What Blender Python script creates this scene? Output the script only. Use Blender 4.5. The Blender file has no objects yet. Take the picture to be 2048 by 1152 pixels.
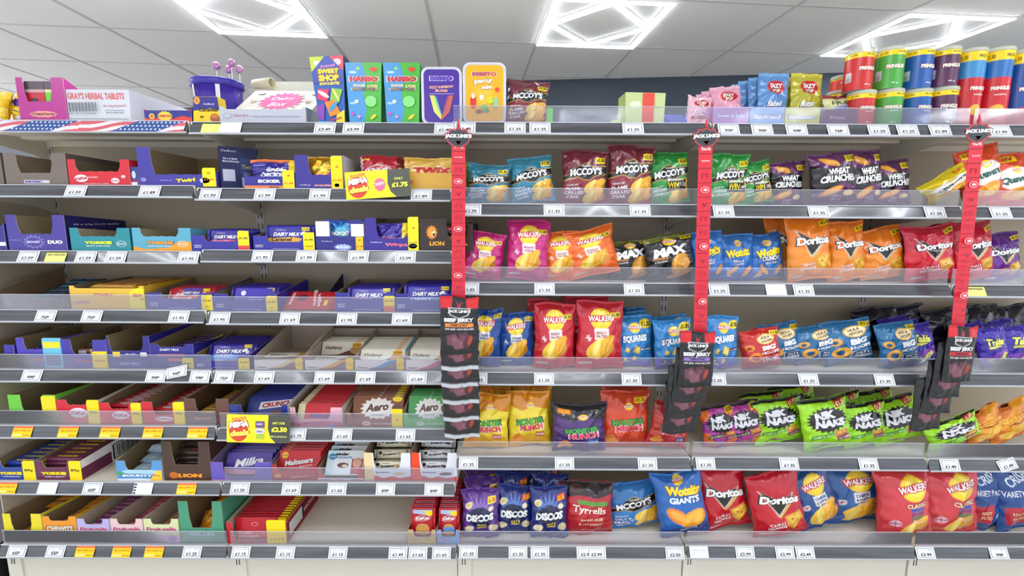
import bpy, math, random
import numpy as np
from mathutils import Matrix, Vector, Euler

S = bpy.context.scene
COL = S.collection
rad = math.radians

# ---------------------------------------------------------------- camera
F_PX, PITCH, ROLL = 941.0, 8.22, 0.27
CAM = Vector((0.0, -1.879, 1.65))
cd = bpy.data.cameras.new('camera'); cam = bpy.data.objects.new('camera', cd); COL.objects.link(cam)
cd.sensor_width = 36.0; cd.lens = F_PX / 2048 * 36.0; cd.clip_start = 0.02
RM = Matrix.Rotation(rad(90 - PITCH), 3, 'X') @ Matrix.Rotation(rad(ROLL), 3, 'Z')
cam.matrix_world = Matrix.Translation(CAM) @ RM.to_4x4()
S.camera = cam

# ---------------------------------------------------------------- world, exposure
W = bpy.data.worlds.new('world'); S.world = W; W.use_nodes = True
W.node_tree.nodes['Background'].inputs[0].default_value = (0.86, 0.9, 1.0, 1)
W.node_tree.nodes['Background'].inputs[1].default_value = 1.2
S.view_settings.view_transform = 'Standard'; S.view_settings.look = 'None'
S.view_settings.exposure = 0.3; S.view_settings.gamma = 1.0; S.view_settings.use_curve_mapping = False
TUBE_POWER = 24.0          # emission of the LED tubes of the ceiling fixtures
# warm fill light added at far left to brighten the ceiling behind the shelving
ld = bpy.data.lights.new('window_daylight', 'AREA'); ld.shape = 'RECTANGLE'; ld.size = 3.0; ld.size_y = 1.5; ld.energy = 45; ld.color = (1.0, 0.9, 0.87)
lo = bpy.data.objects.new('window_daylight', ld); COL.objects.link(lo); lo.location = (-6.2, 2.6, 1.1); lo.rotation_euler = (0, rad(-115), 0)

def P(px, py, Y=0.0):
    """point of the photograph's pixel on the real vertical plane y=Y"""
    d = RM @ Vector(((px - 1024) / F_PX, (576 - py) / F_PX, -1.0))
    t = (Y - CAM.y) / d.y
    p = CAM + d * t
    return p
def PZ(px, py, Z):
    d = RM @ Vector(((px - 1024) / F_PX, (576 - py) / F_PX, -1.0))
    t = (Z - CAM.z) / d.z
    return CAM + d * t

# ---------------------------------------------------------------- colour
def lin(c):
    c = c / 255.0
    return c / 12.92 if c <= 0.04045 else ((c + 0.055) / 1.055) ** 2.4
_cc = {}
NAMED = dict(white='f2f2f0', black='15151a', ink='26262c', red='d51f2a', yellow='ffe100', kraft='9a8468', navy='1d2460',
             purple='40288f', cream='efe6cf', grey='9b9fa6', orange='f07a1c', gold='e0a82a', green='2f9a3c', silver='c5c8cc',
             brown='4a2a1c', chip='f6c83c', chipd='d08a1c', pink='e0559c', teal='147a8a', dpur='3a1a4c', lime='a8d820', blue='1c5cb0')
def C(h):
    if isinstance(h, tuple): return h
    if h not in _cc:
        s = NAMED.get(h, h)
        _cc[h] = (lin(int(s[0:2], 16)), lin(int(s[2:4], 16)), lin(int(s[4:6], 16)), 1.0)
    return _cc[h]

# ---------------------------------------------------------------- materials
MATS = {}
def newmat(name):
    m = bpy.data.materials.new(name); m.use_nodes = True
    MATS[name] = m
    return m, m.node_tree, m.node_tree.nodes['Principled BSDF']
def print_mat(name, rough, spec=0.5, metal=0.0, bump=0.0, bscale=60, coat=0.0, trans=0.0):
    m, nt, b = newmat(name)
    a = nt.nodes.new('ShaderNodeVertexColor'); a.layer_name = 'Col'
    nt.links.new(a.outputs['Color'], b.inputs['Base Color'])
    b.inputs['Roughness'].default_value = rough; b.inputs['Specular IOR Level'].default_value = spec
    b.inputs['Metallic'].default_value = metal; b.inputs['Coat Weight'].default_value = coat; b.inputs['Coat Roughness'].default_value = 0.12
    if trans: b.inputs['Alpha'].default_value = 1 - trans
    if bump:
        tc = nt.nodes.new('ShaderNodeTexCoord'); n = nt.nodes.new('ShaderNodeTexNoise'); n.inputs['Scale'].default_value = bscale
        n.inputs['Detail'].default_value = 3; bp = nt.nodes.new('ShaderNodeBump'); bp.inputs['Strength'].default_value = bump
        bp.inputs['Distance'].default_value = 0.004
        nt.links.new(tc.outputs['Object'], n.inputs['Vector']); nt.links.new(n.outputs['Fac'], bp.inputs['Height'])
        nt.links.new(bp.outputs['Normal'], b.inputs['Normal'])
        if coat: nt.links.new(bp.outputs['Normal'], b.inputs['Coat Normal'])
    return m
print_mat('card', 0.5, 0.35, bump=0.05, bscale=90)
print_mat('gloss_card', 0.3, 0.5)
print_mat('film', 0.27, 0.5, 0.1, bump=0.5, bscale=26, coat=0.5)
print_mat('wrap', 0.3, 0.5, 0.08, bump=0.35, bscale=70, coat=0.2)
print_mat('seal', 0.35, 0.6, 0.15)
print_mat('plastic', 0.28, 0.5)
print_mat('paper', 0.6, 0.3)
print_mat('foilpack', 0.22, 0.6, 0.75, bump=0.3, bscale=45)
print_mat('enamel', 0.4, 0.4)
print_mat('tinted', 0.15, 0.6, trans=0.35)

def clear_mat(name, white, haze, tint=(0.96, 0.97, 1.0)):
    m, nt, b = newmat(name)
    nt.nodes.remove(b)
    out = [n for n in nt.nodes if n.type == 'OUTPUT_MATERIAL'][0]
    t = nt.nodes.new('ShaderNodeBsdfTransparent'); t.inputs[0].default_value = (*tint, 1)
    d = nt.nodes.new('ShaderNodeBsdfDiffuse'); d.inputs[0].default_value = (*white, 1)
    g = nt.nodes.new('ShaderNodeBsdfGlossy'); g.inputs['Roughness'].default_value = 0.08
    m1 = nt.nodes.new('ShaderNodeMixShader'); m1.inputs[0].default_value = haze
    m2 = nt.nodes.new('ShaderNodeMixShader'); lw = nt.nodes.new('ShaderNodeFresnel'); lw.inputs[0].default_value = 1.35
    nt.links.new(t.outputs[0], m1.inputs[1]); nt.links.new(d.outputs[0], m1.inputs[2])
    nt.links.new(lw.outputs[0], m2.inputs[0]); nt.links.new(m1.outputs[0], m2.inputs[1]); nt.links.new(g.outputs[0], m2.inputs[2])
    nt.links.new(m2.outputs[0], out.inputs[0])
clear_mat('acrylic', (0.80, 0.80, 0.88), 0.09)
clear_mat('acrylic_edge', (0.9, 0.9, 0.97), 0.6)
clear_mat('clear_plastic', (0.85, 0.85, 0.9), 0.25)

m, nt, b = newmat('rail')
tc = nt.nodes.new('ShaderNodeTexCoord'); mp = nt.nodes.new('ShaderNodeMapping'); mp.inputs['Scale'].default_value = (0.7, 12, 12)
n = nt.nodes.new('ShaderNodeTexNoise'); n.inputs['Scale'].default_value = 3; cr = nt.nodes.new('ShaderNodeValToRGB')
cr.color_ramp.elements[0].position = 0.35; cr.color_ramp.elements[0].color = (0.045, 0.048, 0.056, 1)
cr.color_ramp.elements[1].position = 0.7; cr.color_ramp.elements[1].color = (0.12, 0.125, 0.135, 1)
nt.links.new(tc.outputs['Object'], mp.inputs[0]); nt.links.new(mp.outputs[0], n.inputs['Vector']); nt.links.new(n.outputs['Fac'], cr.inputs[0])
nt.links.new(cr.outputs[0], b.inputs['Base Color']); b.inputs['Roughness'].default_value = 0.16; b.inputs['Specular IOR Level'].default_value = 0.6
b.inputs['Coat Weight'].default_value = 0.3; b.inputs['Coat Roughness'].default_value = 0.05

def noise_mat(name, c1, c2, scale, rough, bump=0.0, bs=200):
    m, nt, b = newmat(name)
    tc = nt.nodes.new('ShaderNodeTexCoord'); n = nt.nodes.new('ShaderNodeTexNoise'); n.inputs['Scale'].default_value = scale
    n.inputs['Detail'].default_value = 4
    mx = nt.nodes.new('ShaderNodeMix'); mx.data_type = 'RGBA'; mx.inputs['A'].default_value = C(c1); mx.inputs['B'].default_value = C(c2)
    nt.links.new(tc.outputs['Object'], n.inputs['Vector']); nt.links.new(n.outputs['Fac'], mx.inputs['Factor'])
    nt.links.new(mx.outputs['Result'], b.inputs['Base Color']); b.inputs['Roughness'].default_value = rough
    if bump:
        n2 = nt.nodes.new('ShaderNodeTexNoise'); n2.inputs['Scale'].default_value = bs
        bp = nt.nodes.new('ShaderNodeBump'); bp.inputs['Strength'].default_value = bump; bp.inputs['Distance'].default_value = 0.002
        nt.links.new(tc.outputs['Object'], n2.inputs['Vector']); nt.links.new(n2.outputs['Fac'], bp.inputs['Height']); nt.links.new(bp.outputs['Normal'], b.inputs['Normal'])
    return m
noise_mat('ceiling_tile', 'ebebe9', 'efefed', 3, 0.9, 0.25, 260)
noise_mat('grid_metal', 'c8c8c6', 'cfcfcd', 4, 0.5)
noise_mat('wall_paint', '3f4a57', '465260', 2, 0.6)
noise_mat('floor_vinyl', 'dcdad4', 'e2e0da', 6, 0.4)
noise_mat('shelf_enamel', 'e2dac8', 'e8e0d0', 5, 0.4)
noise_mat('back_enamel', 'bcb098', 'c4b8a0', 3, 0.5)
noise_mat('plinth_enamel', 'd6d0c0', 'dcd7c8', 3, 0.45)
noise_mat('dark_plastic', '17171b', '1f1f24', 20, 0.35)
m, nt, b = newmat('led'); b.inputs['Base Color'].default_value = (0.9, 0.9, 0.95, 1)
b.inputs['Emission Color'].default_value = (0.90, 0.94, 1.0, 1); b.inputs['Emission Strength'].default_value = TUBE_POWER

# ---------------------------------------------------------------- text cache
_tx = {}
def text_mesh(s, bold=0.02):
    k = (s, bold)
    if k in _tx: return _tx[k]
    cu = bpy.data.curves.new('t', 'FONT'); cu.body = s; cu.resolution_u = 2; cu.offset = bold; cu.size = 1.0; cu.space_character = 0.97
    ob = bpy.data.objects.new('t', cu)
    me = bpy.data.meshes.new_from_object(ob)
    v = np.zeros(len(me.vertices) * 3, dtype=np.float32); me.vertices.foreach_get('co', v); v = v.reshape(-1, 3)[:, :2].astype(float)
    me.calc_loop_triangles()
    t = np.zeros(len(me.loop_triangles) * 3, dtype=np.int32); me.loop_triangles.foreach_get('vertices', t); t = t.reshape(-1, 3)
    bpy.data.objects.remove(ob); bpy.data.curves.remove(cu); bpy.data.meshes.remove(me)
    if len(v) == 0: v = np.zeros((3, 2)); t = np.array([[0, 1, 2]])
    mn, mx = v.min(0), v.max(0)
    v = (v - (mn + mx) / 2) / np.maximum(mx - mn, 1e-6)      # -0.5..0.5 both ways
    _tx[k] = (v, t)
    return _tx[k]

# ---------------------------------------------------------------- mesh builder
class MB:
    def __init__(s): s.v = []; s.f = []; s.c = []; s.sm = []; s.n = 0
    def add(s, verts, faces, col, smooth=False):
        verts = np.asarray(verts, dtype=float).reshape(-1, 3)
        s.v.append(verts)
        if isinstance(col, np.ndarray): s.c.append(col)
        else: s.c.append(np.tile(np.array(C(col)), (len(verts), 1)))
        for f in faces: s.f.append([int(i) + s.n for i in f]); s.sm.append(smooth)
        s.n += len(verts); return s
    def box(s, a, b, col, cols=None):
        """axis box; cols: dict face-> colour, faces: -x +x -y +y -z +z"""
        x0, y0, z0 = a; x1, y1, z1 = b
        q = {'-x': [(x0, y1, z0), (x0, y0, z0), (x0, y0, z1), (x0, y1, z1)], '+x': [(x1, y0, z0), (x1, y1, z0), (x1, y1, z1), (x1, y0, z1)],
             '-y': [(x0, y0, z0), (x1, y0, z0), (x1, y0, z1), (x0, y0, z1)], '+y': [(x1, y1, z0), (x0, y1, z0), (x0, y1, z1), (x1, y1, z1)],
             '-z': [(x0, y1, z0), (x1, y1, z0), (x1, y0, z0), (x0, y0, z0)], '+z': [(x0, y0, z1), (x1, y0, z1), (x1, y1, z1), (x0, y1, z1)]}
        for k, v in q.items(): s.add(v, [(0, 1, 2, 3)], (cols or {}).get(k, col))
        return s
    def prism(s, pts, axis, a, b, col, col_b=None, col_e=None):
        """polygon pts (2D) extruded along axis 'y' (pts=x,z) or 'x' (pts=y,z) from a to b. col: face at a, col_b: face at b"""
        def m(p, t): return (p[0], t, p[1]) if axis == 'y' else (t, p[0], p[1])
        n = len(pts); A = [m(p, a) for p in pts]; B = [m(p, b) for p in pts]
        s.add(A, [tuple(range(n))], col); s.add(B, [tuple(reversed(range(n)))], col_b or col)
        for i in range(n):
            j = (i + 1) % n; s.add([A[i], A[j], B[j], B[i]], [(0, 1, 2, 3)], col_e or col_b or col)
        return s
    def build(s, name, mat, parent=None):
        me = bpy.data.meshes.new(name)
        V = np.concatenate(s.v); me.vertices.add(len(V)); me.vertices.foreach_set('co', V.astype(np.float32).ravel())
        tot = np.array([len(f) for f in s.f], dtype=np.int32); st = np.concatenate([[0], np.cumsum(tot)[:-1]]).astype(np.int32)
        me.loops.add(int(tot.sum())); me.loops.foreach_set('vertex_index', np.fromiter((i for f in s.f for i in f), dtype=np.int32))
        me.polygons.add(len(tot)); me.polygons.foreach_set('loop_start', st)
        try: me.polygons.foreach_set('loop_total', tot)
        except Exception: pass
        me.update(calc_edges=True)
        me.polygons.foreach_set('use_smooth', np.array(s.sm, dtype=bool))
        ca = me.color_attributes.new('Col', 'FLOAT_COLOR', 'POINT')
        ca.data.foreach_set('color', np.concatenate(s.c).astype(np.float32).ravel())
        me.validate(); me.materials.append(MATS[mat])
        o = bpy.data.objects.new(name, me); COL.objects.link(o)
        if parent is not None: o.parent = parent
        return o

def empty(name, loc=(0, 0, 0), rot=(0, 0, 0)):
    o = bpy.data.objects.new(name, None); COL.objects.link(o); o.location = loc; o.rotation_euler = rot; o.empty_display_size = 0.02
    return o
USED = {}
def tag(o, label, cat, group=None):
    if label in USED and not group: print('DUP LABEL', label)
    USED[label] = 1
    nw = len(label.split())
    if nw < 4 or nw > 16: print('LABEL WORDS', nw, label)
    o['label'] = label; o['category'] = cat
    if group: o['group'] = group
    return o
def kids(o): return [c for c in bpy.data.objects if c.parent is o]
def copy_tree(o, parent=None, ch=None):
    c = o.copy(); COL.objects.link(c); c.parent = parent
    for k in list(o.children): copy_tree(k, c)
    return c

# ---------------------------------------------------------------- art
def ell(cx, cy, rx, ry, rot=0, n=28):
    a = np.linspace(0, 2 * math.pi, n, endpoint=False); x = np.cos(a) * rx; y = np.sin(a) * ry; r = rad(rot)
    return [(cx + x[i] * math.cos(r) - y[i] * math.sin(r), cy + x[i] * math.sin(r) + y[i] * math.cos(r)) for i in range(n)]
def burst(cx, cy, rx, ry, n=14, inner=0.7, ph=0):
    return [(cx + math.cos(math.pi * i / n + ph) * rx * (1 if i % 2 == 0 else inner), cy + math.sin(math.pi * i / n + ph) * ry * (1 if i % 2 == 0 else inner)) for i in range(2 * n)]
def shape_pts(op):
    k = op[0]
    if k == 'b': return [(-1, op[1]), (1, op[1]), (1, op[2]), (-1, op[2])], op[3]
    if k == 'e': return ell(op[1], op[2], op[3], op[4], op[6] if len(op) > 6 else 0), op[5]
    if k == 'r': return [(op[1], op[2]), (op[3], op[2]), (op[3], op[4]), (op[1], op[4])], op[5]
    if k == 'p': return op[1], op[2]
    if k == 's': return burst(op[1], op[2], op[3], op[4], op[6] if len(op) > 6 else 12, op[7] if len(op) > 7 else 0.72), op[5]
def inside(X, Y, pts):
    r = np.zeros(X.shape, dtype=bool); n = len(pts)
    for i in range(n):
        x1, y1 = pts[i]; x2, y2 = pts[(i + 1) % n]
        if y1 == y2: continue
        c = ((y1 > Y) != (y2 > Y)) & (X < (x2 - x1) * (Y - y1) / (y2 - y1) + x1)
        r ^= c
    return r
def paint(X, Y, base, ops, du, dv):
    col = np.tile(np.array(C(base)), X.shape + (1,)).astype(float)
    for op in ops:
        if op[0] == 't': continue
        if op[0] == 'noise':       # splashed two-tone print: op[1]=scale op[2]=colour op[3]=threshold
            v = np.sin(X * op[1] + 2.1 * np.sin(Y * op[1] * 0.8 + 1)) + np.sin(Y * op[1] * 1.1 + 1.7 * np.sin(X * op[1] * 0.9 + 2))
            a = np.clip((v - op[3]) * 3, 0, 1)
            col = col * (1 - a[..., None]) + np.array(C(op[2])) * a[..., None]; continue
        pts, c = shape_pts(op); a = np.zeros(X.shape)
        for ox in (-.25, .25):
            for oy in (-.25, .25): a += inside(X + ox * du, Y + oy * dv, pts)
        a = (a / 4)[..., None]
        col = col * (1 - a) + np.array(C(c)) * a
    return col
def subdiv(v, t, maxlen):
    """split long triangle edges once or twice so text follows a curved sheet"""
    for _ in range(2):
        out = []; vl = list(map(tuple, v)); mid = {}
        def md(a, b):
            k = (min(a, b), max(a, b))
            if k not in mid:
                mid[k] = len(vl); vl.append(((vl[a][0] + vl[b][0]) / 2, (vl[a][1] + vl[b][1]) / 2))
            return mid[k]
        ch = False
        for a, b, c in t:
            L = [math.dist(vl[a], vl[b]), math.dist(vl[b], vl[c]), math.dist(vl[c], vl[a])]
            m = [l > maxlen for l in L]
            if not any(m): out.append((a, b, c)); continue
            ch = True
            if sum(m) == 3:
                x, y, z = md(a, b), md(b, c), md(c, a); out += [(a, x, z), (x, b, y), (z, y, c), (x, y, z)]
            elif sum(m) == 2:
                while m[2]: a, b, c = b, c, a; m = m[1:] + m[:1]
                x, y = md(a, b), md(b, c); out += [(x, b, y), (a, x, y), (a, y, c)]
            else:
                while not m[0]: a, b, c = b, c, a; m = m[1:] + m[:1]
                x = md(a, b); out += [(a, x, c), (x, b, c)]
        v = np.array(vl); t = out
        if not ch: break
    return np.array(v), t
def text_layers(op, hw, hh, curved, maxl=0.012):
    """('t', s, cx, cy, w, h, col, rot, shear, outline, bold) -> [(art coords Nx2, tris, colour, layer)]"""
    s, cx, cy, w, h, col = op[1:7]
    rot = op[7] if len(op) > 7 else 0; sh = op[8] if len(op) > 8 else 0; outl = op[9] if len(op) > 9 else None; bold = op[10] if len(op) > 10 else 0.022
    res = []
    lays = ([(0.06, outl, 0, 1.06, 1.16)] if outl else []) + [(bold, col, 1, 1, 1)]
    for bd, c, ly, kx, ky in lays:
        v, t = text_mesh(s, bd)
        m = v * np.array([w * hw * kx, h * hh * ky]); m = m.copy(); m[:, 0] += m[:, 1] * sh
        if curved: m, t = subdiv(m, t, maxl)
        r = rad(rot); mm = np.stack([m[:, 0] * math.cos(r) - m[:, 1] * math.sin(r), m[:, 0] * math.sin(r) + m[:, 1] * math.cos(r)], 1)
        a = mm / np.array([hw, hh]) + np.array([cx, cy])
        res.append((a, t, c, ly))
    return res
def flat_face(mb, c, r, u, base, ops, step=0.00035, start=1):
    """a printed flat rectangle: centre c, half-width vector r, half-height vector u"""
    c, r, u = Vector(c), Vector(r), Vector(u); n = r.cross(u).normalized(); hw, hh = r.length, u.length
    def M(x, y, k): p = c + r * x + u * y + n * (step * k); return (p.x, p.y, p.z)
    if base: mb.add([M(-1, -1, 0), M(1, -1, 0), M(1, 1, 0), M(-1, 1, 0)], [(0, 1, 2, 3)], base)
    k = start
    for op in ops:
        if op[0] == 'noise': continue
        if op[0] == 't':
            for a, t, col, ly in text_layers(op, hw, hh, False):
                mb.add([M(x, y, k) for x, y in a], t, col); k += 1
        else:
            pts, col = shape_pts(op); mb.add([M(x, y, k) for x, y in pts], [tuple(range(len(pts)))], col); k += 1
    return mb

# ---------------------------------------------------------------- crisp bag
def bag_surface(W, H, T, seed, pinch=0.07, wr=1.0, bend=0.0, twist=0.0):
    rg = random.Random(seed)
    ph = [rg.uniform(0, 6.28) for _ in range(12)]; am = [rg.uniform(0.4, 1) for _ in range(12)]
    arch = rg.uniform(-0.035, 0.03) * H; arch2 = rg.uniform(-0.015, 0.01) * H
    cr = [(rg.uniform(-1, 1), rg.uniform(-0.9, 0.9), rg.uniform(0, 3.14), rg.uniform(0.3, 1.0), rg.uniform(0.25, 0.55)) for _ in range(10)]
    def pos(u, v, side):
        u = np.asarray(u, float); v = np.asarray(v, float)
        vv = np.clip(v / 0.92, -1, 1)
        t = T * np.power(np.clip(1 - np.abs(u) ** 2.3, 0, 1), 0.62) * np.power(np.clip(1 - np.abs(vv) ** 2.4, 0, 1), 0.62)
        t = t + 0.0012
        end = np.abs(vv) ** 2.2
        # radial creases running from the seals, sagging belly creases
        w = 0.0
        for i, k in enumerate((5.1, 8.3, 12.7)):
            w = w + am[i] * np.sin(k * u * (1.25 - 0.45 * (1 - np.abs(vv))) + ph[i] + np.sign(vv) * ph[i + 3]) / (1 + i * 0.6)
        w = w * end * (1 - u ** 2) * 0.0068
        w = w + 0.0034 * am[7] * np.sin(4.2 * vv + 3.1 * u + ph[8]) * (1 - u ** 2) * (1 - np.abs(vv) ** 4) + 0.0022 * np.sin(9 * u - 6 * vv + ph[9]) * (1 - u ** 4)
        for cx, cy, an, a, L in cr:      # sharp dents / ridges
            dx = (u - cx) * math.cos(an) + (v - cy) * math.sin(an); dy = -(u - cx) * math.sin(an) + (v - cy) * math.cos(an)
            w = w + 0.0062 * a * (np.exp(-np.abs(dx) / 0.06) - 0.55 * np.exp(-np.abs(dx - 0.16) / 0.10)) * np.exp(-(dy / L) ** 2) * (1 - u ** 4) * (1 - vv ** 6)
        # side gathers
        w = w + 0.0042 * np.abs(u) ** 3 * (1 - np.abs(u) ** 8) * np.sin(16 * vv + ph[10] * np.sign(u) + 2) * (1 - vv ** 4)
        tt = np.maximum(t + w * wr, 0.0008) if np.ndim(t) else max(t + w * wr, 0.0008)
        x = u * W / 2 * (1 - pinch * (1 - vv ** 2) - 0.022 * np.sin(5 * vv + ph[11] + np.sign(u)) - .012 * np.sin(11 * vv + ph[3] * np.sign(u)))
        z = v * H / 2 + arch * (1 - u ** 2) * np.clip(v, 0, 1) + arch2 * (1 - u ** 2) * np.clip(-v, 0, 1) + 0.016 * H * np.sin(3 * u + ph[5]) * end * np.sign(v)
        y = (-1 if side == 0 else 1) * tt + bend * (v ** 2) * np.where(v > 0, 1, 0.0) + twist * u * v + 0.004 * end * np.sin(4.4 * u + ph[6]) * wr
        return np.stack([x, y, z], -1)
    return pos
def grid_faces(nu, nv, flip=False):
    i = np.arange(nu * nv).reshape(nv, nu); a = i[:-1, :-1].ravel(); b = i[:-1, 1:].ravel(); c = i[1:, 1:].ravel(); d = i[1:, :-1].ravel()
    return np.stack([a, d, c, b] if flip else [a, b, c, d], 1).tolist()
def add_texts(mb, pos, ops, hw, hh, side=0, base_off=0.0007, clip=0.99, maxl=0.012):
    k = 0
    for op in ops:
        if op[0] != 't': continue
        for a, t, col, ly in text_layers(op, hw, hh, True, maxl):
            a = np.clip(a, -clip, clip)
            u, v = a[:, 0], a[:, 1]; e = 0.01
            p = pos(u, v, side); du = pos(np.clip(u + e, -1, 1), v, side) - pos(np.clip(u - e, -1, 1), v, side); dv = pos(u, np.clip(v + e, -1, 1), side) - pos(u, np.clip(v - e, -1, 1), side)
            n = np.cross(du, dv); n /= np.maximum(np.linalg.norm(n, axis=1, keepdims=True), 1e-9)
            mb.add(p + n * (base_off + 0.0004 * k), t, col, True); k += 1
def make_bag(name, W, H, T, art, seed, pinch=0.07, wr=1.0, bend=0.0, twist=0.0, nu=58, nv=78, mat='film', sealcol=None):
    """empty > pouch, top_seal, bottom_seal ; origin at the bottom centre"""
    base, ops = art
    pos0 = bag_surface(W, H, T, seed, pinch, wr, bend, twist)
    def pos(u, v, side): p = pos0(u, v, side); p[..., 2] += H / 2; return p
    root = empty(name)
    mb = MB(); SE = 0.925
    U, V = np.meshgrid(np.linspace(-1, 1, nu), np.linspace(-SE, SE, nv))
    col = paint(U, V, base, ops, 2 / nu, 2 / nv)
    mb.add(pos(U, V, 0).reshape(-1, 3), grid_faces(nu, nv), col.reshape(-1, 4), True)
    nb = 26; U2, V2 = np.meshgrid(np.linspace(-1, 1, nb), np.linspace(-SE, SE, nb))
    mb.add(pos(U2, V2, 1).reshape(-1, 3), grid_faces(nb, nb, True), base, True)
    add_texts(mb, pos, ops, W / 2, H / 2)
    mb.build('pouch', mat, root)
    for nm, a, b in (('top_seal', SE, 1.0), ('bottom_seal', -1.0, -SE)):
        sb = MB(); nr = 9
        U3, V3 = np.meshgrid(np.linspace(-1, 1, nu), np.linspace(a, b, nr))
        for sd in (0, 1):
            p = pos(U3, V3, sd); p[..., 1] += 0.0007 * np.where(np.arange(nr)[:, None] % 2 == 0, 1, -1) * (1 if 1 else 0)
            c = paint(U3, V3, base, ops, 2 / nu, 0.02) if sd == 0 and not sealcol else sealcol or base
            sb.add(p.reshape(-1, 3), grid_faces(nu, nr, sd == 1), c.reshape(-1, 4) if isinstance(c, np.ndarray) else c, True)
        sb.build(nm, 'seal', root)
    return root
_rest_cache = {}
def rest(root, z):
    """drop a thing so that its lowest vertex sits on height z"""
    M0 = Matrix.LocRotScale(root.location, root.rotation_euler, root.scale); mn = 1e9
    def walk(o, M):
        nonlocal mn
        if o.type == 'MESH':
            n = len(o.data.vertices); v = np.zeros(n * 3, dtype=np.float32); o.data.vertices.foreach_get('co', v); v = v.reshape(-1, 3)
            A = np.array(M); zz = v @ A[2, :3] + A[2, 3]; mn = min(mn, float(zz.min()))
        for c in o.children: walk(c, M @ c.matrix_parent_inverse @ Matrix.LocRotScale(c.location, c.rotation_euler, c.scale))
    walk(root, M0); root.location.z += z + 0.0005 - mn
# ================================================================ ROOM
def struct(o): o['kind'] = 'structure'; return o
CEIL_Z = CAM.z + 1.0
TH = rad(5.0)                                   # ceiling grid is turned a little against the shelving
def rot2(x, y, a): return x * math.cos(a) - y * math.sin(a), x * math.sin(a) + y * math.cos(a)
TS = 0.575
GO = PZ(1071, 87, CEIL_Z)                        # one grid crossing
def G(i, j): x, y = rot2(i * TS, j * TS * 1.04, TH); return GO.x + x, GO.y + y
mb = MB(); mb.box((-6.5, -4.6, CEIL_Z), (6.5, 8, CEIL_Z + 0.05), 'grey')
struct(mb.build('ceiling', 'ceiling_tile'))
mb = MB()
for i in range(-14, 15):
    a, b_ = G(i, -8), G(i, 8); d = rot2(0.007, 0, TH); z0, z1 = CEIL_Z - 0.003, CEIL_Z + 0.001
    mb.add([(a[0] - d[0], a[1] - d[1], z0), (a[0] + d[0], a[1] + d[1], z0), (b_[0] + d[0], b_[1] + d[1], z0), (b_[0] - d[0], b_[1] - d[1], z0),
            (a[0] - d[0], a[1] - d[1], z1), (a[0] + d[0], a[1] + d[1], z1), (b_[0] + d[0], b_[1] + d[1], z1), (b_[0] - d[0], b_[1] - d[1], z1)],
           [(0, 1, 2, 3), (0, 4, 5, 1), (3, 2, 6, 7), (1, 5, 6, 2), (0, 3, 7, 4)], 'grey')
for j in range(-8, 9):
    a, b_ = G(-14, j), G(14, j); d = rot2(0, 0.007, TH); z0, z1 = CEIL_Z - 0.0025, CEIL_Z + 0.001
    mb.add([(a[0] - d[0], a[1] - d[1], z0), (b_[0] - d[0], b_[1] - d[1], z0), (b_[0] + d[0], b_[1] + d[1], z0), (a[0] + d[0], a[1] + d[1], z0),
            (a[0] - d[0], a[1] - d[1], z1), (b_[0] - d[0], b_[1] - d[1], z1), (b_[0] + d[0], b_[1] + d[1], z1), (a[0] + d[0], a[1] + d[1], z1)],
           [(0, 1, 2, 3), (0, 4, 5, 1), (3, 2, 6, 7), (1, 5, 6, 2), (0, 3, 7, 4)], 'grey')
struct(mb.build('ceiling_trim_1', 'grid_metal'))
mb = MB(); mb.box((-6.5, -4.6, -0.05), (6.5, 8, 0.0), 'grey'); struct(mb.build('floor', 'floor_vinyl'))
wa, wb, wd = PZ(1000, 162, CEIL_Z), PZ(1449, 151, CEIL_Z), PZ(377, 215, CEIL_Z)
def wall_run(nm, p, q, ext):
    d = (q - p); d.z = 0; L = d.length; o = struct(MB().box((0, 0, 0), (L * ext, 0.08, CEIL_Z), 'grey').build(nm, 'wall_paint'))
    o.location = (p.x, p.y, 0); o.rotation_euler = (0, 0, math.atan2(d.y, d.x))
wall_run('wall_back', wa, wb, 6)
d_ = wd + (wd - wa) * 2.5; wall_run('wall_left', d_, wa, 1)

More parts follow.
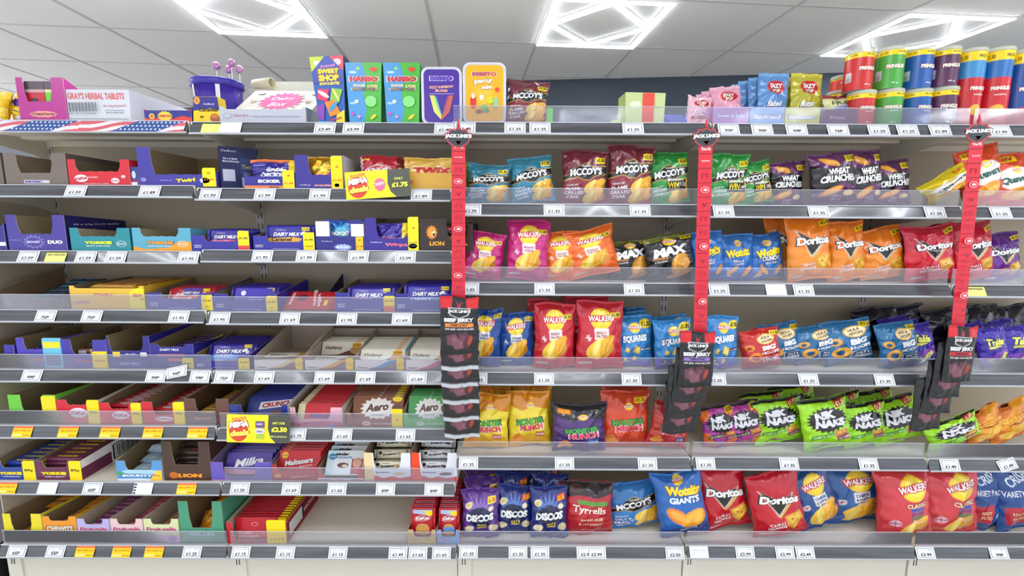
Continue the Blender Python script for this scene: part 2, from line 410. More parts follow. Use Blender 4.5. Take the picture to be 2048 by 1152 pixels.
def led_panel(i, j, label, first=[None]):
    cx, cy = G(i + 0.5, j + 0.5); z = CEIL_Z - 0.012
    if first[0]: o = copy_tree(first[0])
    else:
        o = empty('hexagon_ceiling_light'); h = TS * 0.5 - 0.004; hy = h * 1.04; w = 0.016
        mb = MB(); mb.box((-h - .014, -hy - .014, 0.010), (-h + .002, hy + .014, 0.0115), 'white'); mb.box((h - .002, -hy - .014, 0.010), (h + .014, hy + .014, 0.0115), 'white')
        mb.box((-h + .002, -hy - .014, 0.010), (h - .002, -hy + .002, 0.0115), 'white'); mb.box((-h + .002, hy - .002, 0.010), (h - .002, hy + .014, 0.0115), 'white')
        mb.build('frame', 'enamel', o)
        def tube(p, q):
            d = Vector(q) - Vector(p); L = d.length; d.normalize(); n = Vector((-d.y, d.x)) * w
            m = MB(); pts = [Vector(p) - n, Vector(q) - n, Vector(q) + n, Vector(p) + n]
            m.add([(a.x, a.y, -0.0015) for a in pts] + [(a.x, a.y, -0.0005) for a in pts], [(3, 2, 1, 0), (4, 5, 6, 7), (0, 1, 5, 4), (1, 2, 6, 5), (2, 3, 7, 6), (3, 0, 4, 7)], 'white')
            m.build('tube', 'led', o)
            m = MB(); m.add([(a.x, a.y, 0.000) for a in pts] + [(a.x, a.y, 0.0105) for a in pts], [(3, 2, 1, 0), (4, 5, 6, 7), (0, 1, 5, 4), (1, 2, 6, 5), (2, 3, 7, 6), (3, 0, 4, 7)], 'white')
            m.build('tube_housing', 'enamel', o)
        a = h - w; b = hy - w
        for p, q in (((-a - w, -b), (a + w, -b)), ((-a - w, b), (a + w, b)), ((-a, -b + w), (-a, b - w)), ((a, -b + w), (a, b - w)), ((0, -b + w), (a - w, 0)), ((a - w, 0), (0, b - w)), ((0, b - w), (-a + w, 0)), ((-a + w, 0), (0, -b + w))):
            tube(p, q)
        first[0] = o
    o.location = (cx, cy, z); o.rotation_euler = (0, 0, TH)
    if label: tag(o, label, 'ceiling light', 'glowing white ceiling lights over the aisle')
    return o
led_panel(0, -1, 'bright white square ceiling light with inner diamond, nearest the middle of the picture')
led_panel(-3, -1, 'bright white square ceiling light with inner diamond above the white carton and lollipop tub')
led_panel(3, -1, 'bright white square ceiling light with inner diamond partly hidden by the crisp tubes')
k = 0
for j in (-4, -7):
    for i in (-6, -3, 0, 3, 6):
        o = led_panel(i, j, None); tag(o, 'bright white square ceiling light over the aisle behind the viewer', 'ceiling light', 'ceiling lights outside the picture'); k += 1
for i in (-6, 6):
    o = led_panel(i, -1, None); tag(o, 'bright white square ceiling light over the aisle beyond the picture edge', 'ceiling light', 'ceiling lights beside the picture')

# ================================================================ SHELVING
DEPTH = 0.45
XB = [-2.235, -1.237, -0.236, 0.764, 1.764, 2.77]
CXPX = [200, 650, 1150, 1600, 1950]
PXT = [[243, 372, 503, 621, 740, 852, 964, 1090], [247, 379, 502, 626, 743, 857, 965, 1092],
       [247, 410, 567, 746, 914, 1092], [250, 413, 569, 747, 915, 1092], [252, 415, 571, 748, 918, 1093]]
ZS = [[P(CXPX[b], y, 0).z for y in PXT[b]] for b in range(5)]
RISER = [[0, 0, 0, 1, 1, 1, 0, 1], [0, 0, 0, 1, 1, 1, 1, 1], [1] * 6, [1] * 6, [1] * 6]
RB, RH = 0.022, 0.042            # rail leans back: bottom edge RB in front of the top edge
RAILN = Vector((0, -RH, RB)).normalized()
BAYW = ['left end', 'second', 'third', 'fourth', 'right end']
ORD = ['top', 'second', 'third', 'fourth', 'fifth', 'sixth', 'seventh', 'lowest']
def shelf_name(b, r): n = len(ZS[b]); return 'top' if r == 0 else ('lowest' if r == n - 1 else ORD[r])
def shelf(b, r):
    x0, x1, z = XB[b] + 0.003, XB[b + 1] - 0.003, ZS[b][r]; n = len(ZS[b])
    root = empty('metal_shelf', ((x0 + x1) / 2, 0, z)); h = (x1 - x0) / 2
    mb = MB(); mb.box((-h, 0.0, -0.006), (h, DEPTH, 0), 'cream'); mb.box((-h, 0.0, -0.034), (h, 0.004, -0.006), 'cream'); mb.box((-h, DEPTH - 0.004, -0.03), (h, DEPTH, -0.006), 'cream')
    if r < n - 1: mb.box((-h + 0.03, 0.15, -0.018), (h - 0.03, 0.19, -0.006), 'cream'); mb.box((-h + 0.03, 0.30, -0.018), (h - 0.03, 0.34, -0.006), 'cream')
    mb.build('shelf_board', 'shelf_enamel', root)
    m = MB(); t = 0.003
    prof = [(-0.001, 0.0), (-RB, -RH), (-RB - 0.003, -RH + 0.0), (-RB - 0.003, -RH + 0.003), (-0.004, 0.0)]
    m.prism([(-0.0005, 0.001), (-0.0005, -RH - 0.001), (-RB, -RH - 0.001), (-0.003, 0.001)], 'x', -h + .002, h - .002, 'grey')
    m.build('ticket_rail', 'rail', root)
    m = MB(); m.prism([(-0.0005, 0.004), (-0.0005, 0.0012), (-0.007, 0.0012), (-0.007, 0.004)], 'x', -h + .002, h - .002, 'c9ccd2')
    m.prism([(-RB + 0.002, -RH - 0.001), (-RB + 0.002, -RH - 0.004), (-RB - 0.004, -RH - 0.004), (-RB - 0.004, -RH + 0.003), (-RB - 0.002, -RH + 0.003)], 'x', -h + .002, h - .002, 'b4b8bf')
    m.build('rail_lip', 'plastic', root)
    if r < n - 1:
        for sx in (-1, 1):
            m = MB(); a = sx * h - (0.003 if sx > 0 else 0)
            m.prism([(0.012, -0.007), (0.012, -0.028), (DEPTH - 0.09, -0.075), (DEPTH, -0.105), (DEPTH, -0.007)], 'x', a, a + 0.003, 'd8d4c8')
            m.build('bracket', 'enamel', root)
        for sx in (-1, 1):
            m = MB(); m.box((sx * h - 0.0055, -0.006, -RH + 0.004), (sx * h + 0.0025 * 0, 0.010, 0.0008), 'e2ddce') if sx > 0 else m.box((sx * h, -0.006, -RH + 0.004), (sx * h + 0.0055, 0.010, 0.0008), 'e2ddce')
            m.build('end_clip', 'enamel', root)
    if RISER[b][r]:
        xa = -h + 0.005 if not (b == 4 and r == 0) else -h + .005
        m = MB(); m.box((xa, 0.004, 0.0045), (h - 0.005, 0.0058, 0.064), 'white'); ro = m.build('riser', 'acrylic', root)
        m = MB(); m.box((xa, 0.0036, 0.064), (h - 0.005, 0.0062, 0.0655), 'white'); m.box((xa, 0.0036, 0.004), (h - 0.005, 0.0085, 0.0055), 'white'); m.build('riser_edge', 'acrylic_edge', ro); ro['label'] = 'clear plastic shelf riser'
    nm = {0: 'top shelf', n - 1: 'lowest deep shelf'}.get(r, ORD[r] + ' shelf from the top')
    tag(root, f'cream metal {nm} with grey ticket rail in the {BAYW[b]} bay', 'shelf', 'gondola shelves')
for b in range(5):
    for r in range(len(ZS[b])): shelf(b, r)
mb = MB(); mb.box((-.25, 0, 0.001), (.25, .5, .2), '18181c'); mb.box((-.235, .015, .2), (.235, .485, .212), '101014'); o = mb.build('low_stand', 'dark_plastic'); o.location = (XB[0] - .28, .0, 0); tag(o, 'black low stand on the floor at the left end of the shelving', 'stand')  # added block, keeps the floor corner left of the shelving dark
# clear risers also stand along the top shelf from the yellow sweet tub on
ZB0 = min(ZS[2][-1], ZS[1][-1])
for b in range(5):
    x0, x1 = XB[b], XB[b + 1]; n = len(ZS[b]); root = empty('shelving_bay', ((x0 + x1) / 2, 0, 0)); h = (x1 - x0) / 2
    top = ZS[b][0] + 0.02
    mb = MB(); mb.box((-h + .0215, DEPTH + 0.003, 0.16), (h - .0215, DEPTH + 0.018, top), 'white')
    for q in range(1, 5):
        zq = 0.16 + (top - 0.16) * q / 5
        mb.box((-h + .022, DEPTH + 0.0022, zq - 0.001), (h - .022, DEPTH + 0.003, zq + 0.001), 'white')
    mb.build('back_panel', 'back_enamel', root)
    mb = MB(); xs = (-h,) if b < 4 else (-h, h)
    for sx in xs:
        mb2 = MB(); mb2.box((sx - 0.02, DEPTH + 0.002, 0.0), (sx + 0.02, DEPTH + 0.05, top), 'cfcbc2')
        zz = 0.3
        while zz < top - 0.05:
            mb2.box((sx - 0.0115, DEPTH + 0.0012, zz), (sx - 0.0075, DEPTH + 0.002, zz + 0.028), '222222'); mb2.box((sx + 0.0075, DEPTH + 0.0012, zz), (sx + 0.0115, DEPTH + 0.002, zz + 0.028), '222222'); zz += 0.05
        mb2.build('upright', 'enamel', root)
    zp = ZS[b][-1] - 0.045
    mb = MB(); mb.box((-h + 0.002, 0.02, 0.02), (h - 0.002, 0.032, zp), 'white'); mb.build('plinth_panel', 'plinth_enamel', root)
    mb = MB(); mb.box((-h - 0.0, 0.033, 0.0), (-h + 0.03, DEPTH, zp - 0.01), 'd9d4c4'); mb.build('base_leg', 'enamel', root)
    if b == 0:
        m = MB(); m.box((-h - 0.004, 0.03, 0.02), (-h + 0.001, DEPTH + 0.002, ZS[0][1]), 'b3aaa0'); m.build('end_panel', 'back_enamel', root)
    for sx in ((-h, h) if b == 4 else (-h,)):
        m = MB(); m.box((sx + 0.002, 0.012, 0.02), (sx + 0.062, 0.02, zp - 0.003), 'd9d5c6')
        for q in (0.020, 0.032): m.box((sx + q, 0.0112, zp - 0.058), (sx + q + 0.0035, 0.012, zp - 0.014), '1c1c1c')
        m.build('slotted_foot', 'enamel', root)
    tag(root, f'cream metal back panel, uprights and base panel of the {BAYW[b]} shelving bay', 'shelving', 'shelving bays')

# ================================================================ tickets and rail cards
PROD = {}          # (bay,row) -> list of (x, short phrase)
def bay_of(x):
    for b in range(5):
        if XB[b] <= x < XB[b + 1]: return b
    return 0 if x < 0 else 4
LBL = {}
def uniq(s):
    LBL[s] = LBL.get(s, 0) + 1
    return LBL[s]
TICKETS = []
def ticket(b, r, px, s, kind='w', dx=0, lift=0, tilt=0): TICKETS.append((b, r, px, s, kind, lift, tilt))
def build_tickets():
    seen = {}
    for (b, r, px, s, kind, lift, tilt) in TICKETS:
        py = PXT[b][r] + 11; p = P(px, py, -RB / 2 - 0.004); z = ZS[b][r]
        # rail plane point at half height
        w2, h2 = 0.0405, 0.0225
        upv = Vector((0, RB, RH)).normalized()
        c = Vector((p.x, -RB / 2 - 0.0028, z - RH / 2)) + upv * lift + RAILN * (0.0026 + 0.0012 * seen.get((b, r, px // 60), 0))
        seen[(b, r, px // 60)] = seen.get((b, r, px // 60), 0) + 1
        if kind == 'y': base = 'ffd21a'; ops = [('r', -1, .62, 1, 1, 'ef7a4a'), ('t', s or 'ANY 2 FOR £1.65', 0, .22, 1.7, .3, 'c0501c'), ('r', -.9, -.8, .1, -.35, 'fbe27a'), ('t', 'PM 89P EACH', .55, -.65, .7, .18, 'b06a1c')]
        elif kind == 'p': base = 'e8e884'; ops = [('r', -1, .75, 1, 1, '4a4a20'), ('t', s, 0, .35, 1.7, .34, '3a3a20')]
        elif kind == 'b': base = 'eef0f4'; ops = []
        elif kind == 'h': base = 'eceef4'; ops = [('t', 'walkers crispy', 0, .3, 1.5, .3, '9aa4c0', 0, .3, None, 0), ('t', 'only', -.6, -.3, .4, .22, '9aa4c0', 0, .3, None, 0)]
        elif kind == 'd': base = 'eef0f4'; ops = [('r', -.95, -.9, -.7, -.65, 'black'), ('r', -.95, -.4, -.7, -.15, 'black'), ('r', -.95, .1, -.7, .35, 'black'), ('r', -.95, .6, -.7, .85, 'black')]
        else:
            base = 'f4f5f7'; ops = [('r', -.86, -.8, .86, .84, '5a6470'), ('r', -.81, -.72, .81, .76, 'f4f5f7'), ('t', 'CRISPS SHARING', -.35, .5, .7, .16, 'a9adb5', 0, 0, None, 0), ('t', 'SHELF EDGE', -.35, .22, .6, .14, 'b9bcc3', 0, 0, None, 0), ('t', '50221', .45, .5, .5, .18, '8a8f98', 0, 0, None, .01)]
            ww = {3: .8, 4: .95, 5: 1.15}.get(len(s), 1.15)
            ops.append(('t', s, 0, -.3, ww, .56, '33363c', 0, 0, None, .025))
        mb = MB(); q = rad(tilt); rv = Vector((math.cos(q), 0, 0)) + upv * math.sin(q); rv.normalize(); uv = upv * math.cos(q) - Vector((1, 0, 0)) * math.sin(q)
        flat_face(mb, (0, 0, 0), rv * w2, uv * h2, base, ops, 0.00022)
        n = rv.cross(uv); mb2 = [(-1, -1), (1, -1), (1, 1), (-1, 1)]
        mb.add([tuple(rv * w2 * x + uv * h2 * y - n * 0.0008) for x, y in mb2], [(3, 2, 1, 0)], base)
        o = mb.build('price_ticket', 'paper'); o.location = c
        lst = PROD.get((b, r), []); near = min(lst, key=lambda t: abs(t[0] - p.x))[1] if lst else 'shelf edge'
        kn = {'w': f'white price ticket {s}', 'y': 'yellow and orange offer ticket', 'p': 'pale yellow offer ticket', 'b': 'blank white ticket', 'h': 'handwritten white note', 'd': 'white card with black dashes'}[kind]
        lab = f'{kn} on the rail under the {near}'
        near = ' '.join(near.split(',')[0].split()[:6])
        if len(lab.split()) > 12: lab = f'{kn} under the {near}'
        k = uniq(lab)
        if k > 1: lab = lab + (', further right' if k == 2 else ', furthest right')
        tag(o, lab, 'price ticket', 'price tickets on the shelf rails')
# ================================================================ printed artwork
def chip(cx, cy, s, c='chip', d='chipd', asp=0.6):
    return [('e', cx + .12 * s, cy - .06 * s, .62 * s, .46 * s * asp, d, 12), ('e', cx - .1 * s, cy, .6 * s, .5 * s * asp, c, 18), ('e', cx + .25 * s, cy + .16 * s, .5 * s, .34 * s * asp, 'f2b52c', 30),
            ('e', cx - .2 * s, cy + .05 * s, .36 * s, .2 * s * asp, 'fbe27a', 60), ('p', [(cx - .05 * s, cy - .35 * s * asp), (cx + .02 * s, cy - .35 * s * asp), (cx + .12 * s, cy + .3 * s * asp), (cx + .06 * s, cy + .3 * s * asp)], 'd9962a'),
            ('p', [(cx + .2 * s, cy - .25 * s * asp), (cx + .26 * s, cy - .25 * s * asp), (cx + .36 * s, cy + .3 * s * asp), (cx + .3 * s, cy + .3 * s * asp)], 'd9962a')]
def flash(x, y, s='£1.35', w=.5, h=.2, bg='ffe100', fg='20180a', rot=0):
    r = rad(rot); P4 = [(x + a * w / 2 * math.cos(r) - b * h / 2 * math.sin(r), y + a * w / 2 * math.sin(r) + b * h / 2 * math.cos(r)) for a, b in ((-1, -1), (1, -1), (1, 1), (-1, 1))]
    return [('p', P4, bg), ('t', s, x, y, w * .8, h * .62, fg, rot, 0, None, .03)]
def walkers_logo(cx, cy, s, rot=0, band='d01c28'):
    r = rad(rot)
    def q(a, b): return (cx + (a * math.cos(r) - b * math.sin(r)) * s, cy + (a * math.sin(r) + b * math.cos(r)) * s * .62)
    return [('e', cx, cy, .5 * s, .33 * s, 'ffd81f'), ('e', cx + .05 * s, cy + .04 * s, .38 * s, .23 * s, 'ffe450'), ('p', [q(-.58, -.14), q(.58, -.14), q(.62, .2), q(-.62, .2)], band),
            ('t', 'WALKERS', cx + .0 * s, cy + .02 * s, 1.16 * s, .17 * s, 'white', rot * .8, .12, None, .035)]
def traffic(x=-.6, y=-.82): return [('p', [(x - .28, y - .035), (x + .28, y - .02), (x + .28, y + .045), (x - .28, y + .03)], 'c8ccd0')] + [('r', x - .25 + i * .11, y - .01, x - .18 + i * .11, y + .02, c) for i, c in enumerate(('8fb84a', 'd9a03a', 'c86a4a', '8fb84a', '8fb84a'))]
def A_mccoys(main, band, f1, f2, f3='', win=False, price=True, chipc='chip', dark=None):
    o = [('p', [(-1, -1), (1, -1), (1, -.2), (.2, .05), (-1, -.22)], dark or main), ('p', [(-1, .02), (-.45, .12), (-.3, .38), (.05, .5), (.35, .36), (1, .44), (1, .12), (.4, -.02), (.2, -.16), (-.1, -.16), (-.35, -.06), (-1, -.18)], 'c9a24a'),
         ('p', [(-1, -.0), (-.47, .09), (-.32, .35), (.05, .47), (.33, .33), (1, .41), (1, .15), (.38, .01), (.2, -.13), (-.1, -.13), (-.35, -.03), (-1, -.15)], '16161a')]
    o += chip(.45, -.38, .72, chipc) + chip(.4, -.72, .66, chipc)
    o += [('t', 'THE REAL', .02, .36, .42, .055, 'white', 4), ('t', "MCCOY'S", .02, .16, 1.45, .27, 'white', 5, .1, '000000', .045)]
    o += [('t', 'RIDGE CUT', -.55, -.33, .5, .06, 'white', 5), ('t', f1, -.5, -.46, .66, .1, 'white', 5), ('t', f2, -.46, -.6, .8, .1, 'white', 5)]
    if f3: o += [('t', f3, -.5, -.74, .55, .1, 'white', 5)]
    if price: o += flash(.68, .6, '£1.35', .42, .22, rot=4)
    if win: o += [('r', -.15, -.5, .8, -.08, '2a2a20'), ('r', -.08, -.14, .7, -.06, 'd8d8c0'), ('t', 'WIN', .15, -.3, .55, .22, 'ffe100', 0, .1), ('t', 'CASH', .66, -.3, .28, .15, 'white')]
    return main, o
def A_wheat():
    o = [('p', [(-1, .55), (-.3, .3), (.2, .5), (1, .3), (1, -.3), (.4, -.12), (-.3, -.3), (-1, -.25)], '121014'), ('p', [(-1, -.55), (-.2, -.45), (.1, -.2), (.8, -.35), (1, -.3), (1, .1), (-1, .2)], '121014'), ('e', -.25, .62, .42, .13, 'e09030', -20), ('e', -.25, .64, .32, .08, 'f0b050', -20), ('e', -.25, -.52, .5, .14, 'd88428', 15), ('e', -.22, -.5, .38, .09, 'f0b050', 15), ('e', .5, -.62, .22, .1, 'e8c890', 0)]
    o += [('t', 'WHEAT', .1, .22, .95, .24, 'white', 1, .1, '000000', .05), ('t', 'CRUNCHIES', .06, -.06, 1.5, .26, 'white', 1, .1, '000000', .05), ('t', 'CRISPY', .0, -.72, .5, .09, 'c8a0d0'), ('t', 'BACON', .0, -.83, .5, .09, 'c8a0d0')]
    return '5a2258', o + flash(.7, .68, '£1.35', .4, .24)
def A_quavers(base, new=False, price=None):
    o = [('e', .0, .05, .85, .42, 'f4efe4'), ('e', 0, -.5, .6, .2, 'f0a020', 10), ('e', .2, -.58, .4, .14, 'f6c050', 10), ('t', 'Quavers', 0, .0, 1.35, .3, '0f5a50', 6, .1, None, .05)] + walkers_logo(.0, .36, .42)
    if new: o += flash(-.35, .78, 'NEW', .9, .22, fg='c02020')
    if price: o += flash(.6, .7, price, .5, .2, 'd05a20', 'ffe100')
    return base, o
def A_walkers(main, f1, f2, fc, price=True, x=0.0, logo=.95, chips=.8, pf=(.62, .6), big=False):
    o = walkers_logo(x, .48, logo, 4) + [('p', [(x - .3, .2), (x + .33, .2), (x + .36, -.12), (x - .27, -.12)], 'f4f1ea'), ('t', f1, x + .03, .08, .5, .08, fc), ('t', f2, x + .03, -.02, .5, .08, fc)]
    for a in (0, 45, 90, 135): o.append(('p', [(x - .55 + .12 * math.cos(rad(a)) - .02 * math.sin(rad(a)), -.08 + .09 * math.sin(rad(a))), (x - .55 + .12 * math.cos(rad(a)) + .02, -.06 + .09 * math.sin(rad(a))), (x - .55 - .12 * math.cos(rad(a)) + .02, -.06 - .09 * math.sin(rad(a))), (x - .55 - .12 * math.cos(rad(a)) - .02, -.1 - .09 * math.sin(rad(a)))], 'e8dcd8'))
    o += chip(x, -.38, chips * 1.1)
    if price: o += flash(pf[0], pf[1], '£1.35', .42, .15, rot=3)
    return main, o + traffic()
def A_max():
    o = [('e', .35, -.35, .38, .52, 'd8902a', -25), ('e', .38, -.3, .32, .46, 'f0b040', -25)] + [('p', [(.1 + i * .1, -.7), (.13 + i * .1, -.7), (.33 + i * .1, .05), (.3 + i * .1, .05)], 'c07818') for i in range(5)]
    o += [('e', .3, -.82, .5, .12, 'c88a4a', 10), ('p', [(-1, .75), (1, .9), (1, 1), (-1, 1)], '6a6a2a'), ('t', 'MAX', 0, .3, 1.4, .42, 'f4f4f4', 4, .12, None, .07), ('t', 'PAPRIKA', -.45, .0, .6, .12, 'e8902a', 4), ('t', 'STRONG', -.45, -.14, .5, .08, 'white', 4)] + walkers_logo(.0, .72, .46)
    return '1a1c20', o + flash(.7, .86, '£1.35', .45, .14)
def A_wotsits(t2='', d=False):
    o = [('p', [(-1, -1), (1, -1), (1, -.62), (-1, -.7)], '1a4c98'), ('e', .55, -.62, .3, .12, 'f0a030', 40), ('e', -.3, -.58, .35, .09, 'f6b040', -50 if d else 30), ('e', -.55, -.68, .22, .1, 'f0a030', 20)]
    o += [('t', 'Wotsits', 0, .16, 1.4, .36, 'ffe100', 8, .05, '1a2a50', .07)] + walkers_logo(0, .58, .42)
    if t2: o += [('t', t2, .1, -.1, 1.1, .2, 'white', 0, 0, '203a78', .04), ('t', 'REALLY CHEESY', .1, -.3, .7, .1, 'white')]
    else: o += [('r', -.4, -.38, .45, -.12, '2a6cc0'), ('t', 'REALLY', .02, -.19, .6, .09, 'white'), ('t', 'CHEESY', .02, -.31, .6, .09, 'white')]
    return '2f74c0', o + traffic()
def A_doritos(main, c2, f1, f2, txt='white', price=True, s=1.0, y=.22, pf=(.7, .74), trot=1):
    o = [('p', [(-1, .1), (1, -.25), (1, -1), (-1, -1)], c2), ('p', [(-.72, y + .36), (.0, y - .02), (.66, y + .12), (-.1, y - .5)], 'f2e8d8'), ('p', [(-.66, y + .33), (.0, y - .02), (.6, y + .1), (-.1, y - .45)], '17120f'), ('p', [(.72, y + .02), (.52, y - .02), (-.12, y - .5), (-.02, y - .54)], 'd8b060')]
    o += [('p', [(.12, -.3), (.75, -.2), (.85, -.5), (.45, -.78), (.2, -.6)], 'd8a030'), ('p', [(.2, -.34), (.7, -.26), (.74, -.5), (.46, -.7)], 'f0c040'), ('e', .4, -.42, .06, .04, 'c07018'), ('e', .58, -.5, .06, .03, 'c07018'), ('e', .5, -.32, .05, .03, 'e89020')]
    o += [('t', 'Doritos', .06, y, 1.5 * s, .24, 'white', trot, .06, '000000', .05), ('t', f1, -.2, -.5, .6, .09, txt, 4), ('t', f2, -.2, -.62, .7, .09, txt, 4), ('e', -.55, -.86, .3, .045, 'd8d0d0', 0)]
    if price: o += flash(pf[0], pf[1], '£1.35', .5, .15, rot=8)
    return main, o
def A_squares():
    o = [('p', [(-1, -1), (1, -1), (1, -.82), (-1, -.55)], '6a5ac0'), ('t', 'SQUARES', 0, .12, 1.35, .3, 'white', 4, .05, '0c3a70', .06)] + walkers_logo(0, .55, .6)
    for x, y, r in ((-.4, -.32, .15), (.1, -.3, .24), (.0, -.68, .15), (-.5, -.7, .1)): o += [('p', [(x - r, y - .4 * r), (x + .4 * r, y - r * .8), (x + r, y + .3 * r), (x - .3 * r, y + .8 * r)], 'e0b840'), ('p', [(x - r * .7, y - .3 * r), (x + .35 * r, y - r * .5), (x + r * .7, y + .2 * r), (x - .2 * r, y + .6 * r)], 'f6dc70')]
    o += [('r', .3, -.34, .98, -.22, '0c3a70'), ('t', 'SALT & VINEGAR', .64, -.28, .6, .07, 'white'), ('e', .6, .68, .33, .17, 'ffe100'), ('t', '£1.35', .62, .68, .5, .16, '20180a', 0, 0, None, .03)]
    return '2f86c8', o + traffic(-.5)
def A_hoops(main, dark, f1, f2, price=True, rim='f0b040'):
    o = [('p', [(-1, -1), (1, -1), (1, -.7), (-1, -.55)], dark)]
    for x, y, r in ((-.64, .1, .24), (-.42, -.4, .36)): o += [('e', x, y, r, r * .72, 'c87820'), ('e', x, y + .02, r * .94, r * .66, rim), ('e', x - .02, y, r * .5, r * .36, dark)]
    o += [('e', .2, .5, .48, .26, 'e8a820'), ('e', .2, .5, .43, .22, 'f6e6b0'), ('t', 'HULA', .16, .58, .5, .12, '6a3a10', 5), ('t', 'HOOPS', .22, .42, .58, .12, '6a3a10', 5)]
    o += [('t', 'BIG', .3, .06, .72, .26, 'white', 3, 0, None, .06), ('t', 'HOOPS', .36, -.2, .95, .14, 'white', 3, 0, None, .04), ('r', -.05, -.74, .9, -.38, 'dfe8ee'), ('r', -.02, -.72, .87, -.4, dark), ('t', f1, .42, -.49, .6, .1, 'white'), ('t', f2, .42, -.63, .7, .1, 'white')] if f2 else \
         [('t', 'BIG', .3, .06, .72, .26, 'white', 3, 0, None, .06), ('t', 'HOOPS', .36, -.2, .95, .14, 'white', 3, 0, None, .04), ('r', -.05, -.66, .9, -.42, 'f0dcd8'), ('r', -.02, -.64, .87, -.44, dark), ('t', f1, .42, -.54, .72, .12, 'white')]
    if price: o += flash(.72, .74, '£1.35', .5, .2, rot=-8)
    return main, o
def A_takis():
    o = [('noise', 4, '2a1a90', .6), ('p', [(-1, -.35), (1, -.1), (1, -.5), (-1, -.7)], '7a3ab0'), ('t', 'Takis', .0, .32, 1.1, .36, 'e8e85a', -8, .1, '1a1050', .05), ('r', -.5, .02, .3, .14, 'e0d84a'), ('e', .3, -.55, .4, .16, 'd8d860', 20), ('e', -.3, -.65, .35, .12, 'c8c8a0', -20), ('e', .1, -.75, .4, .1, 'e8e8c0', 10)]
    return '3a1ea0', o
def A_monster(base, top, face, tcol='3aa03a', price='£1.35', pbg='ffe100', pfg='8a2010', px=(.6, .72), low=None):
    o = [('p', [(-1, 1), (1, 1), (1, .35), (.3, .5), (-.3, .35), (-1, .55)], top)]
    if low: o += [('p', [(-1, -1), (1, -1), (1, -.6), (0, -.45), (-1, -.65)], low)]
    o += [('t', 'MONSTER', .08, -.02, 1.3, .22, tcol, 4, 0, '1a2a10', .06), ('t', 'MUNCH', .12, -.24, 1.1, .22, 'd8405a', 4, 0, 'f4e4e4', .06)]
    o += [('e', -.6, -.62, .2, .14, 'e08030', 20), ('e', -.42, -.7, .16, .1, 'f0a050', -10), ('e', -.7, -.75, .16, .08, 'f0a050', 10)]
    if face: o += [('r', .3, -.62, .7, -.42, face), ('t', 'ROAST BEEF', .5, -.52, .34, .08, 'white')]
    o += flash(px[0], px[1], price, .5, .18, pbg, pfg)
    return base, o + walkers_logo(.1, .52, .36)
def A_niknaks(base='9ede18', green=True):
    o = [] if green else [('noise', 5, 'e06a20', .2), ('noise', 7, '8a2a9a', .9)]
    o += [('b', .86, 1, '101408'), ('s', 0, .22, .88, .5, '0e0e10', 22, .82), ('t', 'NIK', -.1, .42, .85, .28, 'dedee4', 3, .1, None, .07), ('t', 'NAKS', .06, .1, 1.25, .3, 'dedee4', -1, .1, None, .07)]
    o += [('p', [(-.75, -.36), (.15, -.26), (.15, -.42), (-.75, -.52)], '2f8a2a' if green else '101010'), ('t', 'RIB N SAUCY' if not green else "SCAMPI 'N' LEMON", -.3, -.39, .8, .1, 'c8f0a0', 5), ('r', .2, -.5, .75, -.22, 'c8703a'), ('t', 'NOW', .47, -.3, .4, .11, 'f0e060'), ('r', .25, -.66, .85, -.46, '8a4060'), ('t', 'CRUNCHIER', .55, -.55, .5, .08, 'f0d0d0')]
    o += flash(.62, .78, '£1.35', .42, .24, 'b02818' if green else 'f0c020', 'f4e0a0' if green else '20180a', 10)
    return base, o + [('e', -.3, -.8, .4, .07, '98a088'), ('e', -.25, -.8, .1, .04, 'a04040')]
def A_cheetos(): return 'e07818', [('noise', 3, 'f0a020', .5), ('e', .3, -.3, .6, .26, 'f0b83a', 15), ('e', -.4, -.5, .4, .2, 'f6c850', -20), ('t', 'Cheetos', .1, .35, 1.3, .26, 'ffb010', -6, .1, '3a1808', .07), ('t', 'FLAMIN HOT', .1, .05, .7, .1, '5a2010', -6)]
def A_discos(main, f1, f2, pbg='ffe100', pfg='c03018'):
    o = [('p', [(-.3 + .0, .1)] + [(0 + math.cos(a) * (.95 if i % 2 else .55), .05 + math.sin(a) * (.8 if i % 2 else .4)) for i, a in enumerate(np.linspace(0.2, 2.9, 19))], '5a78c0' if main != '5a2a88' else '8a6ab8'), ('e', 0, -.05, .68, .42, '16204a'), ('e', -.62, .42, .22, .13, 'e8dca8', 20), ('e', -.6, .43, .14, .07, 'd0c080', 20), ('e', -.6, -.55, .26, .13, 'f0e4b8', 10), ('e', .7, -.5, .24, .15, 'e8dca8', -10), ('e', .6, .3, .14, .1, 'f0e4b8', 0)]
    o += [('t', 'DISCOS', 0, -.05, 1.5, .3, 'white', 4, .08, '0c1230', .06), ('t', f1, .1, -.34, .5, .08, 'ffe060', 6), ('t', f2, .1, -.44, .5, .08, 'ffe060', 6)]
    return main, o + flash(.62, .62, '£1.35', .42, .24, pbg, pfg, 10)
def A_tyrrells(): return 'b81c28', [('p', [(-1, 1), (1, 1), (1, .62), (.4, .5), (-.4, .6), (-1, .45)], '2a1c22'), ('e', -.5, .8, .25, .13, '4a2a2a'), ('e', .2, .8, .3, .14, '3c3438'), ('p', [(-.5, .45), (.75, .36), (.78, .2), (-.45, .3)], '5a9a3a'), ('t', 'Tyrrells', 0, .06, 1.4, .32, 'f4ece0', -6, .05, None, .015), ('t', 'sweet chilli', .1, -.26, .9, .11, 'e8c8a0', -2), ('t', '& red pepper', .05, -.44, 1.0, .13, 'e8c8a0', -2), ('t', 'hand cooked crisps', .1, -.66, .8, .06, 'e0a0a0')]
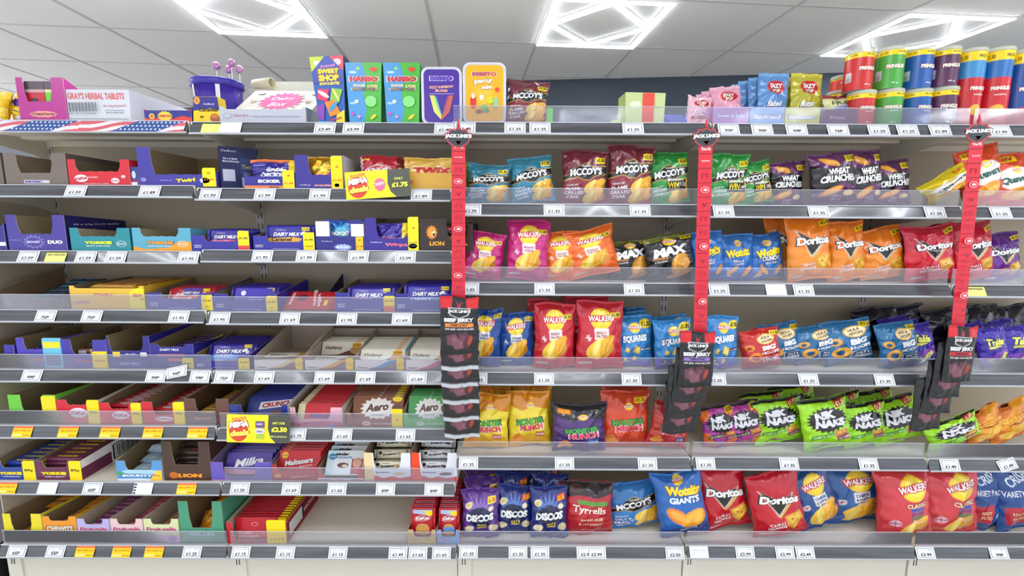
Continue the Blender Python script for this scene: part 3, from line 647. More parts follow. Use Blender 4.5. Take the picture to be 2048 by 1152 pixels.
def A_giants(): return '2468b8', [('p', [(-1, -1), (1, -1), (1, -.6), (-1, -.7)], '1a3f8a'), ('e', -.25, -.3, .5, .22, 'f08a18', -30), ('e', .35, -.42, .55, .28, 'f6a820', 10), ('e', .4, -.38, .42, .18, 'fcc040', 10), ('e', -.28, -.26, .34, .12, 'f8b048', -30), ('t', 'Wotsits', .1, .5, 1.4, .28, 'ffd81f', -6, .05, '7a4a08', .07), ('t', 'GIANTS', .1, .22, 1.25, .2, 'e8f0fa', -3, 0, '2a5aa0', .05), ('t', 'PRAWN COCKTAIL', .1, -.72, .7, .05, 'white')] + walkers_logo(.0, .82, .4)
def A_multi(main, name, sub, rotl=5, crown='CRISPS'): return main, walkers_logo(.15, .52, .95, rotl) + [('p', [(-.12, .2), (.5, .2), (.5, -.12), (-.12, -.12)], 'f4f1ea'), ('t', name, .19, .1, .52, .1, '20408a'), ('t', sub, .19, -.03, .52, .09, '20408a'), ('t', '6 PACK', .2, -.2, .36, .07, 'white')] + chip(.1, -.5, 1.0) + [('e', -.55, -.1, .17, .1, 'e8e4f0'), ('r', -.58, -.18, -.52, -.02, 'c83040'), ('r', -.7, -.12, -.4, -.08, 'c83040')]
def A_classic(): return 'd23840', walkers_logo(.15, .5, 1.0, 8) + [('t', 'CLASSIC', .2, .06, .75, .12, 'f0e0c0', 3, 0, '8a5a20', .03), ('r', -.05, -.12, .5, -.02, '3050a8'), ('r', -.05, -.24, .5, -.14, '7a3070'), ('r', -.05, -.36, .5, -.26, '4a7038'), ('t', '6 PACK', .25, -.44, .4, .06, 'f0d0d0'), ('e', -.55, -.45, .18, .1, 'd8b8c8'), ('r', -.72, -.47, -.38, -.43, 'b02838'), ('r', -.57, -.54, -.53, -.36, 'b02838')] + chip(.15, -.66, .8)
def A_variety(): return '1c4a90', [('t', 'CRISPS', -.1, .62, 1.2, .26, 'dfe6f2', 25), ('t', 'VARIETY PACK', -.1, .2, 1.5, .16, 'dfe6f2'), ('p', [(-.8, -.2), (.2, -.15), (.15, -.7), (-.75, -.72)], 'c02838'), ('t', 'READY', -.3, -.38, .5, .1, 'f0d0a0'), ('t', 'SALTED', -.3, -.52, .5, .1, 'f0d0a0'), ('p', [(.3, -.3), (.9, -.25), (.9, -.75), (.3, -.8)], '2a68b0'), ('e', .6, -.55, .2, .1, 'c8d8e8')]
def A_popcorn(main, lt, f, dark): return main, [('p', [(-1, 1), (1, 1), (1, .86), (-1, .86)], lt), ('e', .1, .45, .62, .26, 'd02028'), ('e', .1, .45, .56, .22, 'c01820'), ('t', 'EAZY', .1, .5, .8, .18, 'white', 0, 0, None, .05), ('t', 'POP', .1, .3, .5, .14, 'f4ecd8', 0, 0, '8a1018', .05), ('t', f, .05, -.18, .9, .2, 'white', 4, .3, dark, .03), ('p', [(-.8, -.5), (-.6, -.42), (.7, -.42), (.9, -.5), (.8, -.58), (.9, -.66), (.7, -.6), (-.6, -.6), (-.8, -.68), (-.7, -.58)], 'a02030'), ('t', 'MICROWAVE POPCORN', .05, -.51, 1.1, .08, 'f0d8d8')]
def A_jerky(flv, fcol): return '141416', [('p', [(-1, 1), (-.35, 1), (-.4, .62), (-1, .6)], 'd01820'), ('p', [(.35, 1), (1, 1), (1, .6), (.4, .62)], 'd01820'), ('p', [(-.6, .62), (.6, .62), (.5, .36), (0, .25), (-.5, .36)], 'c0c0c4'), ('p', [(-.52, .6), (.52, .6), (.44, .38), (0, .28), (-.44, .38)], '141416'), ('p', [(-.14, .86), (0, .7), (.14, .86), (.06, .68), (0, .62), (-.06, .68)], 'd8283a'), ('t', "JACK LINK'S", 0, .5, 1.2, .13, 'white', 0, 0, '000000', .05), ('t', 'BEEF JERKY', 0, .18, 1.55, .17, 'f0f0f0', 0, 0, None, .05), ('r', -.75, -.04, .75, .08, fcol), ('t', flv, 0, .02, .9, .07, '1a1414'), ('t', '100% BEEF. HIGH PROTEIN', 0, -.12, 1.5, .06, 'e0e0e0')] + meat(-.5)
def meat(y): return [('p', burst(-.35, y, .4, .24, 5, .8), '6a3a48'), ('p', burst(.25, y + .05, .4, .26, 6, .75, .3), '5a2c38'), ('p', burst(-.05, y - .14, .4, .2, 5, .8, .5), '7c4a5a'), ('p', burst(.4, y - .12, .26, .2, 4, .8), '4a2028'), ('e', -.3, y + .03, .14, .08, '8a5868', 20), ('e', .2, y + .08, .12, .07, '74424e', -10), ('e', .55, y - .02, .1, .2, 'a03a2a', -30), ('e', .1, y - .12, .1, .05, '8a5868', 30)]

# ================================================================ crisp bags on shelves
RNG = random.Random(7)
BAGS = []
def shelf_z(b, r): return ZS[b][r]
def put_bag(name, art, b, r, x0, x1, y0, label, short, cat='crisps', roll=0, dy=0.0, T=None, lean=4, yaw=0, y1=None, behind=0, group=None, seed=None, wr=1.0, bend=None, pinch=.07, cols=None, mat='film', ybase=None, sx=1.0, sy=1.0, behind_dx=0.01, behind_dz=0.0, behind_step=0.085, **kw):
    seed = seed if seed is not None else int(x0 * 7 + y0 * 3 + r)
    Y = 0.055 + dy; z = shelf_z(b, r); cx = (x0 + x1) / 2
    iroll = roll
    pt = P(cx, y0, Y); a = P(x0, y0 + 60, Y); c = P(x1, y0 + 60, Y); bw = (c - a).length; bh = pt.z - z
    if r > 0: bh = min(bh, ZS[b][r - 1] - .043 - z)
    q = abs(rad(roll)); cs, sn = math.cos(q), math.sin(q); dn = max(cs * cs - sn * sn, .3)
    w = (bw * cs - bh * sn) / dn if roll else bw; h = (bh * cs - bw * sn) / dn if roll else bh
    w = max(w, .09) * sx; h = max(h, .08) / math.cos(rad(lean)) * sy
    T = T or min(0.036, w * .2)
    bend = RNG.uniform(-.01, .015) if bend is None else bend
    root = make_bag(name, w, h, T, art, seed, pinch, wr, bend, RNG.uniform(-.004, .004), mat=mat, **kw)
    root.location = ((a.x + c.x) / 2 - (math.sin(rad(iroll - math.degrees(math.atan((cx - 1024) / 5950)))) * h / 2), Y, z); roll = iroll - math.degrees(math.atan((cx - 1024) / 5950)); root.rotation_euler = Euler((rad(-lean), rad(roll), rad(yaw)), 'XYZ')
    rest(root, z); tag(root, label, cat, group)
    PROD.setdefault((b, r), []).append(((a.x + c.x) / 2, short)); BAGS.append((b, r, root, 0))
    for k in range(behind):
        o = copy_tree(root); o.location = root.location + Vector((behind_dx * (k + 1) + RNG.uniform(-.008, .008), behind_step * (k + 1), behind_dz)); o.rotation_euler = (rad(-lean - 3), rad(roll + (RNG.uniform(-4, 4) if T > .02 else 0)), rad(yaw + (RNG.uniform(-4, 4) if T > .02 else 0)))
        rest(o, z); BAGS.append((b, r, o, 1 + k))
        tag(o, f'{short} standing behind another of its kind', cat, f'{short}s standing in the second row')
    return root
B = put_bag
MC = "crisp_bag"
TE = A_mccoys('2a7a92', 0, 'THAI', 'SWEET', 'CHICKEN', dark='2f86a8'); MR = A_mccoys('6a1c2c', 0, 'FLAME', 'GRILLED', 'STEAK', dark='8a2430'); GR = A_mccoys('1f8a34', 0, 'CHEDDAR', '& ONION', '', win=True, dark='2a9a40')
# --- second shelf, bays 3-5
B(MC, TE, 2, 1, 931, 1022, 327, 'teal bag of ridged sweet chicken crisps left of its tilted teal twin', 'upright teal ridged crisp bag', roll=3)
B(MC, TE, 2, 1, 1014, 1112, 311, 'teal bag of ridged chicken crisps leaning right with a folded top', 'leaning teal ridged crisp bag', roll=-6, dy=.012)
B(MC, MR, 2, 1, 1120, 1218, 297, 'maroon bag of flame grilled steak crisps next to the teal bags', 'maroon steak crisp bag nearest the teal ones', roll=3)
B(MC, MR, 2, 1, 1210, 1312, 287, 'taller maroon bag of steak crisps beside the green onion bag', 'tall maroon steak crisp bag', roll=4, dy=.012)
B(MC, GR, 2, 1, 1294, 1388, 303, 'green cheddar and onion crisp bag with WIN box left of the red strip', 'green onion crisp bag left of the strip', roll=-2)
B(MC, GR, 3, 1, 1412, 1500, 303, 'green cheddar crisp bag just right of the middle red hanging strip', 'green onion crisp bag right of the strip', roll=4, dy=.015)
B(MC, GR, 3, 1, 1474, 1556, 320, 'small green cheddar crisp bag touching the first purple and black bag', 'small green onion crisp bag', roll=-3, dy=-.01)
WH = A_wheat()
B(MC, WH, 3, 1, 1540, 1622, 318, 'purple and black wheat snack bag beside the green crisp bags', 'wheat snack bag beside the green bags', roll=3, dy=.012)
B(MC, WH, 3, 1, 1618, 1712, 309, 'wide purple and black wheat snack bag, second along from the green bags', 'wide wheat snack bag')
B(MC, WH, 3, 1, 1694, 1770, 304, 'narrow purple and black wheat snack bag squeezed between two others', 'squeezed wheat snack bag', roll=-2, dy=.02)
B(MC, WH, 3, 1, 1750, 1838, 320, 'purple and black wheat snack bag with exposed hoop art beside yellow bag', 'wheat snack bag beside the yellow bag', roll=2)
B(MC, A_quavers('e8d010', price='£1.35'), 3, 1, 1832, 1948, 330, 'yellow curly snack bag slumped on its side before the orange bag', 'slumped yellow curly snack bag', roll=-24, dy=-.01, sx=.9)
B(MC, A_quavers('e0481c', new=True), 4, 1, 1912, 2012, 289, 'orange curly snack bag marked NEW behind the right red strip', 'orange curly snack bag behind the strip', roll=-6, dy=.03)
B(MC, A_quavers('e0481c', new=True), 4, 1, 1990, 2092, 303, 'orange curly snack bag marked NEW cut by the right picture edge', 'orange curly snack bag at the picture edge', roll=4)
# --- third shelf
PK = A_walkers('c41c78', 'PRAWN', 'COCKTAIL', 'c03080'); OR = A_walkers('ee6c20', 'ROAST', 'CHICKEN', 'c05020')
B(MC, PK, 2, 2, 924, 1014, 457, 'magenta prawn cocktail crisp bag nearest the left red strip', 'magenta crisp bag by the strip', roll=7, dy=.01)
B(MC, PK, 2, 2, 1010, 1102, 441, 'taller magenta crisp bag with a price flash at its right corner', 'taller magenta crisp bag', roll=3)
B(MC, OR, 2, 2, 1080, 1166, 460, 'orange roast chicken crisp bag next to the magenta bags', 'orange roast chicken bag beside magenta', roll=-3, dy=.02)
B(MC, OR, 2, 2, 1126, 1246, 450, 'orange roast chicken crisp bag leaning left beside the black bags', 'leaning orange roast chicken bag', roll=-11, dy=-.012)
MX = A_max()
B(MC, MX, 2, 2, 1218, 1312, 479, 'black ridged paprika crisp bag beside the leaning orange bag', 'black paprika bag by the orange one', roll=-4, dy=.015, behind=1)
B(MC, MX, 2, 2, 1284, 1392, 468, 'black ridged paprika crisp bag beside the middle red strip', 'black paprika bag by the strip', roll=-6, behind=1)
B(MC, A_wotsits(), 3, 2, 1378, 1452, 462, 'blue cheesy puffs bag partly behind the middle red strip', 'blue puffs bag behind the strip', roll=-4, dy=.02)
B(MC, A_wotsits(), 3, 2, 1443, 1518, 467, 'blue cheesy puffs bag standing clear between two other blue bags', 'middle blue puffs bag', roll=2)
B(MC, A_wotsits('CRUNCHY', True), 3, 2, 1504, 1580, 470, 'blue crunchy cheese puffs bag beside the tall orange bag', 'blue crunchy puffs bag', roll=-3, dy=.012)
DO = A_doritos('e87a14', 'f09020', 'TANGY', 'CHEESE'); DR = A_doritos('c01434', 'd81830', 'CHILLI', 'HEATWAVE')
B(MC, DO, 3, 2, 1573, 1664, 438, 'tallest orange tortilla chip bag beside the blue puffs bags', 'tallest orange tortilla bag', roll=0, behind=1, behind_dx=-.02)
B(MC, DO, 3, 2, 1656, 1732, 445, 'narrow orange tortilla chip bag, middle one of the orange three', 'middle orange tortilla bag', dy=.02, behind=1)
B(MC, DO, 3, 2, 1728, 1828, 457, 'orange tortilla chip bag next to the red tortilla bags', 'orange tortilla bag by the red ones', roll=-4)
B(MC, DR, 3, 2, 1806, 1912, 452, 'red chilli tortilla chip bag next to the orange bags', 'red tortilla bag by the orange ones', roll=2, behind=1)
B(MC, DR, 4, 2, 1902, 1988, 450, 'red chilli tortilla chip bag half behind the right red strip', 'red tortilla bag behind the strip', roll=1, dy=.02, behind=1)
B(MC, A_doritos('5a1a80', '6a2090', 'FLAMIN', 'HOT', 'f0a030'), 4, 2, 1976, 2062, 468, 'purple flaming hot tortilla bag at the right picture edge', 'purple tortilla bag', roll=2)
# --- fourth shelf
WB = A_walkers('1c4c98', 'CHEESE', '& ONION', '2050a0', pf=(.7, .75)); WR = A_walkers('c41c2e', 'READY', 'SALTED', 'b03040')
B(MC, WB, 2, 3, 935, 1002, 617, 'blue cheese and onion crisp bag half behind the hanging jerky packs', 'blue crisp bag behind the jerky', roll=3, sx=1.15, dy=.02)
B(MC, WB, 2, 3, 993, 1072, 628, 'blue cheese and onion crisp bag beside the ready salted reds', 'blue crisp bag by the red ones', roll=-2)
B(MC, WR, 2, 3, 1066, 1152, 611, 'red ready salted crisp bag beside the blue bag', 'red salted bag beside the blue one', roll=1, behind=1, behind_dx=-.03)
B(MC, WR, 2, 3, 1150, 1250, 603, 'taller red ready salted crisp bag beside the blue squares bags', 'taller red salted bag', roll=2, behind=2, behind_dx=-.03)
SQ = A_squares()
B(MC, SQ, 2, 3, 1232, 1310, 637, 'light blue square crisps bag next to the tall red bag', 'square crisps bag by the red bag', roll=1, behind=2, T=.03)
B(MC, SQ, 2, 3, 1306, 1384, 640, 'light blue square crisps bag left of the middle jerky packs', 'square crisps bag left of the jerky', roll=-1, behind=1, T=.03)
B(MC, SQ, 3, 3, 1408, 1478, 634, 'light blue square crisps bag right of the middle jerky packs', 'square crisps bag right of the jerky', roll=2, T=.03)
HB = A_hoops('1f6a9c', '17507c', 'SALT &', 'VINEGAR'); HR = A_hoops('c42420', 'a81c24', 'SALTED', '', rim='f08a28')
B(MC, HR, 3, 3, 1476, 1562, 656, 'red salted potato hoops bag with two big hoops printed', 'red potato hoops bag', roll=-5, dy=-.005)
B(MC, HB, 3, 3, 1524, 1606, 650, 'blue potato hoops bag just behind the red hoops bag', 'blue hoops bag behind the red one', roll=-3, dy=.03)
B(MC, HB, 3, 3, 1590, 1692, 656, 'blue potato hoops bag with a crushed top and a silver seam', 'blue hoops bag with crushed top', roll=-6, dy=.008)
B(MC, HB, 3, 3, 1652, 1760, 650, 'wide blue potato hoops bag between two other blue hoops bags', 'wide blue hoops bag', roll=-3, dy=-.004)
B(MC, HB, 3, 3, 1752, 1836, 650, 'blue potato hoops bag next to the deep purple bags', 'blue hoops bag by the purple ones', roll=-3, dy=.01)
TK = A_takis()
B(MC, TK, 3, 3, 1822, 1884, 656, 'deep purple rolled tortilla bag left of the right jerky packs', 'deep purple bag left of the jerky', roll=-4, behind=2, sx=1.1)
B(MC, TK, 4, 3, 1946, 2018, 654, 'purple rolled tortilla bag showing green lettering right of the jerky', 'purple bag right of the jerky', roll=-8, behind=1)
B(MC, TK, 4, 3, 2006, 2086, 660, 'purple rolled tortilla bag cut by the right picture edge', 'purple bag at the picture edge', roll=2, behind=1)
for k, x in enumerate((1705, 1770, 1845, 1925, 1990)):
    B(MC, ('0c0a26', [('noise', 5, '07061a', .3), ('e', .3, .4, .2, .1, '28283a'), ('t', 'Takis', 0, .2, .9, .25, '44443a')]), 3 if x < 1880 else 4, 3, x, x + 92, 622, 'dark navy snack bag in the back row of the fourth shelf', 'dark navy bag in the back row', dy=.26, group='dark navy bags along the back of the fourth shelf', wr=1.0, T=.03)
# --- fifth shelf
MY = A_monster('f0d83a', 'd88a20', 'c8602a', price='£1.35', pbg='f07020', pfg='ffe100', px=(.0, .82), low='e8b020'); MP = A_monster('4a2a70', '1c1a20', '4a78c0', price='£1.35', pbg='f07020', pfg='ffe100', px=(-.6, .72), low='4a2a70')
MO = A_monster('d8481c', 'c83c1c', None, low='c83818'); M2 = A_monster('b82c20', 'a02020', '2a78c0', px=(.3, .82), low='c02838')
B(MC, MY, 2, 4, 925, 1022, 786, 'yellow monster snack bag half behind the left hanging jerky packs', 'yellow monster snack bag by the jerky', roll=3, dy=.015, behind=1)
B(MC, MY, 2, 4, 1012, 1104, 792, 'yellow and orange monster snack bag standing clear beside the black one', 'clear yellow monster snack bag', roll=-2, behind=1)
B(MC, MP, 2, 4, 1103, 1214, 808, 'black and purple monster snack bag with an orange price spot', 'black and purple monster snack bag', roll=1, T=.045)
B(MC, MO, 2, 4, 1200, 1306, 790, 'orange red monster snack bag with a big yellow price flash', 'orange red monster snack bag', roll=2, behind=1)
B(MC, M2, 2, 4, 1290, 1392, 800, 'dark red and blue monster snack bag left of the middle jerky packs', 'dark red monster snack bag', roll=14, dy=.01)
NO = A_niknaks('b03890', False); NG = A_niknaks()
B(MC, NO, 3, 4, 1398, 1478, 812, 'orange and purple knobbly snack bag nearest the middle jerky packs', 'orange and purple bag by the jerky', roll=-6, dy=.03)
B(MC, NO, 3, 4, 1448, 1540, 812, 'orange and purple knobbly snack bag touching the first lime bag', 'orange and purple bag by the lime ones', roll=-7)
for (x0, x1, y0, lab, sh, ro, d) in ((1508, 1618, 806, 'lime knobbly snack bag next to the orange and purple ones', 'lime snack bag by the orange ones', -6, .0), (1596, 1704, 800, 'lime knobbly snack bag with its black seal bent over, second lime one', 'second lime snack bag', -5, -.012),
                                    (1678, 1772, 808, 'lime knobbly snack bag with raised lemon tag, third of the lime ones', 'third lime snack bag', -5, .014), (1750, 1858, 806, 'lime knobbly snack bag left of the right jerky packs', 'lime snack bag left of the jerky', -8, 0)):
    B(MC, NG, 3, 4, x0, x1, y0, lab, sh, roll=ro, dy=d, behind=1, behind_dx=-.03)
B(MC, NG, 4, 4, 1842, 1960, 832, 'low lime snack bag slumped under the right jerky packs', 'slumped lime snack bag', roll=-14, dy=-.005)
B(MC, A_cheetos(), 4, 4, 1915, 2020, 812, 'orange cheese snack bag leaning left beside the lime bags', 'orange cheese bag by the lime ones', roll=-22, dy=.03)
B(MC, A_cheetos(), 4, 4, 1975, 2090, 810, 'orange cheese snack bag leaning at the right picture edge', 'orange cheese bag at the picture edge', roll=-20, dy=.0)
# --- lowest shelf
DP = A_discos('5a2a88', 'PICKLED', 'ONION'); DB = A_discos('1c2c78', 'SALT &', 'VINEGAR', 'f04a18', 'ffe100')
B(MC, DP, 2, 5, 922, 1000, 984, 'purple round-crisp bag with pickled onion lettering', 'purple round-crisp bag', roll=-1, behind=2, behind_dz=0, behind_dx=0)
B(MC, DB, 2, 5, 988, 1068, 978, 'dark blue round-crisp bag crumpled, between the purple one and its twin', 'crumpled blue round-crisp bag', roll=3, dy=.012, behind=2, behind_dx=0)
B(MC, DB, 2, 5, 1060, 1136, 976, 'dark blue round-crisp bag beside the red pepper bag', 'blue round-crisp bag by the red bag', roll=0, behind=2, behind_dx=0)
B(MC, A_tyrrells(), 2, 5, 1126, 1230, 976, 'dark red sweet chilli and red pepper crisp bag with black top', 'dark red pepper crisp bag', roll=1, T=.045)
B(MC, A_mccoys('2f74b8', 0, 'SALT &', 'MALT', 'VINEGAR', price=False, dark='3a84c8'), 2, 5, 1212, 1328, 976, 'blue ridged salt and vinegar bag leaning beside the big blue bag', 'blue ridged vinegar crisp bag', roll=-7, dy=.02)
B(MC, A_giants(), 2, 5, 1300, 1424, 941, 'huge blue giant cheese puffs bag below the middle jerky packs', 'huge blue puffs bag', roll=-8, sx=.95, T=.05)
DH = A_doritos('c0122a', 'c81428', 'CHILLI', 'HEATWAVE', price=False, trot=-7)
B(MC, DH, 3, 5, 1396, 1510, 942, 'big red tortilla bag beside the huge blue puffs bag', 'big red tortilla bag by the blue one', roll=-7, sx=1.07, T=.045)
B(MC, DH, 3, 5, 1494, 1612, 942, 'big red tortilla bag beside the slanting blue multipack', 'big red tortilla bag by the multipack', roll=-8, sx=1.07, dy=-.01, T=.045)
B(MC, A_multi('1c4c8c', 'CHEESE', '& ONION'), 3, 5, 1575, 1700, 940, 'blue cheese and onion multipack slanting to the left', 'slanting blue multipack', roll=-17, dy=.0, T=.04)
B(MC, A_multi('1c5a9c', 'CHEESE', '& ONION'), 3, 5, 1642, 1760, 938, 'blue cheese and onion six pack standing beside the red classic packs', 'upright blue six pack', roll=1, dy=.1, T=.055)
B(MC, A_classic(), 3, 5, 1752, 1866, 942, 'red classic crisps six pack next to the blue six pack', 'red six pack by the blue one', roll=2, T=.055)
B(MC, A_classic(), 4, 5, 1852, 1976, 944, 'red classic crisps six pack crushed next to the navy variety packs', 'crushed red six pack', roll=4, T=.055, wr=1.6)
B(MC, A_variety(), 4, 5, 1950, 2024, 940, 'navy crisps variety pack beside the crushed red pack', 'navy variety pack by the red one', roll=2, dy=.02, T=.045)
B(MC, A_variety(), 4, 5, 2008, 2095, 942, 'navy crisps variety pack at the right picture edge', 'navy variety pack at the edge', roll=0, T=.05)
# --- top shelf bags
B(MC, MR, 2, 0, 1008, 1100, 156, 'maroon steak crisp bag standing alone on the top shelf by the yellow tub', 'maroon bag on the top shelf', roll=5, T=.04)
# ================================================================ trays, boxes and bars
TD = {}
KR, KRI = 'b09a78', '8c7858'
def tray(b, r, x0, x1, ylow, yc, col, ops, label, short, depth=.3, hb=None, cut=(.18, .82), side=None, torn=None, flash_=None, nm='display_tray', cat='tray', dy=0, inner=KRI, lw=None, side_ops=None, yawd=0, backp=True, slope=None, corner=(None, None), side_l=None):
    """open shelf carton: low front wall with a cut-out, two side walls, back wall. yaw 0 faces the aisle"""
    Y = 0.014 + dy; z = shelf_z(b, r); yb = PXT[b][r]
    a = P(x0, yb, Y); c = P(x1, yb, Y); w = c.x - a.x; cx = (a.x + c.x) / 2
    hl = P((x0 + x1) / 2, ylow, Y).z - z; hc = P((x0 + x1) / 2, yc, Y).z - z; hl = max(hl, .012); hc = max(hc, hl)
    hb = hc if hb is None else hb
    t = .0016; X = w / 2
    root = empty(nm, (cx, Y, z + .0005), (0, 0, rad(yawd)))
    u0, u1 = -X + w * cut[0], -X + w * cut[1]; ch = min(.012, w * .06); hcl, hcr = corner[0] if corner[0] is not None else hc, corner[1] if corner[1] is not None else hc
    if hc > hl + .003:
        prof = [(-X, 0), (X, 0), (X, hcr), (u1, hcr)] + [(u1 - ch * .2, hl + (hcr - hl) * .4), (u1 - ch, hl)] + ([(u0 + (u1 - u0) * k / 9, hl + (.0015 if k % 2 else -.001)) for k in range(8, 1, -1)] if torn else []) + [(u0 + ch, hl), (u0 + ch * .2, hl + (hcl - hl) * .4), (u0, hcl), (-X, hcl)]
    else: prof = [(-X, 0), (X, 0), (X, hl), (-X, hl)]
    m = MB(); m.prism(prof, 'y', 0, t, col, inner, 'd8ccb4')
    if ops: flat_face(m, (0, -.0002, hl / 2), (X, 0, 0), (0, 0, hl / 2), None, ops)
    m.build('front_panel', 'gloss_card', root)
    sd = side or col
    for s in (-1, 1):
        m = MB(); h0 = hcl if s < 0 else hcr
        hh = hb if isinstance(hb, (int, float)) else hb[0 if s < 0 else 1]
        pts = [(t, 0), (depth, 0), (depth, hh), (depth * .25, h0 + (hh - h0) * (.25 if slope is None else slope)), (t, h0)]
        xo = s * X; xi = s * (X - t)
        if s < 0: m.prism(pts, 'x', xo, xi, side_l or sd, inner, 'd8ccb4')
        else: m.prism(pts, 'x', xi, xo, inner, sd, 'd8ccb4')
        if s > 0 and side_ops: flat_face(m, (xo + .0003, depth / 2, min(h0, hh) / 2), (0, depth / 2, 0), (0, 0, min(h0, hh) / 2), None, side_ops)
        m.build('side_panel', 'card', root)
    if backp:
        m = MB(); hh = hb if isinstance(hb, (int, float)) else min(hb); m.box((-X + t, depth - t, 0), (X - t, depth, hh), inner); m.build('back_panel', 'card', root)
    m = MB(); m.box((-X + t, t, 0), (X - t, depth - t, t), inner); m.build('bottom_panel', 'card', root)
    if flash_:
        fx0, fx1, fy, s1, fcol, tcol = flash_; fa = P(fx0, yb, Y).x - cx; fb = P(fx1, yb, Y).x - cx; fh = P((fx0 + fx1) / 2, fy, Y).z - z
        m = MB(); fw = (fb - fa) / 2; cc = min(.006, fw * .4)
        m.prism([(fa, 0), (fb, 0), (fb, fh), (fa + cc, fh), (fa, fh - cc)], 'y', -.0016, -.0005, fcol)
        so = [('t', s1, 0, .05, 1.5, .42 if fh < .05 else .26, tcol, 0, 0, None, .03)] if isinstance(s1, str) else s1
        flat_face(m, ((fa + fb) / 2, -.0018, fh / 2), (fw, 0, 0), (0, 0, fh / 2), None, so)
        fo = m.build('price_flash', 'gloss_card', root); fo['label'] = 'yellow price flash'
    tag(root, label, cat)
    PROD.setdefault((b, r), []).append((cx, short))
    root['w'] = w; root['hl'] = hl; root['hc'] = hc
    del root['w'], root['hl'], root['hc']
    TD[root.name] = depth
    return root, w, hl, hc, cx, Y, z
def bar(name, w, h, t, base, ops, end=None, ridges=0, mat='wrap', back=None):
    """wrapped bar or slab, upright, facing -y, with crimped ends as parts; origin bottom centre"""
    root = empty(name); e = min(.010, w * .08); X = w / 2 - e; r = min(t * .48, h * .3)
    nz, nx = 12, 14
    def sec(k):   # closed rounded cross-section
        a = 2 * math.pi * k / nz; c_, s_ = math.cos(a), math.sin(a); pw = .45
        return (math.copysign(abs(c_) ** pw, c_) * t / 2, math.copysign(abs(s_) ** pw, s_) * h / 2)
    m = MB(); V = []; xs = np.linspace(-X, X, nx)
    for i, x in enumerate(xs):
        f = min(1, (1 - abs(x) / X) / .10 + .35) ** .5 if X > 0 else 1
        for k in range(nz):
            yy, zz = sec(k); V.append((x, yy * f * (1 + .06 * math.sin(i * 2.3 + k)), h / 2 + zz * (.96 + .04 * f)))
    F = []
    for i in range(nx - 1):
        for k in range(nz): k2 = (k + 1) % nz; F.append((i * nz + k, (i + 1) * nz + k, (i + 1) * nz + k2, i * nz + k2))
    F.append(tuple(range(nz))); F.append(tuple((nx - 1) * nz + k for k in reversed(range(nz))))
    m.add(V, [tuple(reversed(f)) for f in F], base, True)
    if ops: flat_face(m, (0, -t / 2 - .0006, h / 2), (X * .95, 0, 0), (0, 0, h / 2 * .86), None, ops, .0003)
    m.build('wrapper', mat, root)
    for s in (-1, 1):
        m = MB(); n = 6; V = []
        for i in range(2):
            for k in range(n + 1): V.append((s * (X + (e if i else -.001)), .0008 * (-1) ** k, .04 * h + .92 * h * k / n))
        m.add(V, [(k, k + 1, n + 2 + k, n + 1 + k) for k in range(n)], end or base); m.build('crimp', mat, root)
    return root
def box_bar(name, w, h, t, base, ops, top=None, sidec=None, mat='gloss_card'):
    root = MB(); root.box((-w / 2, -t / 2, 0), (w / 2, t / 2, h), base, {'+z': top or base, '+x': sidec or base, '-x': sidec or base})
    if ops: flat_face(root, (0, -t / 2 - .0002, h / 2), (w / 2, 0, 0), (0, 0, h / 2), None, ops)
    return root.build(name, mat)
def fill(tr, proto, poses, front_label, rest_label, cat, group, nlab=1):
    """place copies of one bar in a tray; poses are (x, y, z, tilt deg, yaw deg, roll deg) in the tray's frame"""
    root, w, hl, hc, cx, Y, z = tr
    ms = [proto] if proto.type == 'MESH' else list(proto.children); pw = max(max(v.co.x for v in m_.data.vertices) for m_ in ms) - min(min(v.co.x for v in m_.data.vertices) for m_ in ms); ph_ = max(max(v.co.z for v in m_.data.vertices) for m_ in ms)
    sx = min(1, (w - .009) / pw); free = max(0, (w - .008 - pw * sx) / 2); proto.scale = (sx, 1, 1); D_ = TD[root.name]; mz = min(min(v.co.z for v in m_.data.vertices) for m_ in ms); poses = [(a_, b_, c_ + max(0, -mz), d_, e_, f_) for a_, b_, c_, d_, e_, f_ in poses]
    poses = [p for k_, p in enumerate(poses) if k_ == 0 or p[1] + ph_ * math.sin(rad(abs(p[3]))) < D_ - .008]
    for i, (x, y, zz, tl, yw, rl) in enumerate(poses):
        x = max(-free, min(free, x)); yw = yw * (1 if free > .006 else .25)
        o = proto if i == 0 else copy_tree(proto)
        o.location = (cx + x, Y + y, z + zz + .0025); o.rotation_euler = Euler((rad(-tl), rad(rl), rad(yw)), 'XYZ')
        if i == 0: tag(o, front_label, cat)
        else: tag(o, rest_label, cat, group)
def P0(x, y, z=0, tl=0, yw=0, rl=0): return (x, y, z, tl, yw, rl)
J = random.Random(11)
def standing(n, y0, pitch, tilt=18, x=0, z=0, rise=0): return [P0(x + J.uniform(-.001, .001), y0 + pitch * k, z + rise * k + .0065 * math.sin(rad(tilt)), tilt + J.uniform(-1, 1), J.uniform(-.6, .6)) for k in range(n)]
def lying(layers, rows, y0, pitch, t, x=0, z=0, terrace=1, jit=.002):
    """bars lying flat across the tray: face up (tilt 90)"""
    out = []
    for j in range(rows):
        for k in range(layers + terrace * j): 
            if (k >= layers + terrace * j - 2) or j == 0: out.append(P0(x + J.uniform(-jit, jit), y0 + pitch * j, z + t * (k + .5), 84 + J.uniform(-3, 3), J.uniform(-2, 2)))
    return out
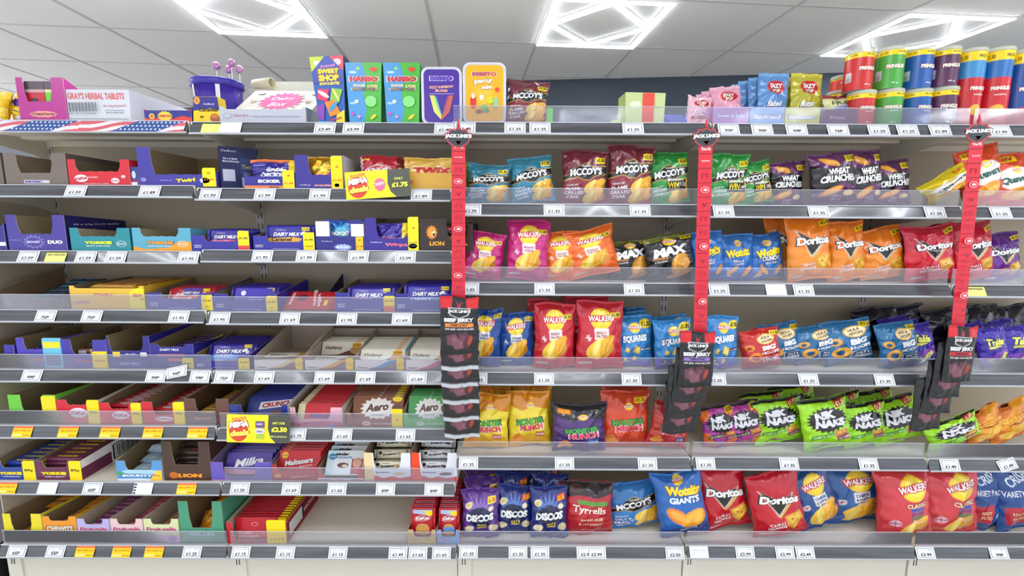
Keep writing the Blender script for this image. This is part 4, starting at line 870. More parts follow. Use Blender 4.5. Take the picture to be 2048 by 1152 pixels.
def DMB(w, h, base='34208c', low=None, word='', wc='white', t=.011, fl=True, extra=None):
    o = []
    if low: o.append(('p', [(-1, -1), (1, -1), (1, -.25), (.2, .0), (-1, -.1)], low))
    o += [('t', 'Cadbury', -.38, .68, .5, .26, 'c8b8e8', 0, .3, None, .0), ('t', 'DAIRY MILK', -.1, .28, 1.25, .36, 'white', 0, .25, None, .04), ('e', .66, .38, .1, .2, 'f4f0e8', -30), ('e', .8, .2, .09, .17, 'e8e0f4', 0)]
    if word: o.append(('t', word, -.35, -.2, .95, .36, wc, 0, .2, None, .03))
    o += [('r', -.8, -.82, -.3, -.58, 'c8c0d8'), ('r', -.2, -.82, .6, -.6, '8a7a6a')]
    if fl: o += [('r', .62, .62, .98, .95, 'ffe100'), ('t', '£1.95', .8, .78, .3, .2, '20180a')]
    return bar('chocolate_tablet', w, h, t, base, o + (extra or []))
FL = 'ffe100'
# ---------- lowest shelf, bays 1-2
T = tray(0, 7, 14, 90, 1062, 1028, 'e8d820', [('t', 'TOFFO', -.1, .3, 1.2, .5, 'e08a20')], 'yellow open tray of orange chew packs at the left end of the lowest shelf', 'yellow chew tray', hb=.09, cut=(.2, .74), depth=.36)
pr = bar('chew_pack', .125, .032, .022, 'e0901c', [('t', 'CHEWS', 0, 0, 1.2, .6, 'f4e8c0')], 'f0d040'); pos = lying(1, 5, .05, .06, .022, -.01, .0, 1); fill(T, pr, [(x, y, z, tl, yw + 15 * ((i % 3) - 1), rl) for i, (x, y, z, tl, yw, rl) in enumerate(pos)], 'orange chew pack lying frontmost in the yellow open tray', 'orange chew pack heaped in the yellow open tray', 'sweets', 'orange chew packs in the yellow tray')
T = tray(0, 7, 92, 158, 1042, 1033, 'f0981c', [('p', [(-1, -1), (1, -1), (1, -.2), (-1, -.4)], 'f6c020'), ('t', 'CHEWITS', 0, .3, 1.6, .5, 'e8e0d0', 0, 0, '7a4a10', .05)], 'orange carton of chewy sweets beside the yellow open tray', 'orange chewy sweets carton', hb=.085, cut=(.2, .8), depth=.36, side='e8b020')
pr = bar('chew_stick', .12, .024, .02, 'e88a18', [('t', 'CHEWITS', 0, 0, 1.4, .6, 'f4e0c0')], 'f0c040'); fill(T, pr, lying(2, 9, .03, .034, .02, 0, .02, 0) + [P0(0, .02, .055, 86, 0)], 'orange chew stick frontmost in the orange carton', 'orange chew stick in the rows of the orange carton', 'sweets', 'orange chew sticks in the orange carton')
for (x0, x1, col, c2, lab, sh, pc) in ((160, 224, 'b8b0e0', '8a3a80', 'pale violet carton of purple chews beside the orange carton', 'pale violet chew carton', '8a3a72'), (226, 290, 'e8c8c8', 'd05080', 'pale pink carton of pink chews in the middle of three chew cartons', 'pale pink chew carton', 'd0607a'), (292, 361, 'dce0a8', 'c86a60', 'pale green carton of mixed chews beside the green mix tray', 'pale green chew carton', 'c89078')):
    T = tray(0, 7, x0, x1, 1049, 1038, col, [('p', [(-1, -1), (1, -1), (1, -.3), (-1, .0)], 'c8b8e8' if x0 < 200 else 'f0c8d8' if x0 < 280 else 'd8b0e0'), ('t', 'Fruit-tella', 0, .5, 1.7, .42, 'c03060', 0, .15, 'f4e8f0', .03), ('e', .6, -.5, .25, .35, 'b870d0')], lab, sh, hb=.09, cut=(.22, .8), depth=.36, side=col, inner='c8b8a0')
    pr = bar('chew_stick', .125, .024, .02, pc, [('t', 'Fruit-tella', 0, 0, 1.5, .7, 'f0e0e0', 0, .1)], c2); n = {160: 3, 226: 2, 292: 2}[x0]
    fill(T, pr, lying(n, 10, .03, .031, .019, 0, .002, 0), f'frontmost chew stick in the {sh}', f'chew stick in the rows of the {sh}', 'sweets', f'chew sticks in the {sh}')
T = tray(0, 7, 364, 450, 1056, 1003, '4a9a78', [('p', [(-1, -1), (1, -1), (1, -.4), (-1, -.4)], '3a8a68'), ('t', 'MIX-UPS', 0, .2, 1.2, .5, 'b0d8e0', 0, 0, '2a6a60', .04)], 'green shelf carton with a deep cut-out holding orange sweet bags', 'green mix carton', hb=.12, cut=(.22, .78), depth=.36)
for k in range(4):
    o = make_bag('sweet_bag', .125, .10, .016, ('f09a18', [('noise', 3, 'f8c040', .4), ('e', .2, .1, .4, .3, 'f8d870'), ('t', 'MIX', 0, .3, .8, .3, 'e86a10')]), 900 + k, nu=26, nv=26); o.location = (T[4] + J.uniform(-.008, .008), T[5] + .05 + .07 * k, T[6] + .004); o.rotation_euler = Euler((rad(-55 + 5 * k), rad(J.uniform(-25, 25)), 0), 'XYZ'); rest(o, T[6] + .003 + .006 * k)
    tag(o, ['shiny orange sweet bag frontmost in the green carton', 'shiny orange sweet bag heaped behind in the green carton'][min(k, 1)], 'sweets', None if k == 0 else 'orange sweet bags in the green carton')
T = tray(1, 7, 456, 575, 1085, 1045, 'c41828', [], 'red carton of plain chocolate slabs with a yellow price edge, lowest shelf', 'red plain chocolate carton', hb=.105, cut=(.1, .8), depth=.34, side='b01424', inner='c0ac98', flash_=(536, 574, 1040, [('t', '£1.15', 0, -.6, 1.5, .2, 'b08a10')], FL, '20180a'), side_ops=[('r', -.9, -.7, .9, .7, '2a1a1a'), ('r', -.85, -.6, -.1, .6, 'e8e4e0'), ('r', 0, -.6, .85, .6, '8a1420'), ('t', 'PLAIN CHOCOLATE', .4, 0, .8, .4, 'f0e0e0')])
pr = box_bar('chocolate_tablet', .225, .092, .011, 'c81c2c', [('e', -.25, .35, .14, .17, 'f0c0c0'), ('e', -.25, .35, .12, .13, 'c81c2c'), ('e', .45, .3, .18, .35, '5a3428'), ('t', 'PLAIN', -.6, -.45, .5, .18, 'f0d8d8'), ('t', 'CHOCOLATE', -.45, -.75, .8, .18, 'f0d8d8'), ('r', .68, -1, 1, 1, FL)], '8a1420', 'ffe100')
fill(T, pr, standing(16, .03, .0185, 14, 0), 'front red plain chocolate slab in the lowest carton', 'red plain chocolate slab filed behind in the lowest carton', 'chocolate', 'plain chocolate slabs in the red carton')
for (x0, x1, lab, c3, pw) in ((816, 872, 'orange', 'e0a050', 'caramel'), (874, 919, 'blue', '6a9ad8', 'cookie')):
    T = tray(1, 7, x0, x1, 1074, 1060, 'd8b870' if lab == 'orange' else '88a8d8', [('e', -.5, .2, .3, .3, 'd8a0a0')], f'{lab} fronted small tray of red wafer packs, lowest shelf', f'{lab} wafer tray', hb=.03, cut=(.2, .85), depth=.3, side='b02028')
    pr = bar('wafer_pack', .108 if lab == 'orange' else .098, .15, .014, 'c01828', [('p', [(-1, .75), (1, .6), (1, 1), (-1, 1)], 'b8c8e8'), ('p', [(.1, .95), (1, .9), (1, .6), (.4, .6)], FL), ('e', 0, .42, .85, .22, 'f0e8e8', 5), ('e', 0, .42, .8, .19, 'c81020', 5), ('t', 'KitKat', 0, .42, 1.35, .24, 'white', 5, .15, None, .04), ('e', 0, -.15, .6, .2, 'd89a50'), ('r', -.7, -.65, .7, -.2, c3), ('e', 0, -.65, .62, .16, 'c88a48'), ('r', -.9, -1, .9, -.85, '9ab8e0')], 'd02030')
    fill(T, pr, standing(9, .03, .03, 4), f'front red wafer pack in the {lab} fronted tray', f'red wafer pack standing behind in the {lab} fronted tray', 'chocolate', f'wafer packs in the {lab} tray')
# ---------- seventh shelf
def YK(x0, x1, col, lab, sh, sub, n, so=None, so_ops=None):
    T = tray(0, 6, x0, x1, 936, 922, col, [('t', 'YORKIE', -.25, .1, 1.15, .5, 'ffe100', 0, 0, '1a1a3a', .07), ('t', sub, -.2, -.45, .9, .2, 'e8e8f0')], lab, sh, hb=.1, cut=(.16, .7), depth=.34, side=so or col, side_ops=so_ops, flash_=(x1 - 24, x1, 922, [('t', '89p', 0, .0, 1.5, .34, '3a3410', 0, 0, None, .02)], FL, ''))
    pr = bar('chocolate_bar', (T[1] - .012), .034, .02, col, [('t', 'YORKIE', 0, 0, 1.2, .75, 'ffd820', 0, 0, None, .05)], 'e8c020'); fill(T, pr, lying(n, 9, .03, .035, .02, 0, .002, 0), f'front chunky bar in the {sh}', f'chunky bar in the rows of the {sh}', 'chocolate', f'chunky bars in the {sh}')
YK(-6, 74, '20409c', 'blue open carton of chunky bars cut by the left picture edge', 'blue chunky bar carton', 'ORIGINAL', 3)
YK(76, 166, '6a2848', 'maroon open carton of raisin chunky bars with a white printed side', 'maroon chunky bar carton', 'RAISIN & BISCUIT', 4, 'e8e4e0', [('r', -1, -1, -.1, .2, '6a2848'), ('r', -.05, -.8, .95, .8, '1c1c1c'), ('r', 0, -.7, .9, .7, 'f0f0f0')] + [('r', .03 + i * .05, -.62, .05 + i * .05 + (.01 if i % 3 else 0), .62, '1c1c1c') for i in range(17)])
T = tray(0, 6, 236, 326, 940, 922, '5a9ad0', [('p', [(-1, .3), (-.6, 1), (1, 1), (1, .2)], 'a8d8f0'), ('p', [(-1, -1), (1, -1), (1, -.8), (0, -.6), (-1, -.7)], 'e8f4fa'), ('e', -.85, .3, .2, .3, '4aa060'), ('t', 'BOUNTY', -.08, -.05, 1.35, .42, 'f4f8fc', 0, .1, '2a5a9a', .06), ('p', [(.45, -.95), (1, -.95), (1, .9), (.75, .9)], 'ffd040'), ('t', '89p', .78, -.05, .3, .4, 'c86a10')], 'pale blue coconut bar carton standing alone on the seventh shelf', 'pale blue coconut bar carton', hb=.13, cut=(.2, .8), depth=.3, side='e4eaf0')
pr = bar('coconut_bar', .15, .034, .022, '9ab8cc', [('p', [(-1, -1), (0, -1), (-.2, 1), (-1, 1)], 'b8d0e0'), ('t', 'BOUNTY', .1, 0, 1.2, .6, 'e8f0f8')], 'c0d0dc'); fill(T, pr, [P0(0, .04, .012, 84, 0), P0(0, .075, .012, 84, 2), P0(0.005, .085, .035, 80, -3), P0(0, .12, .035, 84, 2), P0(.006, .13, .058, 60, -4), P0(0, .165, .058, 84, 4), P0(0, .21, .058, 84, 2), P0(.0, .21, .08, 84, -3)], 'front pale blue coconut bar in its carton', 'pale blue coconut bar heaped in the coconut carton', 'chocolate', 'coconut bars in the pale blue carton')
T = tray(0, 6, 330, 424, 930, 884, '4a3226', [('t', 'LION', .1, -.35, 1.0, .5, 'ff9a18', 0, 0, '5a2a08', .07), ('s', -.58, -.3, .22, .5, 'c86a10')], 'dark brown carton with a tall cut-out and orange lettering, seventh shelf', 'dark brown bar carton', hb=.14, cut=(.2, .78), depth=.3)
pr = bar('nut_bar', .15, .036, .024, '3a2a24', [('t', 'LION', .3, 0, .8, .7, 'd86a18'), ('noise', 3, 'a0a0a0', .3)], '8a8a86'); fill(T, pr, [P0(0, .04 + .04 * (k // 3), .05 + .025 * (k % 3) + .012 * (k // 3), 80, J.uniform(-3, 3)) for k in range(12)] , 'front brown bar showing in the dark cut-out carton', 'brown bar stacked in the dark cut-out carton', 'chocolate', 'brown bars in the dark carton')
T = tray(1, 6, 424, 545, 955, 925, '6a58b8', [('p', [(-1, -1), (1, -1), (1, -.3), (.4, -.2), (-1, -.6)], 'c890b8')], 'lilac chocolate carton at the left of the second bay, seventh shelf', 'lilac chocolate carton', hb=.13, cut=(.2, .74), depth=.32, side='5a4aa8', inner='8878a8')
pr = box_bar('chocolate_tablet', .2, .09, .011, '5038a0', [('p', [(-1, -1), (1, -1), (1, -.7), (-1, -.5)], 'c878a0'), ('t', 'Milka', .05, .15, 1.25, .75, 'white', 8, .3, None, .03)], '3a2a80'); fill(T, pr, standing(9, .04, .03, 30), 'front lilac milk chocolate slab in its carton', 'lilac milk chocolate slab filed behind in the lilac carton', 'chocolate', 'lilac slabs in the carton')
T = tray(1, 6, 546, 634, 942, 930, 'c02030', [('t', 'Maltesers', .3, -.1, .9, .4, 'd8a0a0', 8, .2), ('e', -.75, 0, .16, .4, 'd8a030')], 'red carton of malt chocolate slabs between lilac and white cartons', 'red malt chocolate carton', hb=.09, cut=(.1, .9), depth=.32)
pr = box_bar('chocolate_tablet', .19, .105, .012, 'd01424', [('e', -.72, .62, .16, .26, 'ffc820'), ('t', '£1.69', -.72, .62, .24, .16, '8a1010'), ('t', 'Maltesers', .0, .12, 1.35, .42, 'white', 8, .15, '8a0a14', .03), ('t', 'BUTTONS', .35, -.22, .6, .14, 'f4e0e0', 8)], 'a01020'); fill(T, pr, standing(11, .03, .026, 26), 'front red malt chocolate slab in its carton', 'red malt chocolate slab filed behind in the red carton', 'chocolate', 'malt slabs in the red carton')
T = tray(1, 6, 636, 728, 958, 938, 'd03838', [('p', [(-1, -.3), (-.6, 0), (-.3, -.3), (0, 0), (.3, -.3), (.6, 0), (1, -.2), (1, 1), (-1, 1)], 'eef0f4'), ('t', 'classic', .5, -.7, .5, .3, 'f0c0c0')], 'white and red milk bar carton beside the malt chocolates', 'white and red milk bar carton', hb=.09, cut=(.1, .9), depth=.32, side='b08868')
pr = box_bar('chocolate_tablet', .165, .105, .012, 'eef2f6', [('r', -1, -1, -.6, 1, 'd8ecf4'), ('e', -.72, .5, .22, .25, '3a90b8'), ('t', '£1.65', -.72, .5, .3, .14, 'white'), ('t', 'kinder', -.2, .7, .7, .22, '1a1418', 0, 0, None, .05), ('t', 'CHOCOLATE', -.12, .42, .9, .16, '3a8ac0'), ('r', .35, -.9, .95, .3, 'b84048'), ('e', .65, .0, .24, .4, 'd8a888'), ('e', -.1, -.2, .3, .2, '6a4030'), ('e', 0, -.25, .15, .1, 'e8dcc8')], 'd8dce0')
fill(T, pr, standing(7, .03, .04, 40, 0, 0, .003), 'front white milk chocolate box in the white and red carton', 'white milk chocolate box filed behind in the white and red carton', 'chocolate', 'milk chocolate boxes in the carton')
for (x0, x1, fcol, lab, sh, bc) in ((730, 822, 'f0d8a0', 'cream edged carton of white wafer bars on the seventh shelf', 'cream edged wafer carton', 'e8e0c0'), (824, 914, 'f04818', 'orange edged carton of hazelnut wafer bars at the bay end', 'orange edged wafer carton', 'e4e4e8')):
    T = tray(1, 6, x0, x1, 938, 906, 'e8eaf0', [('p', [(-1, -1), (1, -1), (1, -.2), (.5, -.5), (.2, -.2), (-.2, -.5), (-.5, -.1), (-1, -.5)], 'd84848'), ('t', 'bueno', -.2, .45, .6, .3, '3a2a2a'), ('e', .5, .2, .3, .25, 'd8c090' if x0 < 800 else '6a4a3a', 30)], lab, sh, hb=.14, cut=(.2, .8), depth=.3, side='e8e4dc', side_l=fcol)
    m = MB(); m.prism([(-T[1] / 2, 0), (-T[1] / 2 + T[1] * .21, 0), (-T[1] / 2 + T[1] * .17, T[3]), (-T[1] / 2 + .004, T[3] + .003), (-T[1] / 2, T[3] - .004)], 'y', -.0014, -.0003, fcol); m.build('edge_flap', 'gloss_card', T[0])
    pr = bar('wafer_bar', T[1] * .8, .04, .022, bc, [('t', 'kinder', -.2, .6, .5, .2, '2a2020'), ('t', 'bueno', -.1, .0, .9, .62, '1a1014', 4, .15, None, .04), ('e', .62, .0, .2, .4, 'b89058' if x0 < 800 else '5a3020', 30), ('e', -.75, .3, .12, .4, '2a1a14')], 'e8e8ec')
    fill(T, pr, [P0(0, .03 + .045 * k, .03 + .031 * k, 22 + 3 * k, J.uniform(-1, 1), J.uniform(-2, 2)) for k in range(4)] + [P0(0, .034 + .045 * k, .0145, 84) for k in range(5)] + [P0(0, .085 + .045 * k, .0385, 84) for k in range(3)], f'front wafer bar in the {sh}', f'wafer bar heaped in the {sh}', 'chocolate', f'wafer bars in the {sh}')
# ---------- sixth shelf
T = tray(0, 5, 24, 118, 828, 790, '6cc83c', [('t', 'AERO', -.1, 0, .8, .3, 'a0e080')], 'lime green bubble bar tray at the left of the sixth shelf', 'lime green bubble bar tray', hb=.11, cut=(.26, .74), depth=.34, flash_=(90, 118, 792, [('t', '89p', 0, -.5, 1.3, .2, '3a8a2a')], 'f4dc10', ''))
pr = bar('bubble_bar', .15, .034, .02, '2a7a34', [('p', [(-.4, -1), (.8, -1), (.5, 1), (-.6, 1)], 'c8ccc8'), ('t', 'Aero', .1, 0, .8, .8, '2a2420', 0, .2)], '1c4a24'); fill(T, pr, [P0(0, .04 + .045 * k, .002 + .022 * (k // 2), 60 + 20 * (k % 2), J.uniform(-8, 8)) for k in range(7)], 'green bubble bar frontmost in the lime tray', 'green bubble bar heaped in the lime tray', 'chocolate', 'bubble bars in the lime tray')
for (x0, x1, fx, n, lab, sh, yl, yc) in ((118, 203, 24, 1, 'red wafer finger tray with torn edge beside the lime tray', 'red torn wafer finger tray', 810, 800), (203, 286, 20, 4, 'red wafer finger tray with a white printed side, sixth shelf', 'red wafer finger tray with white side', 818, 806), (288, 372, 22, 3, 'red chunky wafer tray beside the brown chew tray', 'red chunky wafer tray', 830, 804)):
    T = tray(0, 5, x0, x1, yl, yc, 'd42030', [('e', 0, .2, .42, .5, 'f0e8ec'), ('t', 'KitKat', 0, .2, .66, .4, 'c01828', 0, .2, None, .03)], lab, sh, hb=.12, cut=(.24, .72), depth=.34, torn=True, side='c8c4bc', flash_=(x1 - fx, x1, yc, [('t', '89p', 0, .0, 1.3, .24, '6a5a10')], FL, ''))
    pr = bar('wafer_finger_bar', T[1] - .012, .036, .018, 'b81424', [('e', 0, 0, .55, .8, 'f0e4e4'), ('t', 'KitKat', 0, 0, .9, .7, 'c01828', 0, .2)], 'd8a0a0'); fill(T, pr, lying(n, 8, .03, .036, .018, 0, .002, 0 if n > 1 else 0), f'front red wafer bar in the {sh}', f'red wafer bar in the rows of the {sh}', 'chocolate', f'red wafer bars in the {sh}')
T = tray(0, 5, 374, 460, 826, 798, '6a4238', [('t', 'ROLO', -.2, .1, .8, .4, 'e8785a', 0, .2, '8a5a20', .03)], 'brown tray of gold chew rolls at the right of the left bay, sixth shelf', 'brown toffee roll tray', hb=.12, cut=(.24, .72), depth=.34, inner='6a5038')
pr = bar('toffee_roll', .135, .024, .022, 'c8a040', [('t', 'ROLO', 0, 0, .9, .7, 'a02820')], 'd8b050'); fill(T, pr, lying(2, 9, .03, .03, .022, 0, .002, 0), 'front gold toffee roll in the brown tray', 'gold toffee roll in the rows of the brown tray', 'chocolate', 'toffee rolls in the brown tray')
T = tray(1, 5, 462, 578, 830, 810, '24348c', [('r', -.9, -.6, -.5, .7, 'e8e8f0'), ('t', 'CRUNCH', .3, 0, .8, .5, 'e8e0e8')], 'navy chocolate carton behind the lower yellow deals card', 'navy crunch chocolate carton', hb=.135, cut=(.2, .9), depth=.34, side='d8d8dc')
pr = box_bar('chocolate_tablet', .2, .1, .011, '1c2c8c', [('p', [(-.5, -.1), (1, .3), (1, .85), (-.45, .55)], 'f0f0f4'), ('t', 'CRUNCH', .28, .4, 1.3, .42, 'c01c30', 7, .15, None, .05), ('e', .4, -.4, .3, .3, '5a3020'), ('t', 'CRISPED RICE', -.3, -.5, .8, .16, 'a0b0e8')], '142070'); fill(T, pr, standing(10, .05, .026, 32, .01), 'front navy crisped chocolate slab with red lettering', 'navy crisped chocolate slab filed behind the front one', 'chocolate', 'navy slabs in the navy carton')
T = tray(1, 5, 582, 686, 838, 815, 'e8b0bc', [('p', [(-1, -1), (1, -1), (1, .2), (.3, .5), (-1, .1)], 'd06078'), ('t', 'Milkybar', -.1, -.2, .8, .4, '3050a8'), ('e', .6, -.5, .15, .3, '8a90d0'), ('e', -.7, -.6, .12, .25, 'c01c30')], 'pink fronted carton of red and cream chocolate slabs', 'pink fronted chocolate carton', hb=.1, cut=(.1, .78), depth=.34, side='e0d4c8')
pr = box_bar('chocolate_tablet', .19, .085, .011, 'd01c2c', [('r', -1, -1, -.68, 1, 'e8dcb0'), ('t', 'Milkybar', .2, -.3, 1.2, .5, '2038a0', 0, .1, None, .04), ('r', .6, -1, 1, 0, 'f0e8e8')], 'b01424', 'e8dcb0'); fill(T, pr, standing(14, .02, .021, 32, 0, 0, .0012), 'front red slab with a cream end in the pink carton', 'red slab with a cream end filed in the pink carton', 'chocolate', 'red and cream slabs in the pink carton')
for (x0, x1, col, bc, t2, lab, sh, n) in ((694, 806, '9a4a34', '8a4a28', 'chocolate', 'brown fronted bubble chocolate carton between pink and green ones', 'brown bubble chocolate carton', 10), (808, 903, '5ab85a', '3aa048', '', 'green fronted mint bubble chocolate carton by the left jerky packs', 'green mint chocolate carton', 4)):
    T = tray(1, 5, x0, x1, 838, 826, col, [('e', -.3, -.1, .16, .5, 'e8d8d0'), ('t', 'AERO', -.3, -.1, .24, .4, col), ('t', t2 or 'mint', .3, -.1, .7, .4, 'f0e0d8')], lab, sh, hb=.125, cut=(.08, .92), depth=.34, side='c8b090', flash_=(x1 - 22, x1, 818, [('e', 0, -.2, .3, .1, 'e8a020')], FL, '') if n > 5 else None)
    pr = box_bar('chocolate_tablet', T[1] - .02, .115, .012, bc, [('s', 0, .05, .72, .85, 'f0ece4', 16, .8), ('t', 'Aero', -.02, .15, .9, .6, '5a2a1a', 6, .25, None, .04), ('t', t2 or 'peppermint', 0, -.4, .5, .12, '7a5a8a'), ('e', .75, .1, .2, .3, '6a3418'), ('e', .75, .75, .2, .2, FL)], bc, bc); fill(T, pr, standing(n, .03, .03, 28), f'front bubble chocolate slab in the {sh}', f'bubble chocolate slab filed behind in the {sh}', 'chocolate', f'bubble slabs in the {sh}')
# ---------- fifth shelf
T = tray(0, 4, -30, 34, 712, 690, '34289a', [], 'dark violet bar tray cut by the left picture edge, fifth shelf', 'dark violet edge tray', hb=.11, depth=.3, flash_=(0, 30, 708, [('t', '99p', 0, .1, 1.4, .34, 'd8701c')], 'f0d860', ''), cut=(.1, .7))
T = tray(0, 4, 40, 130, 700, 676, '4a3ab0', [('t', 'Wispa', .0, -.1, .9, .4, 'd83850', 0, .1, '5a2a70', .06)], 'violet bar tray with a pale blue price panel, fifth shelf', 'violet tray with pale blue panel', hb=.12, depth=.3, cut=(.16, .74), flash_=(92, 129, 676, [('r', -.9, .35, .9, .75, 'ffe020'), ('r', -.8, -.8, .8, -.1, '4a6a98')], '6cc0e0', ''))
pr = bar('chocolate_bar', .15, .032, .02, '4a30a8', [('r', -1, -1, -.7, 1, 'c0b8d8'), ('r', .4, -1, 1, 1, '8ac8e0')], 'c0c0d0'); fill(T, pr, [P0(0, .025 + .034 * j, .004 + .021 * k, 2, J.uniform(-2, 2)) for j in range(1) for k in range(3)] + lying(4, 6, .06, .034, .021, 0, 0, 0), 'violet bar end-on at the front of the pale blue panel tray', 'violet bar in the rows of the pale blue panel tray', 'chocolate', 'violet bars in the pale blue panel tray')
T = tray(0, 4, 130, 218, 708, 680, '4034a0', [('t', 'Wispa', .0, .0, .9, .45, 'd83850', 0, .1, '5a2a70', .06)], 'violet torn tray of gold tipped bars, fifth shelf', 'violet torn tray of gold bars', hb=.12, depth=.3, torn=True, cut=(.2, .7), flash_=(188, 218, 703, [('t', '99p', 0, -.1, 1.4, .3, 'd8601c')], 'ffe020', ''))
pr = bar('gold_bar', .14, .03, .02, '5a4030', [('r', .1, -1, .8, 1, 'e8a830'), ('r', -.8, -.6, -.2, .6, 'b0a8b0')], 'd89020'); fill(T, pr, [P0(0.0, .03, .006 + .021 * k, 2, 0) for k in range(3)] + lying(4, 6, .065, .034, .021, 0, 0, 0), 'gold tipped bar end-on at the front of the torn tray', 'gold tipped bar in the rows of the torn tray', 'chocolate', 'gold tipped bars in the torn violet tray')
T = tray(0, 4, 219, 304, 702, 672, '2c2484', [('r', -.7, -.75, .6, -.1, '4438a0'), ('t', 'DAIRY MILK', 0, -.4, .9, .25, 'b8b0e0'), ('r', -.75, .35, -.4, .9, 'ffd820'), ('t', '48 x 95g', .1, .65, .5, .18, 'white'), ('r', .55, .4, .85, .85, 'e8e8f0')], 'dark navy bar tray standing left of the narrow milk bar box', 'dark navy bar tray', hb=.14, depth=.3, cut=(.05, .86))
pr = bar('chocolate_bar', .14, .034, .018, '1c1850', [('t', 'DAIRY MILK', 0, 0, 1.4, .5, 'c8c8e8')], '3a3a70'); fill(T, pr, lying(3, 6, .04, .04, .018, 0, 0, 0), 'front dark navy bar in the navy tray', 'dark navy bar in the rows of the navy tray', 'chocolate', 'navy bars in the navy tray')
T = tray(0, 4, 305, 390, 694, 688, '2c2688', [('t', 'DAIRY MILK', -.1, .75, .9, .2, 'white', 0, .2), ('r', -.7, .1, .6, .4, '8a4a78'), ('r', -.2, -.3, .4, 0, 'c86a80'), ('t', 'DAIRY MILK', .2, -.6, .7, .18, 'a8a0d0')], 'navy milk bar box with a small yellow price flap, fifth shelf', 'navy milk bar box with yellow flap', hb=(.13, .08), depth=.3, flash_=(366, 389, 716, [('t', '99p', 0, 0, 1.4, .3, '5a5010')], 'e8d840', ''))
pr = bar('chocolate_bar', .14, .034, .018, '301a68', [('t', 'DAIRY MILK', 0, 0, 1.4, .5, 'c8a8e8'), ('r', .75, -1, 1, 1, 'ffe020')], 'e8d030'); fill(T, pr, lying(4, 6, .04, .04, .018, 0, .004, 0), 'front purple bar in the box with the yellow flap', 'purple bar in the rows of the box with the yellow flap', 'chocolate', 'purple bars in the yellow flap box')
def DMT(b, r, x0, x1, yl, lab, sh, pr, n=6, tilt=25, fl=(0, 0), hb=.1, y0=.03, pitch=.022, inner=KRI, flops=None, cut=(.22, .8)):
    T = tray(b, r, x0, x1, yl, yl - 12, '34309a', [('t', 'DAIRY', -.8, .2, .26, .24, 'e0dcf4'), ('t', 'MILK', -.8, -.15, .26, .24, 'e0dcf4'), ('r', -.4, -.7, .5, -.5, '8a88c8')], lab, sh, hb=hb, depth=.3, cut=cut, inner=inner, flash_=(x1 - 22, x1, fl[0], flops or [('t', '£1.95', 0, .25, 1.5, .22, '20180a', 0, 0, None, .03), ('t', 'NEW', 0, -.5, .8, .14, 'a08010')], FL, '') if fl[0] else None)
    fill(T, pr, standing(n, y0, pitch, tilt, .008), f'front milk chocolate slab in the {sh}', f'milk chocolate slab filed behind in the {sh}', 'chocolate', f'slabs in the {sh}'); return T
DMT(0, 4, 392, 500, 722, 'violet slab tray with blue biscuit slabs, right end of the left bay', 'violet biscuit slab tray', DMB(.2, .1, '2c2090', '3a78c8', 'OREO', 'b8d0f0'), 7, 30, (716, 0), .1)
for i, (x0, x1, cw, lab, n, bc, cr) in enumerate(((510, 608, 'e8c890', 'cream wave slab tray, first of four, beside the biscuit slabs', 4, '4a3024', '4a3020'), (611, 709, 'f0a830', 'orange wave slab tray next to the plain cream wave tray', 3, 'e8a820', '2a7a30'), (711, 810, '4a9ac0', 'blue wave slab tray next to the orange wave tray', 13, '2a7a98', '2a8aa8'), (812, 905, 'e0608a', 'pink wave slab tray beside the left hanging jerky packs', 13, 'e06a98', 'e87aa8'))):
    sh = ['cream', 'orange', 'blue', 'pink'][i] + ' wave tray'
    T = tray(1, 4, x0, x1, 720, 714, '8a7078', [('p', [(-1, 1), (-1, -.9), (-.5, -.9), (-.1, -.2), (.4, .9), (1, .7), (1, 1)], 'ece0d8'), ('p', [(-.6, -.8), (-.1, -.2), (.4, .9), (.7, 1), (.95, .95), (.5, .5), (.2, -.3), (-.1, -.6)], cw), ('t', 'Galaxy', -.7, -.45, .42, .4, '6a4a40', 0, .2)], lab, sh, hb=.1 if i else .13, depth=.34, cut=(.08, .92), side='d8c8b0', inner='b8a898', flash_=(x1 - 16, x1 - 2, 716, [('t', '£1', 0, 0, 1, .4, 'c07010')], 'ffd820', ''))
    pr = box_bar('chocolate_tablet', T[1] - .008, .078, .011, 'efe9d8', [('p', [(-1, -1), (1, -1), (1, -.3), (.3, .0), (-.2, -.5), (-1, -.6)], '6a4030'), ('t', 'Galaxy', -.45, .25, .8, .5, '4a3020', 0, .2, None, .02), ('e', .6, 0, .3, .5, 'c8965a'), ('e', .6, .6, .22, .3, 'e8a820'), ('t', '£1.69', .6, .6, .3, .2, '6a3010'), ('r', .92, -1, 1, 1, cr)], 'e8e0cc', cr)
    if i < 2: ps = [P0(0, .04 + .002 * k, .004 + .0115 * k, 86) for k in range(n - 1)] + [P0(.0, .15 + .03 * k, .002, 30) for k in range(4 if i else 0)]
    else: ps = standing(n - 4, .03, .0225, 38, 0, 0, .0012)
    fill(T, pr, ps, f'front cream chocolate slab in the {sh}', f'cream chocolate slab behind the front one in the {sh}', 'chocolate', f'cream slabs in the {sh}')
